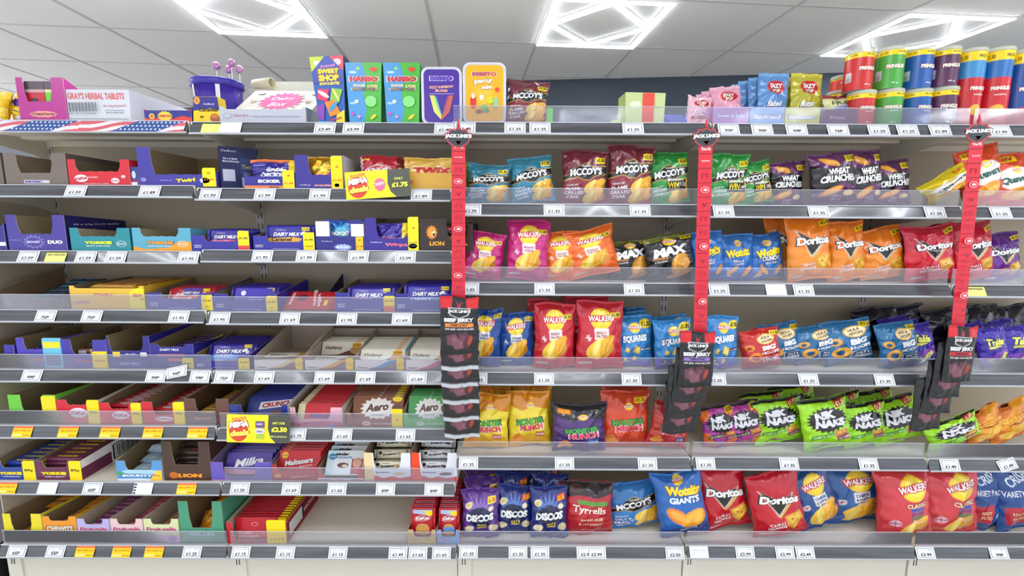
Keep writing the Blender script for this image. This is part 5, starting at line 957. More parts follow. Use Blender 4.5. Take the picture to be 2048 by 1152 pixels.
# ---------- fourth shelf
T = tray(0, 3, -30, 138, 598, 590, '4a3020', [], 'brown open carton of blue and black biscuit bars at the left edge, fourth shelf', 'brown biscuit bar carton', hb=(.14, .06), depth=.36, inner='8a7458', cut=(.05, .95))
pr = bar('biscuit_bar', .12, .03, .022, '14141c', [('r', -.7, -.8, .1, .8, '3a9ad0'), ('t', 'O', .4, 0, .3, .6, 'e0e0e8')], '20202c'); fill(T, pr, [P0(-.02 + .05 * (i % 2) + .012 * (i // 4), .03 + .035 * (i // 2), .002 + .014 * (i // 2) * .9, 78, J.uniform(-6, 6)) for i in range(14)], 'blue and black biscuit bar at the front of the brown carton', 'blue and black biscuit bar heaped in the brown carton', 'chocolate', 'biscuit bars in the brown carton')
T = tray(0, 3, 144, 292, 577, 572, 'e8bc38', [('p', [(.6, -1), (1, -1), (1, 1), (.75, 1), (.6, .6)], 'f4e01c'), ('t', 'TWIX', -.1, .4, .55, .22, 'c83a40', 0, .15, 'f4e0a0', .05), ('t', 'TWIX', -.7, -.35, .5, .3, 'c88090', 6, .2, None, .05), ('t', '89', .82, .35, .26, .3, 'd04a18', 0, 0, None, .05), ('t', 'p', .95, .0, .08, .2, 'd04a18')], 'gold caramel bar box with a yellow price corner, fourth shelf', 'gold caramel bar box', hb=.1, depth=.32, cut=(.06, .94), side='d8a828', nm='display_box')
pr = bar('caramel_bar', .2, .036, .02, 'c89030', [('t', 'TWIX', 0, 0, 1, .7, 'b03020')], 'e0a828'); fill(T, pr, lying(4, 6, .03, .04, .021, 0, .012, 0), 'front gold caramel bar in the gold box', 'gold caramel bar in the rows of the gold box', 'chocolate', 'caramel bars in the gold box')
DMT(0, 3, 297, 427, 598, 'violet tray holding red biscuit spread slabs, fourth shelf', 'violet tray of red biscuit slabs', DMB(.19, .09, 'c02430', None, 'Biscoff', 'f4d8c8', extra=[('p', [(-.45, 1), (.6, 1), (.45, .2), (-.3, .2)], '4a2a90'), ('t', 'DAIRY MILK', .05, .45, .9, .25, 'white', 0, .2, None, .03)]), 5, 30, (590, 0), .1)
DMT(1, 3, 430, 556, 600, 'violet tray holding plain violet slabs, right of the red biscuit slabs', 'violet tray of plain slabs', DMB(.2, .1, '34269c', None, '', extra=[('r', -.9, -.1, .9, .9, '3c30b0'), ('t', "Who ate on the beach", .3, .0, 1.0, .16, 'c0b8e8'), ('t', 'in every golden slab', .3, -.25, 1.0, .16, 'c0b8e8'), ('e', -.5, .4, .12, .25, 'f0ecf8')]), 6, 26, (592, 0), .1)
o = DMB(.215, .1, 'd42430', None, '', extra=[]); bpy.data.objects.remove(o.children[0]); 
for c_ in list(o.children): bpy.data.objects.remove(c_)
bpy.data.objects.remove(o)
pr = bar('chocolate_tablet', .23, .105, .012, 'cc2430', [('e', -.35, .2, .22, .4, '5a2428'), ('t', 'Bourn', .2, .2, .9, .36, 'f4dcdc', -75, .2, None, .03), ('t', 'ville', .42, -.05, .8, .34, 'f4dcdc', -75, .2, None, .03), ('r', -.85, -.7, -.72, .8, 'e8c0c0'), ('r', .66, -.75, .82, -.1, 'ffe100')]); q = P(614, 600, .06); pr.location = (q.x, .05, ZS[1][3]); pr.rotation_euler = Euler((rad(-52), 0, rad(-3)), 'XYZ'); rest(pr, ZS[1][3] + .001)
tag(pr, 'red dark chocolate slab leaning back alone between violet trays', 'chocolate'); PROD.setdefault((1, 3), []).append((q.x, 'red dark chocolate slab'))
m = MB(); m.box((-.06, 0, 0), (.06, .3, .02), '241c60'); m.prism([(0.05, .0), (.3, 0), (.3, .11), (.05, .02)], 'x', .058, .062, '241c60')
o = m.build('opened_carton', 'card'); q = P(600, 620, .15); o.location = (q.x + .03, .14, ZS[1][3] + .0005); tag(o, 'dark violet opened carton lying behind the red dark chocolate slab', 'carton')
DMT(1, 3, 672, 790, 598, 'violet tray holding nut chocolate slabs, third of the fourth shelf', 'violet tray of nut slabs', DMB(.195, .1, '30209c', None, 'HAZELNUT', 'd06a90'), 7, 24, (592, 0), .1, flops=[('t', '£1.95', 0, .4, 1.5, .18, '20180a', 0, 0, None, .03), ('r', -1, -1, 1, -.2, 'e0705a')])
DMT(1, 3, 792, 906, 600, 'violet tray holding blue biscuit slabs by the left red strip', 'violet tray of blue biscuit slabs', DMB(.205, .11, '2c22a0', '3a80c0', 'OREO', 'c0d8f4'), 8, 20, (0, 0), .1)
# ---------- third shelf
T = tray(0, 2, -40, 14, 452, 447, '2c2a80', [('r', .4, -.6, 1, -.3, 'e8e8f0')], 'dark blue carton end cut by the left picture edge, third shelf', 'dark blue carton end', hb=.1, depth=.3, cut=(.05, .95))
T = tray(0, 2, 20, 136, 468, 430, '463a94', [('t', 'Cadbury', -.75, .25, .38, .2, 'b0a8d8', 0, .3, None, 0), ('s', -.12, .05, .38, .8, 'c8c0e8', 14, .7), ('s', -.12, .05, .35, .72, '463a94', 14, .7), ('t', 'BOOST', -.12, .05, .46, .28, 'd8d4f0', 0, 0, None, .04), ('t', 'DUO', .62, .05, .52, .42, 'white', 0, 0, None, .07)], 'empty violet double bar carton with white torn edges, third shelf', 'empty violet double bar carton', hb=(.13, .12), depth=.3, cut=(.18, .8), torn=True, side='221e60', inner='a89878', side_ops=[('t', '32 x 63g DUO BARS', .0, .75, 1.5, .12, 'd8d8e8'), ('t', 'BEST BEFORE', -.4, .4, .7, .08, 'a8a8c8')])
for (x0, x1, col, tc, ops, lab, sh) in ((144, 262, '1c8a94', 'd8ee28', [], 'empty teal chunky bar carton between two other empty cartons', 'empty teal carton'), (268, 384, '5aa8c0', 'f89a28', [('p', [(-1, -1), (1, -1), (1, .3), (.6, .4), (.2, -.5), (-.6, -.7), (-1, -.3)], 'f0a020')], 'empty pale blue and orange chunky bar carton, third shelf', 'empty pale blue and orange carton')):
    T = tray(0, 2, x0, x1, 473, 456, col, ops + [('t', 'YORKIE', -.08, .15, .95, .42, tc, 0, 0, '0c4a58', .07), ('t', 'BISCUIT & BROWNIE' if x0 < 200 else 'SALTED CARAMEL PRETZEL', -.08, -.3, .8, .16, 'e8f4f4'), ('e', .72, .0, .17, .42, 'e0f0f0'), ('e', .72, .0, .15, .37, col if x0 < 200 else 'f0a020'), ('t', 'DUO', .72, 0, .24, .26, 'e8f4f4')], lab, sh, hb=.07, depth=.3, cut=(.14, .8), torn=True, inner='b0a084')
DMT(0, 2, 386, 500, 483, 'violet tray of pink fruit slabs straddling the first bay join', 'violet tray of pink fruit slabs', DMB(.17, .088, '2c2090', 'e83a70', 'Fruit', 'f0b0c8'), 5, 12, (462, 0), .07, cut=(.22, .8), flops=[('t', '£1.95', 0, .3, 1.5, .2, '20180a', 0, 0, None, .03), ('r', -1, -1, 1, -.4, 'e84a48')])
DMT(1, 2, 508, 630, 484, 'violet tray of caramel slabs with a yellow flap, third shelf', 'violet tray of caramel slabs', DMB(.2, .098, '2c2494', 'f0b83a', 'Caramel', '5a2a10'), 5, 8, (465, 0), .09, flops=[('t', '£1.95', 0, .2, 1.5, .2, '20180a', 0, 0, None, .03), ('t', 'Caramel', 0, -.5, 1.4, .14, '6a4a10')])
T = tray(1, 2, 633, 730, 473, 442, '2c2880', [('t', 'Cadbury', -.55, .3, .45, .22, 'e0dcf4', 0, .3, None, 0), ('s', .1, -.5, .4, .5, 'a8b8e8', 14, .7), ('t', 'BOOST', .1, -.5, .55, .25, 'white', 0, 0, None, .05), ('r', .64, -.95, .94, .95, 'ffc820'), ('t', '4', .79, .5, .12, .26, 'c05a10'), ('t', '£1.99', .79, -.4, .26, .26, 'c05a10')], 'dark violet multipack carton with white flaps and a blue starburst pack', 'dark violet starburst carton', hb=.12, depth=.3, cut=(.3, .72), side='e4e4ea')
root = T[0]
m = MB(); hl, hc = T[2], T[3]; m.box((-T[1] / 2 + .002, -.0012, hl), (-T[1] / 2 + T[1] * .29, -.0002, hc - .002), 'e8e8ee'); m.build('folded_flap', 'card', root); m = MB(); m.box((T[1] / 2 - T[1] * .27, -.0012, hl), (T[1] / 2 - .002, -.0002, hc - .012), 'e8e8ee'); m.build('folded_flap', 'card', root)
pr = make_bag('multipack', .15, .118, .016, ('2a50b0', [('s', 0, .1, .85, .95, '2a90c8', 14, .6), ('s', 0, .1, .5, .5, '60c0d8', 14, .6), ('t', 'BOOST', 0, .05, 1.4, .3, 'white', 0, 0, '102060', .06)]), 55, nu=30, nv=30); fill(T, pr, [P0(0, .03 + .058 * k, .002, 6) for k in range(4)], 'front blue starburst bar multipack in the white flapped carton', 'blue starburst bar multipack behind in the white flapped carton', 'chocolate', 'starburst multipacks in the carton')
T = tray(1, 2, 732, 838, 477, 436, '382a90', [('t', 'Cadbury', -.6, .35, .45, .3, 'e0dcf4', 0, .3, None, 0), ('t', 'Wispa', .15, -.05, .8, .5, 'f04a6a', 0, .1, 'f4dce4', .06), ('e', .78, -.2, .16, .4, 'e0e0f0'), ('t', '120', .78, -.15, .2, .25, '4a4a80')], 'violet multipack carton with a tall left corner and a yellow flap', 'violet tall cornered carton', hb=.13, depth=.3, cut=(.2, .74), flash_=(817, 838, 434, [('t', '4', 0, .35, .7, .12, 'c86a10', 0, 0, None, .03), ('t', '£1.99', 0, -.5, 1.6, .1, 'c86a10')], 'fff018', ''), side='2a2070', corner=(None, .06))
pr = make_bag('multipack', .15, .105, .014, ('3a2898', [('t', 'Wispa', -.2, -.25, 1.2, .34, 'e8405a', 0, .1, 'f4dce4', .05), ('r', .5, -1, 1, 1, FL), ('t', '4', .72, .1, .2, .3, 'd07010')]), 56, nu=30, nv=30); fill(T, pr, [P0(0, .03 + .058 * k, .002, 6) for k in range(4)], 'front violet bar multipack in the tall cornered carton', 'violet bar multipack behind in the tall cornered carton', 'chocolate', 'violet multipacks in the tall cornered carton')
T = tray(1, 2, 840, 946, 478, 438, '33241c', [('t', 'LION', -.35, .25, .55, .7, 'ffb020', 0, .1, '6a3a08', .04), ('t', 'SNACK SIZE', .5, .1, .6, .26, 'e8a030')], 'dark brown multipack carton with a pictured orange mane, by the red strip', 'dark brown maned carton', hb=.11, depth=.3, cut=(.5, .9), side='2a1c16', corner=(None, .11))
m = MB(); flat_face(m, (-T[1] * .27, -.001, .075), (.024, 0, 0), (0, 0, .03), None, [('s', 0, 0, 1, 1, 'd87818', 12, .8), ('e', .05, 0, .62, .7, 'f0a83a'), ('e', .3, -.15, .35, .4, 'f8d890'), ('e', .35, -.3, .2, .2, '5a1a10'), ('e', .1, .25, .1, .08, '3a1a08')]); m.build('printed_emblem', 'gloss_card', T[0])
pr = make_bag('multipack', .15, .11, .014, ('3a2820', [('t', 'LION', -.1, -.2, 1.2, .4, 'f0a820', 0, .1, '5a2a08', .05), ('t', '4x', .8, .5, .3, .2, 'f4f0e8'), ('e', .0, .5, .2, .14, 'c04a60')]), 57, nu=30, nv=30); fill(T, pr, [P0(.01, .03 + .058 * k, .002, 6) for k in range(4)], 'front brown bar multipack in the maned carton', 'brown bar multipack behind in the maned carton', 'chocolate', 'brown multipacks in the maned carton')
# ---------- second shelf
T = tray(0, 1, -40, 8, 315, 305, '70655a', [], 'grey brown empty carton cut by the left picture edge, second shelf', 'grey brown edge carton', hb=.11, depth=.34, cut=(.1, .9))
T = tray(0, 1, 14, 137, 346, 306, '786a60', [('r', -.42, -.62, .16, -.1, 'd8d0e0'), ('t', 'SNICKERS', -.13, -.36, .52, .3, '4a3a98', 0, .15, None, .06), ('r', .18, -.62, .42, -.1, 'c8c4c0'), ('t', 'DUO', .3, -.36, .18, .28, 'f0f0f0', 0, 0, None, .05)], 'empty grey brown double bar carton with a deep cut-out, second shelf', 'empty grey brown carton', hb=.12, depth=.36, cut=(.2, .78), side='6a5c52', inner='9a8a70')
T = tray(0, 1, 140, 262, 343, 319, 'd42430', [('e', -.6, .05, .22, .5, 'f4e8ec'), ('t', 'KitKat', -.6, .05, .4, .4, 'c01c30', 8, .2, None, .04), ('t', 'CHUNKY', -.2, .2, .36, .18, 'f4e4e8'), ('t', 'Have a break, have a chunky', -.1, -.65, .8, .16, 'f0d8d8'), ('e', .52, -.25, .14, .38, 'f0e0e4'), ('t', 'DUO', .52, -.25, .22, .24, 'c01c30'), ('e', .8, .3, .08, .22, 'e8c0c8')], 'empty red chunky wafer carton with white torn corners, second shelf', 'empty red wafer carton', hb=.1, depth=.34, cut=(.12, .86), torn=True, inner='7a6a54')
m = MB(); m.box((-.016, 0, 0), (.016, .2, .075), 'd8d8e4'); flat_face(m, (0, -.0003, .0375), (.016, 0, 0), (0, 0, .0375), '26408c', [('e', 0, .2, .5, .4, 'd0d4e0'), ('r', -1, -.5, 1, -.35, 'b02040'), ('r', -.8, -.95, .8, -.55, 'e8e8f0')]); o = m.build('slim_box', 'gloss_card'); q = P(270, 372, .02); o.location = (q.x, .02, ZS[0][1] + .0005); tag(o, 'slim blue and white box wedged between the red and violet empty cartons', 'box')
T = tray(0, 1, 280, 434, 349, 306, '40389a', [('t', 'Cadbury', -.3, .0, .32, .26, 'c0b8e8', 0, .3, None, 0), ('t', 'Twirl', .2, .05, .5, .6, 'ffe040', 4, .1, '5a4a10', .05), ('e', .7, 0, .13, .45, 'd8d8ee'), ('e', -.88, .1, .08, .35, '8a88c8')], 'wide empty violet carton with a ragged tall left corner, second shelf', 'wide empty violet carton', hb=.15, depth=.36, cut=(.17, .985), torn=True, inner='a08c6c', flash_=(407, 433, 336, [('t', '5', 0, .45, .6, .24, 'd07010', 0, 0, None, .03), ('t', '£1.89', 0, -.25, 1.6, .2, 'd07010')], FL, ''), corner=(.15, .055))
x1_ = P(437, 379, .012); 
m = MB(); m.box((0, 0, 0), (.135, .018, .168), '1c2450'); flat_face(m, (.0675, -.0004, .084), (.0675, 0, 0), (0, 0, .084), '1c2450', [('t', 'Cadbury', -.5, .8, .8, .12, 'd8d8e8', 0, .3, None, 0), ('t', '20 x 5 BAR', -.45, .45, .75, .08, 'd8dcec'), ('t', 'MULTIPACKS', -.42, .32, .85, .08, 'd8dcec'), ('r', -.88, -.6, -.25, -.05, 'b8bccc'), ('r', .05, -.9, .8, .5, '2a3468'), ('r', .1, -.85, .75, -.4, 'b8bccc'), ('t', 'Twirl', .42, .1, .6, .2, 'a0983a')])
o = m.build('multipack_carton', 'card'); o.location = (x1_.x + .002, .03, ZS[1][1] + .0005); o.rotation_euler = (0, 0, rad(38)); tag(o, 'tall navy flattened multipack carton turned aside behind the yellow flap', 'carton'); PROD.setdefault((1, 1), []).append((x1_.x + .04, 'tall navy carton'))
T = tray(1, 1, 490, 590, 353, 345, '322a90', [('r', -1, -1, 1, -.42, 'f4843a'), ('t', 'ECKER', 0, .25, .9, .5, 'f0f0f8', 0, .1, '201860', .06), ('t', 'BAR', .2, -.65, .4, .26, '5a4a30')], 'violet and orange multipack tray holding a wide bar pack', 'violet and orange multipack tray', hb=.07, depth=.3, cut=(.04, .96), flash_=(567, 590, 341, [('t', '4', 0, .45, .6, .22, 'd07010', 0, 0, None, .03), ('t', '£1.99', 0, -.35, 1.6, .2, 'd07010')], FL, ''))
pr = make_bag('multipack', .19, .112, .016, ('322a90', [('b', .8, 1, 'f4843a'), ('b', -1, -.7, 'f4843a'), ('t', 'Cadbury', -.55, .55, .5, .14, 'c8c0f0', 0, .3, None, 0), ('t', 'double', .2, .25, .9, .26, 'f4f4fa', 0, .1, '201860', .05), ('t', 'DECKER', .1, -.12, 1.2, .3, 'f4f4fa', 0, .1, '201860', .06), ('r', .72, -1, 1, 1, FL)]), 58, nu=34, nv=30); fill(T, pr, [P0(-.004, .03 + .058 * k, .002, 10) for k in range(4)], 'front violet and orange double layered bar multipack', 'violet and orange bar multipack behind the front one', 'chocolate', 'multipacks in the violet and orange tray')
T = tray(1, 1, 592, 688, 350, 310, '38308e', [('t', 'Cadbury', -.6, -.4, .45, .3, 'e0dcf4', 0, .3, None, 0), ('t', 'crunchie', .15, -.4, .75, .3, 'f4b0b0', 0, .1, '8a2030', .04), ('e', .72, -.4, .1, .24, 'e0e0f0')], 'violet carton with a cut-out round a gold honeycomb multipack', 'violet honeycomb carton', hb=.12, depth=.3, cut=(.28, .76), side='d8d8dc', flash_=(664, 687, 312, [('t', '4', 0, .35, .6, .14, 'd07010', 0, 0, None, .03), ('t', '£1.99', 0, -.45, 1.6, .12, 'd07010')], FL, ''))
pr = make_bag('multipack', .165, .125, .018, ('d8a020', [('noise', 4, 'f0c850', .5), ('t', 'crunchie', .1, -.2, 1.5, .22, 'd83050', 2, .1, 'f8e8d0', .05)]), 59, nu=34, nv=30, mat='foilpack'); fill(T, pr, [P0(0, .03 + .058 * k, .002, 8) for k in range(4)], 'front gold honeycomb bar multipack in its violet carton', 'gold honeycomb bar multipack behind the front one', 'chocolate', 'honeycomb multipacks in the violet carton')
T = tray(1, 1, 696, 795, 360, 352, 'c8a070', [], 'open kraft carton of red wafer multipacks behind the upper deals card', 'kraft wafer carton', hb=.12, depth=.3, cut=(.05, .95), inner='b89868', side='b89868')
pr = make_bag('multipack', .155, .135, .016, ('b81c2c', [('e', 0, .0, .72, .34, 'f4e4e4', 6), ('e', 0, .0, .66, .28, 'c81424', 6), ('t', 'KitKat', 0, .0, 1.15, .34, 'white', 6, .2, None, .05), ('t', '4x', -.6, .7, .4, .18, 'ffd020', 0, 0, '8a1010', .04)] + [('r', -1 + .09 * (i % 2), -.9 + .14 * i, -.91 + .09 * (i % 2), -.76 + .14 * i, 'f0f0f0') for i in range(13)]), 60, nu=34, nv=30); fill(T, pr, [P0(.01, .04 + .058 * k, .006, 14) for k in range(4)], 'front red wafer multipack with chequered edge', 'red wafer multipack behind the front one in the kraft carton', 'chocolate', 'wafer multipacks in the kraft carton')
T = tray(1, 1, 797, 930, 346, 336, 'd8a83c', [('t', 'TWIX', -.75, -.1, .4, .4, 'c03a30', 0, .15, None, .05)], 'gold multipack tray with a yellow end by the left red strip', 'gold multipack tray', hb=.09, depth=.3, cut=(.05, .95), flash_=(914, 930, 338, [('t', '9', 0, -.2, .8, .2, 'c07010')], FL, ''))
pr = make_bag('multipack', .24, .125, .018, ('d8a83c', [('noise', 2.2, 'e8c060', .5), ('t', 'TWIX', .0, .1, 1.35, .46, 'd02c2c', 0, .15, 'f8e8c8', .07), ('r', .9, -1, 1, 1, FL), ('t', '3', -.85, .7, .14, .2, 'd07010')]), 61, nu=40, nv=30); fill(T, pr, [P0(0, .03 + .058 * k, .002, 10) for k in range(4)], 'front gold caramel biscuit multipack by the left red strip', 'gold caramel biscuit multipack behind the front one', 'chocolate', 'caramel multipacks in the gold tray')
# ================================================================ top shelf
def tapered(name, x0, x1, xb0, xb1, ytop, b, depth, base, ops, label, cat='sweets', side=None, lean=0, roll=0, dy=0, r=0, yaw=0, side_ops=None, top=None, short=None, mat='gloss_card', nud=0):
    Y = .02 + dy; z = ZS[b][r]; yb = PXT[b][r]; a, c = P(xb0, yb, Y), P(xb1, yb, Y); wb = c.x - a.x; h = P((x0 + x1) / 2, ytop, Y).z - z; wt = P(x1, ytop, Y).x - P(x0, ytop, Y).x
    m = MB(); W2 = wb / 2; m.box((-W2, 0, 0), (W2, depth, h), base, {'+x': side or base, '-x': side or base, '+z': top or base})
    flat_face(m, (0, -.0003, h / 2), (W2, 0, 0), (0, 0, h / 2), None, ops)
    if side_ops: flat_face(m, (W2 + .0004, depth / 2, h / 2), (0, depth / 2, 0), (0, 0, h / 2), None, side_ops)
    k = wt / wb
    for v in m.v: v[:, 0] *= 1 + (k - 1) * v[:, 2] / h
    root = empty(name, ((a.x + c.x) / 2, Y, z), (rad(-lean), rad(roll), rad(yaw))); m.build('carton_body', mat, root)
    # tucked lid with its folded edges
    m = MB(); m.box((-wt / 2 + .001, .002, h), (wt / 2 - .001, depth - .002, h + .0012), top or side or base); m.box((-wt / 2 + .001, .0005, h - .003), (wt / 2 - .001, .002, h + .0012), top or base); m.build('lid_flap', mat, root)
    rest(root, z); tag(root, label, cat); PROD.setdefault((b, r), []).append(((a.x + c.x) / 2, short or label.split(' with ')[0])); return root
def ysweet(x0, x1, y0, label, seed):
    return B('sweet_bag', ('f4cc14', [('b', .5, 1, 'f6dc40'), ('e', -.2, .25, .5, .26, '9a7ad0' if seed % 2 else '3a2a90'), ('p', [(-1, -.2), (1, -.1), (1, -.4), (-1, -.3)], 'f8e060'), ('t', 'mini eggs', 0, -.3, 1.0, .16, '4a3a20', 0, 0, None, .03), ('e', .1, -.75, .6, .18, 'e8e8f0')]), 0, 0, x0, x1, y0, label, label.split(' at')[0], cat='sweets', seed=seed, T=.03)
ysweet(-26, 22, 182, 'yellow sweet bag with lilac spot at the left picture edge, top shelf', 31); ysweet(16, 50, 186, 'yellow sweet bag with dark spot beside the magenta candy tray', 32)
T = tray(0, 0, 42, 136, 203, 155, 'b8308c', [('p', burst(0, -.25, .62, .34, 10, .86), 'e89a90'), ('t', 'CrispyCandy', 0, -.25, 1.0, .3, '6a2a30', 0, 0, None, .03)], 'magenta candy tray with a deep window and two tall packs, top shelf', 'magenta candy tray', hb=.05, depth=.32, cut=(.14, .74), inner='9a6a80', side_ops=[('p', burst(-.55, .5, .3, .3, 8, .85), 'e89a90'), ('t', 'CrispyCandy', -.55, .5, .4, .26, '7a3040')], slope=.3)
for k, (c1, c2, nm) in enumerate((('c8283c', 'e84a28', 'red'), ('6ad030', 'e8e040', 'green'))):
    o = box_bar('candy_pack', .075, .15, .02, c1, [('b', .55, 1, '5a4a58'), ('b', .45, .6, 'c8a0a0' if k == 0 else 'd8d8a0'), ('e', .1, -.4, .6, .35, c2), ('e', -.1, .05, .35, .12, '3a2a30' if k == 0 else c1)])
    o.location = (T[4] - .034 + .077 * k, T[5] + .022, T[6] + .003); tag(o, f'tall {nm} candy pack showing in the window of the magenta tray', 'sweets')
    for j in range(3):
        c_ = o.copy(); COL.objects.link(c_); c_.location.y += .03 * (j + 1); c_.scale = (1, 1, 1 - .1 * j); tag(c_, f'{nm} candy pack filed behind the front one in the magenta tray', 'sweets', f'{nm} candy packs in the magenta tray')
tapered('shipping_carton', 132, 263, 137, 262, 180, 0, .36, 'd6d8de', [('t', "GRAY'S HERBAL TABLETS", -.03, .62, 1.75, .4, 'e06a6a', 0, 0, None, .03), ('t', '36 x 60g PACKETS', .52, .0, .72, .17, 'd88a90', 0, 0, None, .02), ('t', 'NATURAL & EQUAL EUCALYPTUS', .52, -.27, .62, .07, '7a8088'), ('t', 'MENTHOL HERBAL TABLETS', .52, -.4, .55, .07, '7a8088')] +
        [('r', -.9 + i * .037, -.35, -.9 + i * .037 + (.012 + .012 * ((i * 7) % 3 == 0)), .22, '5a5f66') for i in range(25)] + [('t', '500 22113 52154 9', -.45, -.48, .85, .1, '6a7078'), ('r', -1, -.84, 1, -.8, '8a9098')], 'long white carton of herbal tablets with red lettering on the top shelf', 'carton', side='d0d2d8', top='dcdde2', short='white herbal carton', mat='card')
T = tray(0, 0, 290, 384, 221, 219, 'e83a38', [('p', [(-1, 1), (1, 1), (1, -.2), (.6, .1), (.2, -.4), (-.3, -.1), (-.7, -.5), (-1, -.2)], '2a2c88'), ('e', -.68, 0, .12, .5, 'f0c040'), ('t', '5', -.68, 0, .1, .5, 'c03010', 0, 0, None, .05), ('s', -.12, .0, .34, .95, 'f0d040', 14, .75), ('t', 'CREME EGG', -.12, .05, .5, .4, 'd03030', 0, 0, None, .05)], 'low red and blue egg tray with a yellow burst at the bay end', 'red and blue egg tray', hb=.03, depth=.25, cut=(.05, .95), side='2a2c88')
o = bar('chocolate_egg_pack', .13, .03, .02, '3a2a90', [('e', 0, 0, .4, .6, 'd83a40')]); fill(T, o, lying(1, 4, .03, .045, .02), 'front purple egg pack lying in the red and blue tray', 'purple egg pack in the rows of the red and blue tray', 'sweets', 'egg packs in the red and blue tray')
tapered('chocolate_box', 394, 442, 387, 443, 194, 1, .05, 'f0cc10', [('p', [(-1, 1), (1, 1), (1, 0), (.3, .15), (-1, -.05)], '2e2a86'), ('e', -.7, .72, .24, .28, 'f0b040'), ('t', '5', -.7, .72, .2, .3, 'c84a10', 0, 0, None, .04), ('t', 'Cadbury', .25, .45, .9, .2, 'e0dcf0', 0, .3, None, .01), ('t', 'Caramel', .15, .05, 1.45, .3, '3a2410', 0, .25, None, .02), ('e', .6, -.6, .35, .35, 'a8562a'), ('e', .6, -.45, .25, .12, 'c87a3a'), ('e', -.35, -.5, .12, .08, '6a4a10')], 'small yellow and violet caramel box standing before the lollipop tub', 'chocolate', short='caramel box', dy=-.005)
# lollipop tub
def lathe(mb, prof, col, n=40, sx=1, sy=1, close=True):
    V = []; F = []
    for r_, z_ in prof:
        for k in range(n): a = 2 * math.pi * k / n; V.append((r_ * sx * math.cos(a), r_ * sy * math.sin(a), z_))
    for i in range(len(prof) - 1):
        for k in range(n): k2 = (k + 1) % n; F.append((i * n + k, i * n + k2, (i + 1) * n + k2, (i + 1) * n + k))
    mb.add(V, F, col, True); return mb
q = P(440, 235, .20); tz = ZS[1][0]; root = empty('lollipop_tub', (q.x, .20, tz + .0005)); R1 = (P(488, 160, .2).x - P(392, 160, .2).x) / 2 * .99; TH_ = P(440, 152, .12).z - tz
m = lathe(MB(), [(R1 * .8, 0), (R1 * .82, .004), (R1 * .97, TH_ - .03), (R1 * .95, TH_ - .03), (R1 * .8, .006), (.001, .005)], '5840c0', 48, 1, .85); m.build('tub_wall', 'tinted', root)
m = lathe(MB(), [(R1 * .97, TH_ - .03), (R1 * 1.03, TH_ - .028), (R1 * 1.04, TH_ - .006), (R1 * 1.0, TH_), (R1 * .6, TH_ + .001), (.001, TH_ + .001)], '3a2aa0', 48, 1, .85); m.build('lid', 'plastic', root)
for k, a in enumerate((-150, -125, -62)):
    m = MB(); ca, sa = math.cos(rad(a)), math.sin(rad(a)); xx, yy = R1 * .93 * ca, R1 * .93 * .85 * sa; tx, ty = -sa * .008, ca * .008; m.add([(xx * .96 - tx, yy * .96 - ty - .004, .02), (xx * .96 + tx, yy * .96 + ty - .004, .02), (xx * 1.07 + tx, yy * 1.07 + ty - .004, TH_ - .03), (xx * 1.07 - tx, yy * 1.07 - ty - .004, TH_ - .03)], [(0, 1, 2, 3)], 'e8e8f4'); m.build('printed_band', 'paper', root)
tag(root, 'violet see-through tub with a purple lid under the wrapped lollipops', 'tub')
for k, (px, py) in enumerate(((433, 138), (458, 145), (463, 132), (479, 145))):
    c = P(px, py, .17 + .012 * (k % 2)); root = empty('lollipop', (c.x, c.y, tz + TH_ + .001)); hh = max(c.z - (tz + TH_), .02)
    m = lathe(MB(), [(.0018, 0), (.0018, hh)], 'f0f0f0', 8); m.build('stick', 'plastic', root)
    m = MB(); V = []; F = []; n1, n2 = 12, 9
    for i in range(n2):
        ph = math.pi * i / (n2 - 1)
        for j in range(n1): th = 2 * math.pi * j / n1; rr = .0155 * (1 + .12 * math.sin(5 * th + i + k)); V.append((rr * math.sin(ph) * math.cos(th), rr * math.sin(ph) * math.sin(th) * .8, hh + .011 + rr * math.cos(ph)))
    cols = np.array([C('e8c8e0') if (j + i) % 3 == 0 else C('9a3f88') if (i // 2 + j) % 2 else C('b868a8') for i in range(n2) for j in range(n1)])
    for i in range(n2 - 1):
        for j in range(n1): j2 = (j + 1) % n1; F.append((i * n1 + j, (i + 1) * n1 + j, (i + 1) * n1 + j2, i * n1 + j2))
    m.add(V, F, cols, True); m.build('wrapped_sweet', 'wrap', root)
    tag(root, ['pink wrapped lollipop standing apart at the left of the tub lid', 'pink wrapped lollipop half behind the tallest one', 'pink wrapped lollipop standing tallest on the tub lid', 'pink wrapped lollipop at the right of the tub lid'][k], 'lollipop')
# grey tray with tilted chocolate box
T = tray(1, 0, 441, 613, 219, 214, 'bcbfca', [('e', -.82, .1, .1, .4, '8a8e9a'), ('e', -.82, .1, .085, .34, 'bcbfca'), ('t', 'Dairy Box', -.5, .1, .34, .5, 'b86a90', 0, .3, None, 0), ('t', 'THE CLASSIC COLLECTION', .3, .0, 1.1, .18, '8a8e9a')], 'pale grey display tray holding the tilted pink splashed chocolate box', 'pale grey display tray', hb=.075, depth=.34, cut=(.05, .97), side='a4a8b4', inner='9a9488')
def slope_pt(px, py, Y): return P(px, py, Y)
A_, B_, C_, D_ = P(458, 215, .045), P(616, 215, .045), P(634, 170, .25), P(494, 170, .25)
for v_ in (A_, B_): v_.z = (A_.z + B_.z) / 2
cen = (A_ + B_) / 2; up_ = (P(564, 170, .25) - P(537, 215, .045)); hw = (B_.x - A_.x) / 2
L_ = math.hypot(up_.y, up_.z); tl = math.degrees(math.atan2(up_.y, up_.z))
m = MB(); m.box((-hw, 0, 0), (hw, .035, L_), 'dcd8ca', {'-x': 'd0cdc4', '+x': 'd0cdc4'})
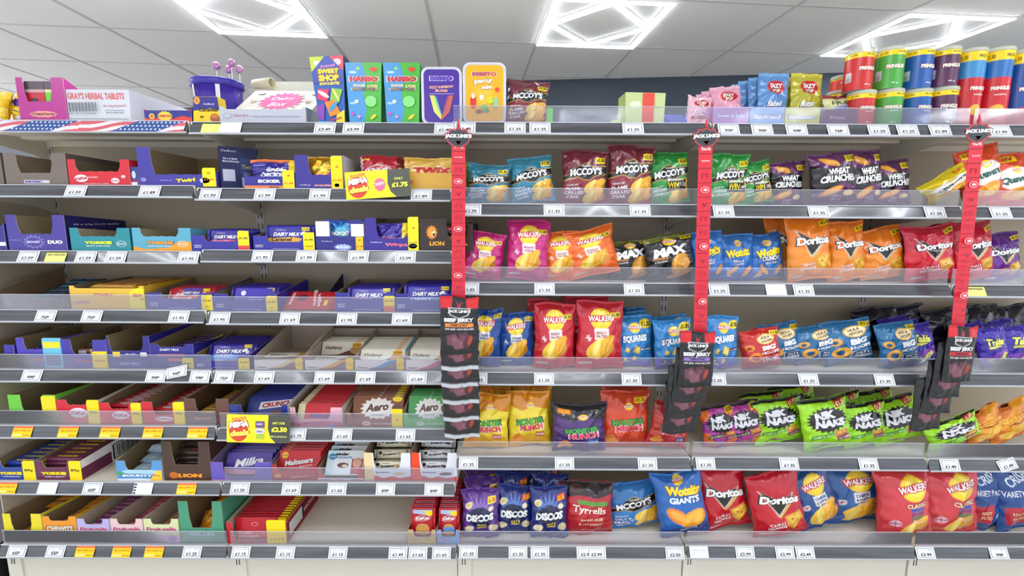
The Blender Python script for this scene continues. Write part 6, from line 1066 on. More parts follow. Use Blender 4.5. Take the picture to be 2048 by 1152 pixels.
flat_face(m, (0, -.0003, L_ / 2), (hw, 0, 0), (0, 0, L_ / 2), None, [('r', -.5, -.98, -.49, .85, 'b0aca0'), ('r', .49, -.98, .5, .85, 'b0aca0'), ('r', -.5, .84, .5, .85, 'b0aca0'), ('s', 0, .05, .64, .84, 'f0a8c4', 18, .72), ('s', 0, .05, .58, .74, 'dc2080', 18, .78), ('t', 'Dairy', .0, .22, .6, .34, 'white', 5, .3, None, .01), ('t', 'Box', .0, -.25, .44, .34, 'white', 5, .3, None, .01), ('e', -.72, .7, .1, .1, '6a6a68'), ('e', -.72, .7, .08, .08, 'ece9de'), ('e', .75, .7, .1, .14, '8a8678'), ('e', .75, .7, .08, .11, 'ece9de'), ('p', [(-.85, .05), (-.6, .08), (-.7, -.15)], 'b89a8a'), ('p', [(.62, .05), (.85, .08), (.7, -.18)], 'b89a8a')])
o = m.build('chocolate_box', 'paper'); o.location = (cen.x, .05, ZS[1][0] + .004); o.rotation_euler = (rad(-tl), 0, 0)
# box is propped up on a second one underneath
o.location.z = ZS[1][0] + .045; tag(o, 'large cream chocolate box with a pink splash tilted back in the grey tray', 'chocolate')
m = MB(); m.box((-hw, 0, 0), (hw, .12, .034), 'e4e0d4'); o = m.build('chocolate_box', 'gloss_card'); o.location = (cen.x, .205, ZS[1][0] + .003); tag(o, 'cream chocolate box lying flat under the tilted pink splashed one', 'chocolate')
m = MB(); m.box((-.11, 0, 0), (.11, .03, P(575, 163, .36).z - ZS[1][0] - .001), 'e2e0d4'); o = m.build('flat_carton', 'card'); o.location = (P(580, 200, .36).x, .36, ZS[1][0] + .0005); tag(o, 'plain cream flat carton standing behind the tilted chocolate box', 'carton')
m = MB(); V = []; F = []; rr = .022; n = 18; Lr = .1
m = lathe(MB(), [(rr, 0), (rr, Lr), (rr * .8, Lr), (rr * .8, 0), (rr, 0)], 'd8cfae', 24); o = m.build('paper_roll', 'card'); q = P(516, 166, .31); o.location = (q.x - .03, .34, q.z); o.rotation_euler = (0, rad(90), rad(-20)); tag(o, 'rolled cream paper lying behind the tilted chocolate box', 'paper roll')
o.location.z = ZS[1][0] + rr + .0005 + .0; 
m = MB(); m.box((-.06, 0, 0), (.06, .04, max(q.z - rr - ZS[1][0] - .001, .01)), 'd8d2c0'); s_ = m.build('flat_carton', 'card'); s_.location = (q.x + .01, .318, ZS[1][0] + .0005); tag(s_, 'cream carton that carries the paper roll behind the lollipop tub', 'carton'); o.location.z = q.z
tapered('sweet_box', 625, 693, 640, 691, 114, 1, .06, '1c5ab0', [('p', [(-1, 1), (-.1, 1), (-1, .55)], 'c8dc20'), ('p', [(.15, 1), (1, 1), (1, .55)], 'e8405a'), ('e', .62, .82, .24, .1, 'f0d0d0'), ('e', -.6, .8, .2, .08, 'e8e8f0'), ('p', [(-1, .55), (-.1, 1), (.15, 1), (1, .55), (1, .2), (-1, .2)], '2a4aa8'), ('t', 'Swizzels', .05, .72, .9, .08, 'e888c8', 6, .2, None, .03), ('t', 'SWEET', .05, .56, 1.3, .15, 'ffd820', 0, 0, 'a83a10', .07), ('t', 'SHOP', .05, .36, 1.3, .19, 'ffd820', 0, 0, 'a83a10', .07), ('t', 'FAVOURITES', .08, .19, 1.3, .09, 'ffe860', 0, 0, None, .05),
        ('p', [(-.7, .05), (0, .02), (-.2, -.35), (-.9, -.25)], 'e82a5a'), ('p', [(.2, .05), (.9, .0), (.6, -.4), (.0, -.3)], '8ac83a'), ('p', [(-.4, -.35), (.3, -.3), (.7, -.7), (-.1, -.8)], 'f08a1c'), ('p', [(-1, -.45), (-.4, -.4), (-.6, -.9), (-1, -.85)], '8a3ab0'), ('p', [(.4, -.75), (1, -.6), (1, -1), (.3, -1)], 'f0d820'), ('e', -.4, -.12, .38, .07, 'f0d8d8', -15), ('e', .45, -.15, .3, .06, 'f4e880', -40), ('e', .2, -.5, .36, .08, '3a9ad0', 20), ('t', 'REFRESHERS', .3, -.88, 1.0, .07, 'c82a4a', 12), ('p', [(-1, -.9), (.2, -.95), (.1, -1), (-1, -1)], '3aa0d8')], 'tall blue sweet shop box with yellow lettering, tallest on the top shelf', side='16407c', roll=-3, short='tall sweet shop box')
for x0, x1, a0, a1, lab, sh in ((692, 765, 700, 762, 'blue and green egg sweets box next to the tall sweet shop box', 'blue and green sweets box'), (768, 842, 774, 838, 'blue and green egg sweets box next to the purple sweet tub', 'second blue and green sweets box')):
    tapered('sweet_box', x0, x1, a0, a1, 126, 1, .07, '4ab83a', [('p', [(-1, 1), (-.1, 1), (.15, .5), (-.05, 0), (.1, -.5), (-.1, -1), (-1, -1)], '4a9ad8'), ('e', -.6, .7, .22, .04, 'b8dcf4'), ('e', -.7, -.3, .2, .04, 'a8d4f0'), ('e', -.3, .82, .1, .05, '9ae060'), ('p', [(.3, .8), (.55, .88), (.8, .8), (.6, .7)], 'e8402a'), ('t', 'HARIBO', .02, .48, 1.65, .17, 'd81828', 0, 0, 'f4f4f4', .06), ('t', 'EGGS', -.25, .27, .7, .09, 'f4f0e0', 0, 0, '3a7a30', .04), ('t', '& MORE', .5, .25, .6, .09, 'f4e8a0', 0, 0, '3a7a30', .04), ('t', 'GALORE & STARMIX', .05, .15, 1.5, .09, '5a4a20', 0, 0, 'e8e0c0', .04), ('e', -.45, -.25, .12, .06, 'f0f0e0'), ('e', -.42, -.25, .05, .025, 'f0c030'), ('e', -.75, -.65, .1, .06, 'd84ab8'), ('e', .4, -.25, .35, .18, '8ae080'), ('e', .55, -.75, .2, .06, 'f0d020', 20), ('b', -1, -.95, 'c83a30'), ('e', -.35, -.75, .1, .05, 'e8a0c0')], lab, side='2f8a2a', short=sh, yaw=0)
def sweet_tub(x0, x1, ytop, b, lid, ops, label, short, dy=0):
    Y = .02 + dy; z = ZS[b][0]; yb = PXT[b][0]; a, c = P(x0, yb - 50, Y), P(x1, yb - 50, Y); w = c.x - a.x; h = P((x0 + x1) / 2, ytop, Y).z - z; root = empty('sweet_tub', ((a.x + c.x) / 2, Y, z + .0005))
    def rr(W_, H_, r_, n=7):
        out = []
        for cx_, cz_, s0 in ((W_ - r_, H_ - r_, 0), (-W_ + r_, H_ - r_, 90), (-W_ + r_, -H_ + r_, 180), (W_ - r_, -H_ + r_, 270)):
            for k in range(n): t_ = rad(s0 + 90 * k / (n - 1)); out.append((cx_ + r_ * math.cos(t_), cz_ + r_ * math.sin(t_) + h / 2))
        return out
    m = MB(); A = rr(w / 2 * .93, h / 2 * .95, .022); m.prism(A, 'y', .012, .075, 'dcdce4'); m.build('tub_body', 'clear_plastic', root)
    m = MB(); m.prism(rr(w / 2, h / 2, .028), 'y', 0, .012, 'e0e0e8'); m.prism(rr(w / 2 * .93, h / 2 * .955, .024), 'y', -.001, 0, 'd0d0da'); m.build('lid', 'plastic', root)
    m = MB(); pts = rr(w / 2 * .87, h / 2 * .91, .02); m.prism(pts, 'y', -.0016, -.001, lid); flat_face(m, (0, -.0018, h / 2), (w / 2 * .87, 0, 0), (0, 0, h / 2 * .91), None, ops); m.build('lid_label', 'gloss_card', root)
    tag(root, label, 'sweets'); PROD.setdefault((b, 0), []).append(((a.x + c.x) / 2, short))
def worm(x, c1, c2, sgn): return [('p', [(x - .12 * sgn, .02), (x + .14 * sgn, .02), (x + .34 * sgn, -.5), (x + .6 * sgn, -.85), (x + .5 * sgn, -.9), (x + .1 * sgn, -.6)], c1), ('p', [(x + .14 * sgn, -.02), (x + .24 * sgn, -.02), (x + .45 * sgn, -.5), (x + .6 * sgn, -.85), (x + .34 * sgn, -.5)], c2)]
sweet_tub(843, 924, 134, 1, '4a2a9a', [('t', 'BEBETO', .0, .66, 1.3, .17, '6a4ac0', 0, 0, 'f4f0f8', .07), ('t', 'FIZZY RAINBOW', 0, .34, 1.35, .1, 'f0b090', 3, 0, None, .05), ('t', 'BUGS', 0, .2, .7, .1, 'f0b090', 0, 0, None, .05), ('r', -.7, .07, .7, .09, 'c8b8e8')] + worm(-.55, 'e0e070', '60c8b0', 1) + worm(.55, 'c8605a', '9a4a70', -1), 'purple lidded sweet tub with fizzy worms printed, left of the yellow tub', 'purple sweet tub')
sweet_tub(926, 1012, 125, 2, 'f8b81c', [('s', 0, -.1, .95, .9, 'fac838', 20, .3), ('t', 'BEBETO', .0, .68, 1.3, .14, 'c04a6a', 0, 0, 'f8ecd0', .05), ('t', 'party', -.05, .42, 1.0, .2, 'f4f0e0', 5, 0, 'b85a30', .05), ('t', 'mix', .15, .22, .6, .15, 'f4f0e0', 5, 0, 'b85a30', .05), ('e', -.6, -.3, .16, .26, 'e03a28'), ('e', -.6, -.1, .1, .1, 'f0e0d8'), ('e', -.15, -.15, .13, .1, 'f4e8d0'), ('e', .3, -.25, .18, .13, 'e0d820'), ('e', 0, -.5, .2, .1, '8ac83a'), ('e', .6, -.35, .14, .2, '9ad0a0'), ('e', -.3, -.66, .2, .07, '9a3a20'), ('e', .1, -.64, .16, .07, '6a9a2a'), ('e', .68, .12, .12, .08, 'e84a38')], 'yellow lidded party sweet tub with a white rim beside the maroon bag', 'yellow sweet tub', dy=.0)
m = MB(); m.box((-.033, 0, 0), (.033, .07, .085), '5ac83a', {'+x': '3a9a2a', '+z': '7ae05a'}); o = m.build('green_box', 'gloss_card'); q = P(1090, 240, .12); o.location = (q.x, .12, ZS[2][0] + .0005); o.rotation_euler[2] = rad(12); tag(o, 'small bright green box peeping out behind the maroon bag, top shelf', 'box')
m = MB()
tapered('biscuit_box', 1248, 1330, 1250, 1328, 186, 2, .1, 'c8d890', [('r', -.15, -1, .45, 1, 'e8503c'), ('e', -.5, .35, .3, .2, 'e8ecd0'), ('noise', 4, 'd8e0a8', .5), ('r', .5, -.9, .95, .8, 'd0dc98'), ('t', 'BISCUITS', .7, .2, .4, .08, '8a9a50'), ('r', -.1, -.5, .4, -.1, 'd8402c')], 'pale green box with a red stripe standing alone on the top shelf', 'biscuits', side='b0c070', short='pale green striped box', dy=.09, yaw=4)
m = MB(); m.box((-.035, 0, 0), (.035, .08, .06), 'c0d468'); o = m.build('biscuit_box', 'gloss_card'); q = P(1240, 240, .24); o.location = (q.x, .24, ZS[2][0] + .0005); tag(o, 'smaller lime box half behind the pale green striped box', 'biscuits')
# popcorn
def poptray(b, x0, x1, y, col, c2, word, label, short, **k): return tray(b, 0, x0, x1, y, y, col, [('noise', 3, c2, .6), ('t', word, 0, 0, 1.6, .5, 'e8e8f4', 0, .25, '6a6a90', .04)], label, short, hb=.11, depth=.3, cut=(.1, .9), side=col, **k)
T = poptray(3, 1425, 1496, 214, 'c89ad0', 'b878c0', 'Sweet & Salty', 'lilac fronted popcorn tray of pink bags, leftmost popcorn tray', 'lilac popcorn tray')
def pop(art, x0, x1, y0, lab, sh, n, b=3, dy=.04, lean=14, roll=0, seed=3, wr=1.0):
    r_ = B('popcorn_bag', art, b, 0, x0 + 3, x1 - 3, y0, lab, sh, cat='popcorn', dy=dy, lean=lean, roll=roll, T=.016, behind=n, behind_step=.04, seed=seed, bend=0, pinch=.03, behind_dx=-.012, wr=wr); return r_
pop(A_popcorn('e8a0b8', 'f0c0d0', 'Sweet', 'a05090'), 1424, 1490, 172, 'pink popcorn bag standing in the lilac fronted tray', 'pink popcorn bag', 2, seed=5)
o = pop(A_popcorn('f0b8c8', 'f0d0d8', 'Salty', 'a05090'), 1368, 1432, 186, 'pale pink popcorn bag turned aside left of the lilac tray', 'turned pink popcorn bag', 0, dy=.02, roll=8, seed=6)
m = MB(); m.prism([(0, 0), (.2, 0), (.2, .12), (0, .03)], 'x', -.002, .09, '3040a0'); o = m.build('opened_carton', 'card'); q = P(1352, 245, .2); o.location = (q.x, .2, ZS[2][0] + .0005); tag(o, 'royal blue opened carton behind the pale pink popcorn bag', 'carton')
T = poptray(3, 1498, 1567, 216, '6aa0d8', '88b8e8', 'Salted', 'light blue fronted popcorn tray of blue bags', 'light blue popcorn tray')
pop(A_popcorn('5a90c8', '78b0e0', 'Salted', '2a4a80'), 1506, 1590, 137, 'light blue salted popcorn bag standing tall in its tray', 'light blue popcorn bag', 5, lean=8, roll=9)
T = poptray(3, 1569, 1638, 218, 'd8d470', 'e8e4a0', 'Butter', 'pale yellow fronted popcorn tray of butter bags', 'pale yellow popcorn tray')
pop(A_popcorn('b8b02c', 'd8d04a', 'Butter', '6a5a10'), 1572, 1658, 137, 'olive yellow butter popcorn bag standing tall in its tray', 'yellow popcorn bag', 2, lean=8, roll=9)
T = tray(3, 0, 1640, 1714, 219, 219, '6a3060', [('t', 'Fries', -.1, 0, .8, .4, 'c89ac0')], 'purple fronted tray of fries snack bags left of the crisp tubes', 'purple fries tray', hb=.09, depth=.25, cut=(.1, .9))
B('snack_bag', ('d8dc98', [('b', .75, 1, 'a03040'), ('t', 'FRIES', 0, .45, 1.2, .26, '3a4a30', 0, 0, None, .02), ('e', 0, .0, .6, .3, '9a9ac8'), ('e', 0, 0, .4, .2, '7a7ab0'), ('e', 0, -.6, .8, .2, 'e8dca0')]), 3, 0, 1642, 1716, 186, 'cream fries snack bag with lilac emblem standing in the purple tray', 'cream fries bag', dy=.03, T=.02, roll=3, behind=1, behind_step=.05)
# crisp tubes
def tube(px0, px1, ytop, b, col, band, ops, label, R=None, zbase=None, Y=.07, group=None, tall=False, yb=None):
    z = ZS[b][0] + .0005 if zbase is None else zbase
    cx = (P(px0, ytop + 20, Y).x + P(px1, ytop + 20, Y).x) / 2; R = R or (P(px1, ytop + 20, Y).x - P(px0, ytop + 20, Y).x) / 2 * .93; h = P((px0 + px1) / 2, ytop + 4, Y).z - z
    root = empty('crisp_tube', (cx, Y, z), (0, 0, -math.atan2(cx, 1.95) * .8)); nu_, nv_ = 100, 60; hc_ = h - .012
    off = math.degrees(math.atan2(cx, Y + 1.879)) * 0
    U, V = np.meshgrid(np.linspace(-1, 1, nu_), np.linspace(-1, 1, nv_))
    # art runs once round the front half
    allops = [('b', .74, 1, 'ffdc10')] + ops
    colr = paint(U * 2.0 * 1.0, V, col, allops, 4 / nu_, 2 / nv_)
    if band: colr = paint(U * 2.0, V, col, [('p', [(-3, .3 if tall else .6), (3, .3 if tall else .6), (3, .8), (-3, .8)], band)] + [('p', [(-3, .74), (3, .74), (3, 1), (-3, 1)], 'ffdc10')] + ops, 4 / nu_, 2 / nv_)
    else: colr = paint(U * 2.0, V, col, [('p', [(-3, .72), (3, .72), (3, 1), (-3, 1)], 'ffdc10')] + ops, 4 / nu_, 2 / nv_)
    def pos(u, v, side=0, e=0):
        u = np.asarray(u, float); v = np.asarray(v, float); a = u * math.pi / 2.0; return np.stack([R * np.sin(a), -R * np.cos(a), (v + 1) / 2 * hc_], -1)
    m = MB(); m.add(pos(U * 2.0, V).reshape(-1, 3), grid_faces(nu_, nv_), colr.reshape(-1, 4), True); m.add([(R * math.cos(2 * math.pi * k / 30), R * math.sin(2 * math.pi * k / 30), .0005) for k in range(30)], [tuple(reversed(range(30)))], 'silver')
    add_texts(m, pos, [('t', '£1.50', -.35, .85, .35, .1, '6a4a10'), ('t', 'PM £1.50', .45, .86, .4, .08, '6a4a10')] + ops, R * math.pi / 2, hc_ / 2, clip=1.4)
    m.build('printed_can', 'plastic', root)
    m = lathe(MB(), [(R * 1.0, hc_ - .002), (R * 1.04, hc_ - .002), (R * 1.05, hc_ + .004), (R * 1.03, h), (R * .97, h), (R * .95, h - .003), (.0005, h - .003)], 'e8ecd8', 40); m.build('lid', 'tinted', root)
    tag(root, label, 'crisps', group); PROD.setdefault((b, 0), []).append((cx, label.split(' on ')[0].split(' under')[0].split(' beside')[0])); return root, R, h, cx
def pr_ops(x, tall=False): 
    o = [('t', 'PRINGLES', x, .12 if not tall else .02, .8, .2 if not tall else .1, 'f0e8d8', 0, 0, 'b03028', .07)]
    return o
def bc(x, y=-.3): return [('r', x - .16, y - .25, x + .16, y + .25, 'e0e4e8')] + [('r', x - .13, y - .2 + i * .05, x + .13, y - .18 + i * .05, '6a7078') for i in range(8)]
for i, (c, nm, lo, up) in enumerate((('d02a28', 'red', (1702, 1748, 181), (1690, 1749, 100)), ('4aa83c', 'green', (1746, 1808, 178), (1750, 1811, 95)), ('1c5aa8', 'blue', (1806, 1859, 178), (1812, 1863, 95)), ('5a2a50', 'plum', (1857, 1912, 174), (1864, 1914, 95)))):
    x_ = (.35, .2, .45, .3)[i]
    r_, R, h, cx = tube(lo[0] if i else 1695, lo[1], lo[2], 3, c, None, pr_ops(x_) + [('t', 'ORIGINAL', x_, -.1, .4, .06, 'white'), ('t', '40 g', x_, -.75, .3, .1, 'white')], f'short {nm} crisp tube on the shelf under another {nm} one', R=.048 if 1 else None)
    tube(up[0], up[1], up[2], 3, c, None, pr_ops(x_) + bc(-.55) + [('t', '40 g', x_, -.75, .3, .1, 'white')], f'short {nm} crisp tube on top of another {nm} one', R=.048, zbase=ZS[3][0] + h + .001)
r_, R, h, cx = tube(1655, 1700, 181, 3, 'e8402a', None, pr_ops(.2), 'short red crisp tube on the shelf behind the fries bag, front one', Y=.2, R=.046)
tube(1668, 1705, 150, 3, 'e8402a', None, pr_ops(.2), 'short red crisp tube on a lower one behind the fries bag', Y=.2, R=.046, zbase=ZS[3][0] + h + .001)
tube(1912, 1970, 98, 3, 'c8202c', '3a90c8', pr_ops(.45, True) + [('e', .4, -.55, .3, .14, 'f0c040'), ('e', .5, -.6, .18, .08, 'd89a20'), ('t', 'ORIGINAL', .45, -.15, .5, .04, 'white')], 'tall red and blue crisp tube beside the short plum tubes', tall=True, R=.048)
tube(1964, 2027, 96, 4, 'd0222c', '2a70b8', pr_ops(.2, True) + [('e', .15, -.55, .34, .14, 'f0c040'), ('e', .3, -.6, .18, .08, 'd89a20'), ('t', 'ORIGINAL', .2, -.15, .5, .04, 'white')], 'tall red and blue crisp tube beside its twin, second tall one', tall=True, R=.048)
tube(2016, 2080, 100, 4, '1c4f9c', None, [('p', [(-3, -1), (3, -1), (3, -.55), (.5, -.4), (-.5, -.55), (-3, -.45)], 'c83a30')] + pr_ops(.3, True), 'tall blue and red crisp tube cut by the right picture edge', tall=True, R=.05)

# ================================================================ flag banner on the top rail of the left bay
bx0, bx1 = -2.30, P(372, 254, -.01).x; L = bx1 - bx0; nu_, nv_ = 420, 22
U, V = np.meshgrid(np.linspace(0, 1, nu_), np.linspace(0, 1, nv_)); X_ = U * L; per = .405; ph = (X_ - (P(165, 254, 0).x - bx0)) / per + 1; fr = ph - np.floor(ph)
wave = np.sin((V * 2.2 + U * L * 9)) ; sv = (V * 3.2 - fr * 3.4 + .4 * np.sin(fr * 12)); st = (np.sin(sv * math.pi) > 0).astype(float)[..., None]
colr = np.array(C('d86a70')) * st + np.array(C('e6e4ec')) * (1 - st)
slant = (fr - .0) > (.0 + .0 * V); cant = ((fr + .25 * (1 - V)) % 1.0) > .56; cant &= fr > .3
cm = cant.astype(float)[..., None]; colr = colr * (1 - cm) + np.array(C('3a5898')) * cm
upv = Vector((0, RB, RH)).normalized(); org = Vector((bx0, -RB - .0015, ZS[0][0] - RH - .001)) + RAILN * .004; hh = math.hypot(RB, RH) + .004
Vt = np.stack([org.x + X_, org.y + V * upv.y * hh, org.z + V * upv.z * hh], -1)
m = MB(); m.add(Vt.reshape(-1, 3), grid_faces(nu_, nv_), colr.reshape(-1, 4))
for i in range(int(L / .0165)):
    for j in range(3):
        x_ = i * .0165 + (.008 if j % 2 else 0); v_ = .2 + .3 * j; f_ = ((x_ - (P(165, 254, 0).x - bx0)) / per + 1) % 1
        if ((f_ + .25 * (1 - v_)) % 1) > .58 and .32 < f_ < .97:
            c_ = org + Vector((x_, 0, 0)) + upv * (v_ * hh); pts = burst(0, 0, .0058, .0058, 5, .42, math.pi / 2)
            m.add([tuple(c_ + Vector((a_, 0, 0)) + upv * b_ + RAILN * .0004) for a_, b_ in pts], [tuple(range(10))], 'f0f0f4')
o = m.build('flag_banner', 'paper'); tag(o, 'stars and stripes printed banner on the top rail of the left end bay', 'banner')

# ================================================================ deals cards
def deals(b, r, px0, px1, py0, py1, rot, price, l1, l3, label, prod):
    a, c = P(px0, py1, -.036), P(px1, py0, -.036); w, h = (c.x - a.x) / 2, (c.z - a.z) / 2 * .92
    m = MB(); q = rad(rot); rv = Vector((math.cos(q), 0, math.sin(q))) * w; uv = Vector((-math.sin(q), .12, math.cos(q))) * h
    ops = [('p', [(.32, 1), (1, 1), (1, -1), (.55, -1), (.38, -.6), (.3, 0)], '4a4d40'), ('e', -.62, -.15, .3, .78, 'e0442a'), ('t', 'SAVER', -.6, .72, .5, .22, 'f08030', 6, .2, 'fff080', .04), ('t', 'MEGA', -.6, .3, .62, .44, 'white', 6, .15, 'a02a20', .08), ('t', 'deals', -.58, -.3, .6, .44, 'ffe860', 6, .1, 'c03a20', .07)] + prod + [('t', l1, .66, .45 if l3 else .3, .4 if len(l1) > 5 else .28, .18, 'f0f060', 0, 0, None, .03), ('t', price, .68, .0 if l3 else -.15, .5, .36, 'f4f048', 0, 0, None, .06)] + ([('t', l3, .66, -.5, .5, .13, 'e8e8a0')] if l3 else [])
    flat_face(m, (0, 0, 0), rv, uv, 'f8ea10', ops); n = rv.cross(uv).normalized(); m.add([tuple(rv * x + uv * y - n * .001) for x, y in ((-1, -1), (1, -1), (1, 1), (-1, 1))], [(3, 2, 1, 0)], 'e8e8e8')
    root = empty('deals_card', ((a + c) / 2)); m.build('printed_card', 'gloss_card', root)
    m = MB(); m.box((-.012, .002, -h * .6), (.012, .010, -h * .2), 'e0e0e8'); m.build('clip', 'clear_plastic', root); tag(root, label, 'sign')
deals(1, 1, 692, 820, 338, 398, 4, '£1.75', 'ONLY', '', 'bright yellow deals card reading only £1.75 under the red wafer multipack', [('s', .06, -.05, .18, .5, 'e86a9a', 10, .85), ('t', 'SWEETS', .06, .0, .28, .24, 'f4f0f0', 10, 0, 'c03060', .04)])
deals(1, 5, 456, 578, 829, 886, -1, '£2.50', 'ANY 2 FOR', 'PM £1.65 EACH', 'bright yellow deals card reading any 2 for £2.50 at the navy carton', [('r', -.08, .1, .2, .55, '6a4a90'), ('t', 'DAIRY', .06, .35, .2, .14, 'white'), ('e', .06, -.15, .16, .22, 'd8d8e0'), ('t', 'Aero', .06, -.15, .2, .18, '6a4a40'), ('r', -.05, -.7, .18, -.4, 'b0c840')])

# ================================================================ hanging strips of jerky
def strip(px_t, px_b, py_t, py_b, label, Y=-.085):
    t_, b_ = P(px_t, py_t, Y), P(px_b, py_b, Y); L = (t_ - b_).length; root = empty('hanging_strip', t_); ang = math.atan2(b_.x - t_.x, t_.z - b_.z); root.rotation_euler = (0, ang * -1 * -1 * -1, 0)
    w = .0255
    m = MB(); m.box((-w, 0, -L), (w, .0012, 0), 'd8283a'); ops = []
    n = 14
    for i in range(n + 1):
        y = 1 - 2 * i / n; ops.append(('r', -1, y - .003, 1, y + .003, '8a1420'))
        if i < n:
            yc = y - 1 / n; k = i % 4
            if i == 0: ops += [('t', 'BEST', 0, yc + .018, 1.3, .03, 'f0e0e0', 0, 0, None, .05), ('t', 'MEAT', 0, yc - .004, 1.3, .03, 'f0e0e0', 0, 0, None, .05), ('t', 'TASTE', 0, yc - .028, 1.4, .026, 'f0e0e0', 0, 0, None, .05)]
            elif i == 1: ops += [('t', 'HIGH PROTEIN', 0, yc, 1.2, .016, 'f0d0d0')]
            elif k == 3: ops += [('e', 0, yc, .62, .032, 'f0e0e0'), ('e', 0, yc, .54, .028, 'd8283a'), ('e', .05, yc, .3, .012, 'f0e0e0')]
            elif k == 0: ops += [('p', [(-.5, yc + .02), (-.2, yc + .004), (0, yc - .014), (.2, yc + .004), (.5, yc + .02), (.2, yc - .006), (0, yc - .03), (-.2, yc - .006)], '4a1018')]
            else: ops += [('r', -.45, yc - .03, -.3, yc + .02, 'b81c2c'), ('r', .3, yc - .03, .45, yc + .02, 'b81c2c'), ('r', -.3, yc + .012, .3, yc + .02, 'b81c2c')]
    flat_face(m, (0, -.0003, -L / 2), (w, 0, 0), (0, 0, L / 2), None, ops); m.build('strip_band', 'plastic', root)
    m = MB(); hd = [(-.052, .018), (-.036, .024), (-.03, .036), (-.012, .034), (0, .044), (.012, .034), (.03, .036), (.036, .024), (.052, .018), (.046, .004), (.04, -.012), (.026, -.024), (.012, -.03), (0, -.034), (-.012, -.03), (-.026, -.024), (-.04, -.012), (-.046, .004)]
    m.prism([(x, z + .0) for x, z in reversed(hd)], 'y', -.003, -.001, 'c83038', '8a2028'); m.prism([(x * .9, z * .86) for x, z in reversed(hd)], 'y', -.0036, -.003, '5a5c62'); m.prism([(x * .82, z * .78) for x, z in reversed(hd)], 'y', -.004, -.0036, '3a3c42')
    flat_face(m, (0, -.0042, 0), (.058, 0, 0), (0, 0, .04), None, [('t', "JACK LINK'S", 0, .22, 1.7, .42, 'f4f4f4', 0, 0, '1a1a1e', .08), ('p', [(-.2, -.2), (0, -.55), (.2, -.2), (.06, -.42), (0, -.7), (-.06, -.42)], 'c0202c')]); m.build('header_badge', 'gloss_card', root)
    m = lathe(MB(), [(.006, 0), (.0062, .004), (.003, .02), (.0008, .03)], 'c8202c', 12); h_ = m.build('hook', 'plastic', root); h_.location = (0, -.001, .042)
    tag(root, label, 'display strip'); return root, b_, Y
def jerky(Y, px0, px1, ytop, ybot, flv, fc, nlow, step, ylast, name_, sil=True, dxl=0, first_h=None):
    a, c = P(px0, ybot, Y - .01), P(px1, ytop, Y - .01); w, h = c.x - a.x, c.z - a.z; art = A_jerky(flv, fc)
    o = make_bag('jerky_pouch', w, h, .009, art, 77, .02, .55, 0, 0, 52, 60, mat='wrap'); o.location = ((a.x + c.x) / 2, Y - .016, a.z); o.rotation_euler = (0, rad(0), 0)
    tag(o, f'front black jerky pouch with {name_} band at the foot of its strip', 'jerky')
    base = make_bag('jerky_pouch', w, h, .009, ('18181b', [('b', -1, -.84, 'c8ccd0' if sil else '202024')] + meat(-.35)[:8] + ([('b', .62, .8, 'b8bcc2')] if sil else [])), 78, .02, .55, 0, 0, 40, 50, mat='wrap')
    for k in range(nlow):
        q = base if k == 0 else copy_tree(base); zb = P((px0 + px1) / 2, ybot + (ylast - ybot) * (k + 1) / nlow, Y + .006 + .016 * k).z
        q.location = ((a.x + c.x) / 2 + dxl * (k + 1) + J.uniform(-.004, .004), Y + .002 + .014 * k, zb); q.rotation_euler = (rad(2), rad(J.uniform(-3, 3)), 0)
        tag(q, f'black jerky pouch hanging lower behind the {name_} banded front pouch', 'jerky', f'lower jerky pouches on the {name_} strip')
strip(917, 917, 278, 606, 'left red hanging strip with black badge between chocolate and crisps')
jerky(-.10, 882, 957, 592, 706, 'SWEET & HOT', 'f09040', 5, 33, 872, 'orange')
strip(1412, 1400, 278, 668, 'middle red hanging strip with black badge between two crisp bays')
jerky(-.10, 1353, 1430, 661, 772, 'TERIYAKI', '9a78c8', 3, 33, 864, 'lilac', False, -.01)
strip(1955, 1915, 268, 656, 'right red hanging strip slanting to the left near the picture edge')
jerky(-.10, 1878, 1954, 650, 762, 'ORIGINAL', 'd0303a', 3, 33, 858, 'red', False, -.018)

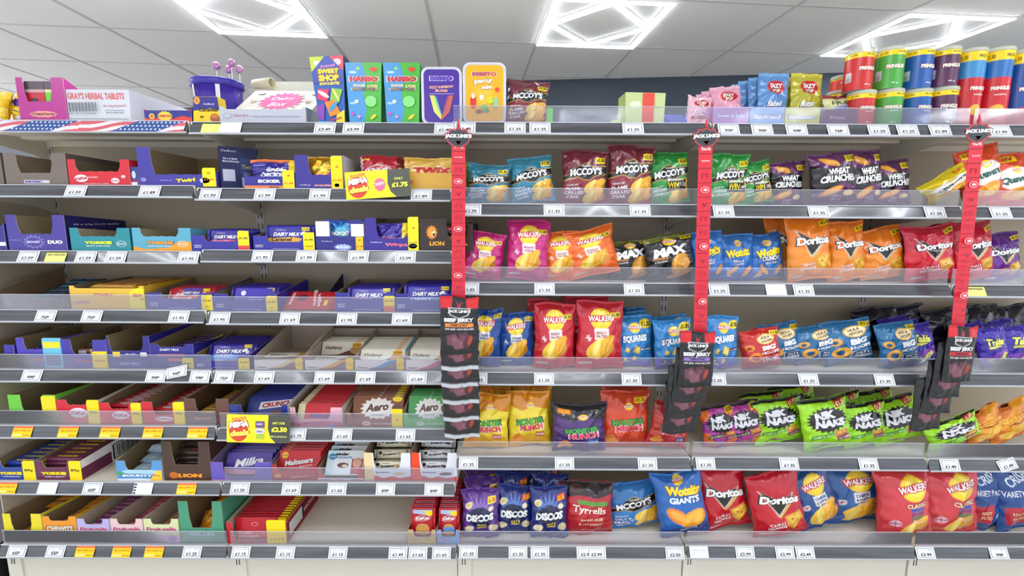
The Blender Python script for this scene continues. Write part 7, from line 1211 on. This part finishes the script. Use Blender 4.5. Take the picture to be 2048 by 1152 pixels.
# ================================================================ price tickets (bay,row,px,text)
TK_ = """1 0 650 £3.49;1 0 707 £3.99;1 0 890 £1.40;2 0 930 £1.40;2 0 1030 £1.35;2 0 1080 £1.35;2 0 1266 £1.35;3 0 1457 99P;3 0 1524 99P;3 0 1593 99P;3 0 1676 76P;3 0 1757 £1.25;3 0 1815 £1.25;3 0 1880 £1.99;4 0 2000 £1.99;
0 1 152 £1.59;0 1 300 £1.89;1 1 421 £1.50;1 1 530 £1.99;1 1 640 £1.99;1 1 843 £1.89;2 1 942 £1.35;2 1 1108 £1.35;2 1 1280 £1.35;3 1 1447 £1.35;3 1 1637 £1.35;3 1 1870 £1.35;4 1 2001 £1.35;
0 2 57 £1.59;0 2 172 £1.59;0 2 232 £1.59;0 2 377 £1.95;1 2 525 £1.95;1 2 613 £1.99;1 2 717 £1.99;1 2 811 £2.09;2 2 938 £1.35;2 2 1089 £1.35;2 2 1268 £1.35;3 2 1438 £1.35;3 2 1607 £1.35;
0 3 92 75P;0 3 184 75P;0 3 358 £1.95;1 3 440 £1.95;1 3 580 £1.69;1 3 694 £1.95;1 3 804 £1.69;2 3 955 £1.35;2 3 1088 £1.35;2 3 1263 £1.35;3 3 1432 £1.35;3 3 1617 £1.35;3 3 1769 £1.35;
0 4 64 99P;0 4 312 99P;0 4 400 99P;1 4 449 75P;1 4 529 £1.69;1 4 649 £1.69;1 4 731 £1.69;1 4 834 £1.69;2 4 937 £1.35;2 4 1129 £1.35;2 4 1295 £1.35;3 4 1411 £1.35;3 4 1578 £1.35;3 4 1737 £1.35;4 4 1900 £1.49;
1 5 593 £1.75;1 5 685 £1.65;1 5 811 £1.65;0 6 185 65P;1 6 480 £1.50;1 6 583 £1.69;1 6 674 £1.65;1 6 771 89P;1 6 868 89P;
0 7 34 65P;0 7 111 55P;0 7 384 £1.25;1 7 482 £1.15;1 7 571 £1.15;1 7 676 £1.15;1 7 796 £1.49;1 7 836 £1.65;1 7 883 £1.65;2 5 937 £1.35;2 5 1036 £1.35;2 5 1080 £1.35;2 5 1172 £2.99;2 5 1193 £2.99;2 5 1350 £2.50;3 5 1490 £2.99;3 5 1570 £2.99;3 5 1610 £2.49;4 5 1851 £3.99;4 5 1998 99P"""
for t_ in TK_.replace('\n', '').split(';'):
    b_, r_, x_, s_ = t_.split(); ticket(int(b_), int(r_), int(x_), s_)
for b_, r_, x_ in ((0, 5, 45), (0, 5, 136), (0, 5, 220), (0, 5, 306), (0, 5, 395), (0, 6, 14), (0, 6, 373), (0, 7, 170), (0, 7, 243), (0, 7, 308)): ticket(b_, r_, x_, '', 'y')
ticket(0, 2, 112, 'ANY 2 FOR £2.50', 'p'); ticket(4, 2, 1950, 'OFFER', 'p'); ticket(1, 0, 425, '', 'p'); ticket(0, 6, 95, '', 'b'); ticket(0, 6, 286, '', 'd'); ticket(3, 2, 1552, '', 'b'); ticket(3, 5, 1398, '', 'h'); ticket(1, 0, 462, '', 'b')
ticket(0, 4, 352, '96P', 'w', 0, .018, 12); ticket(4, 4, 2015, '£1.49', 'w', 0, .003, 14)

# ================================================================ settle bags so that none cuts into another
from mathutils.bvhtree import BVHTree
def world_geo(root):
    M0 = Matrix.LocRotScale(root.location, root.rotation_euler, root.scale); V = []; F = []; n = 0
    for o in root.children:
        me = o.data; v = np.zeros(len(me.vertices) * 3, dtype=np.float32); me.vertices.foreach_get('co', v); A = np.array(M0)
        v = v.reshape(-1, 3) @ A[:3, :3].T + A[:3, 3]; V.append(v); F += [[i + n for i in p.vertices] for p in me.polygons]; n += len(v)
    return np.concatenate(V), F
def settle():
    done = {}; fc = {}
    for b, r, o, q_ in sorted(BAGS, key=lambda t: t[3]):
        V, F = world_geo(o); lst = done.setdefault(r, []); moved = 0.0; tree = None
        for step in range(5 if q_ == 0 else 9):
            lo, hi = V.min(0), V.max(0); near = [t for t in lst if (t[1] < hi).all() and (t[2] > lo).all()]
            if not near: break
            tree = BVHTree.FromPolygons(V.tolist(), F)
            if not any(tree.overlap(t[0]) for t in near): break
            if hi[1] > DEPTH - .02: break
            V[:, 1] += .008; o.location.y += .008; tree = None
        lst.append((BVHTree.FromPolygons(V.tolist(), F), V.min(0), V.max(0)))
settle()
build_tickets()
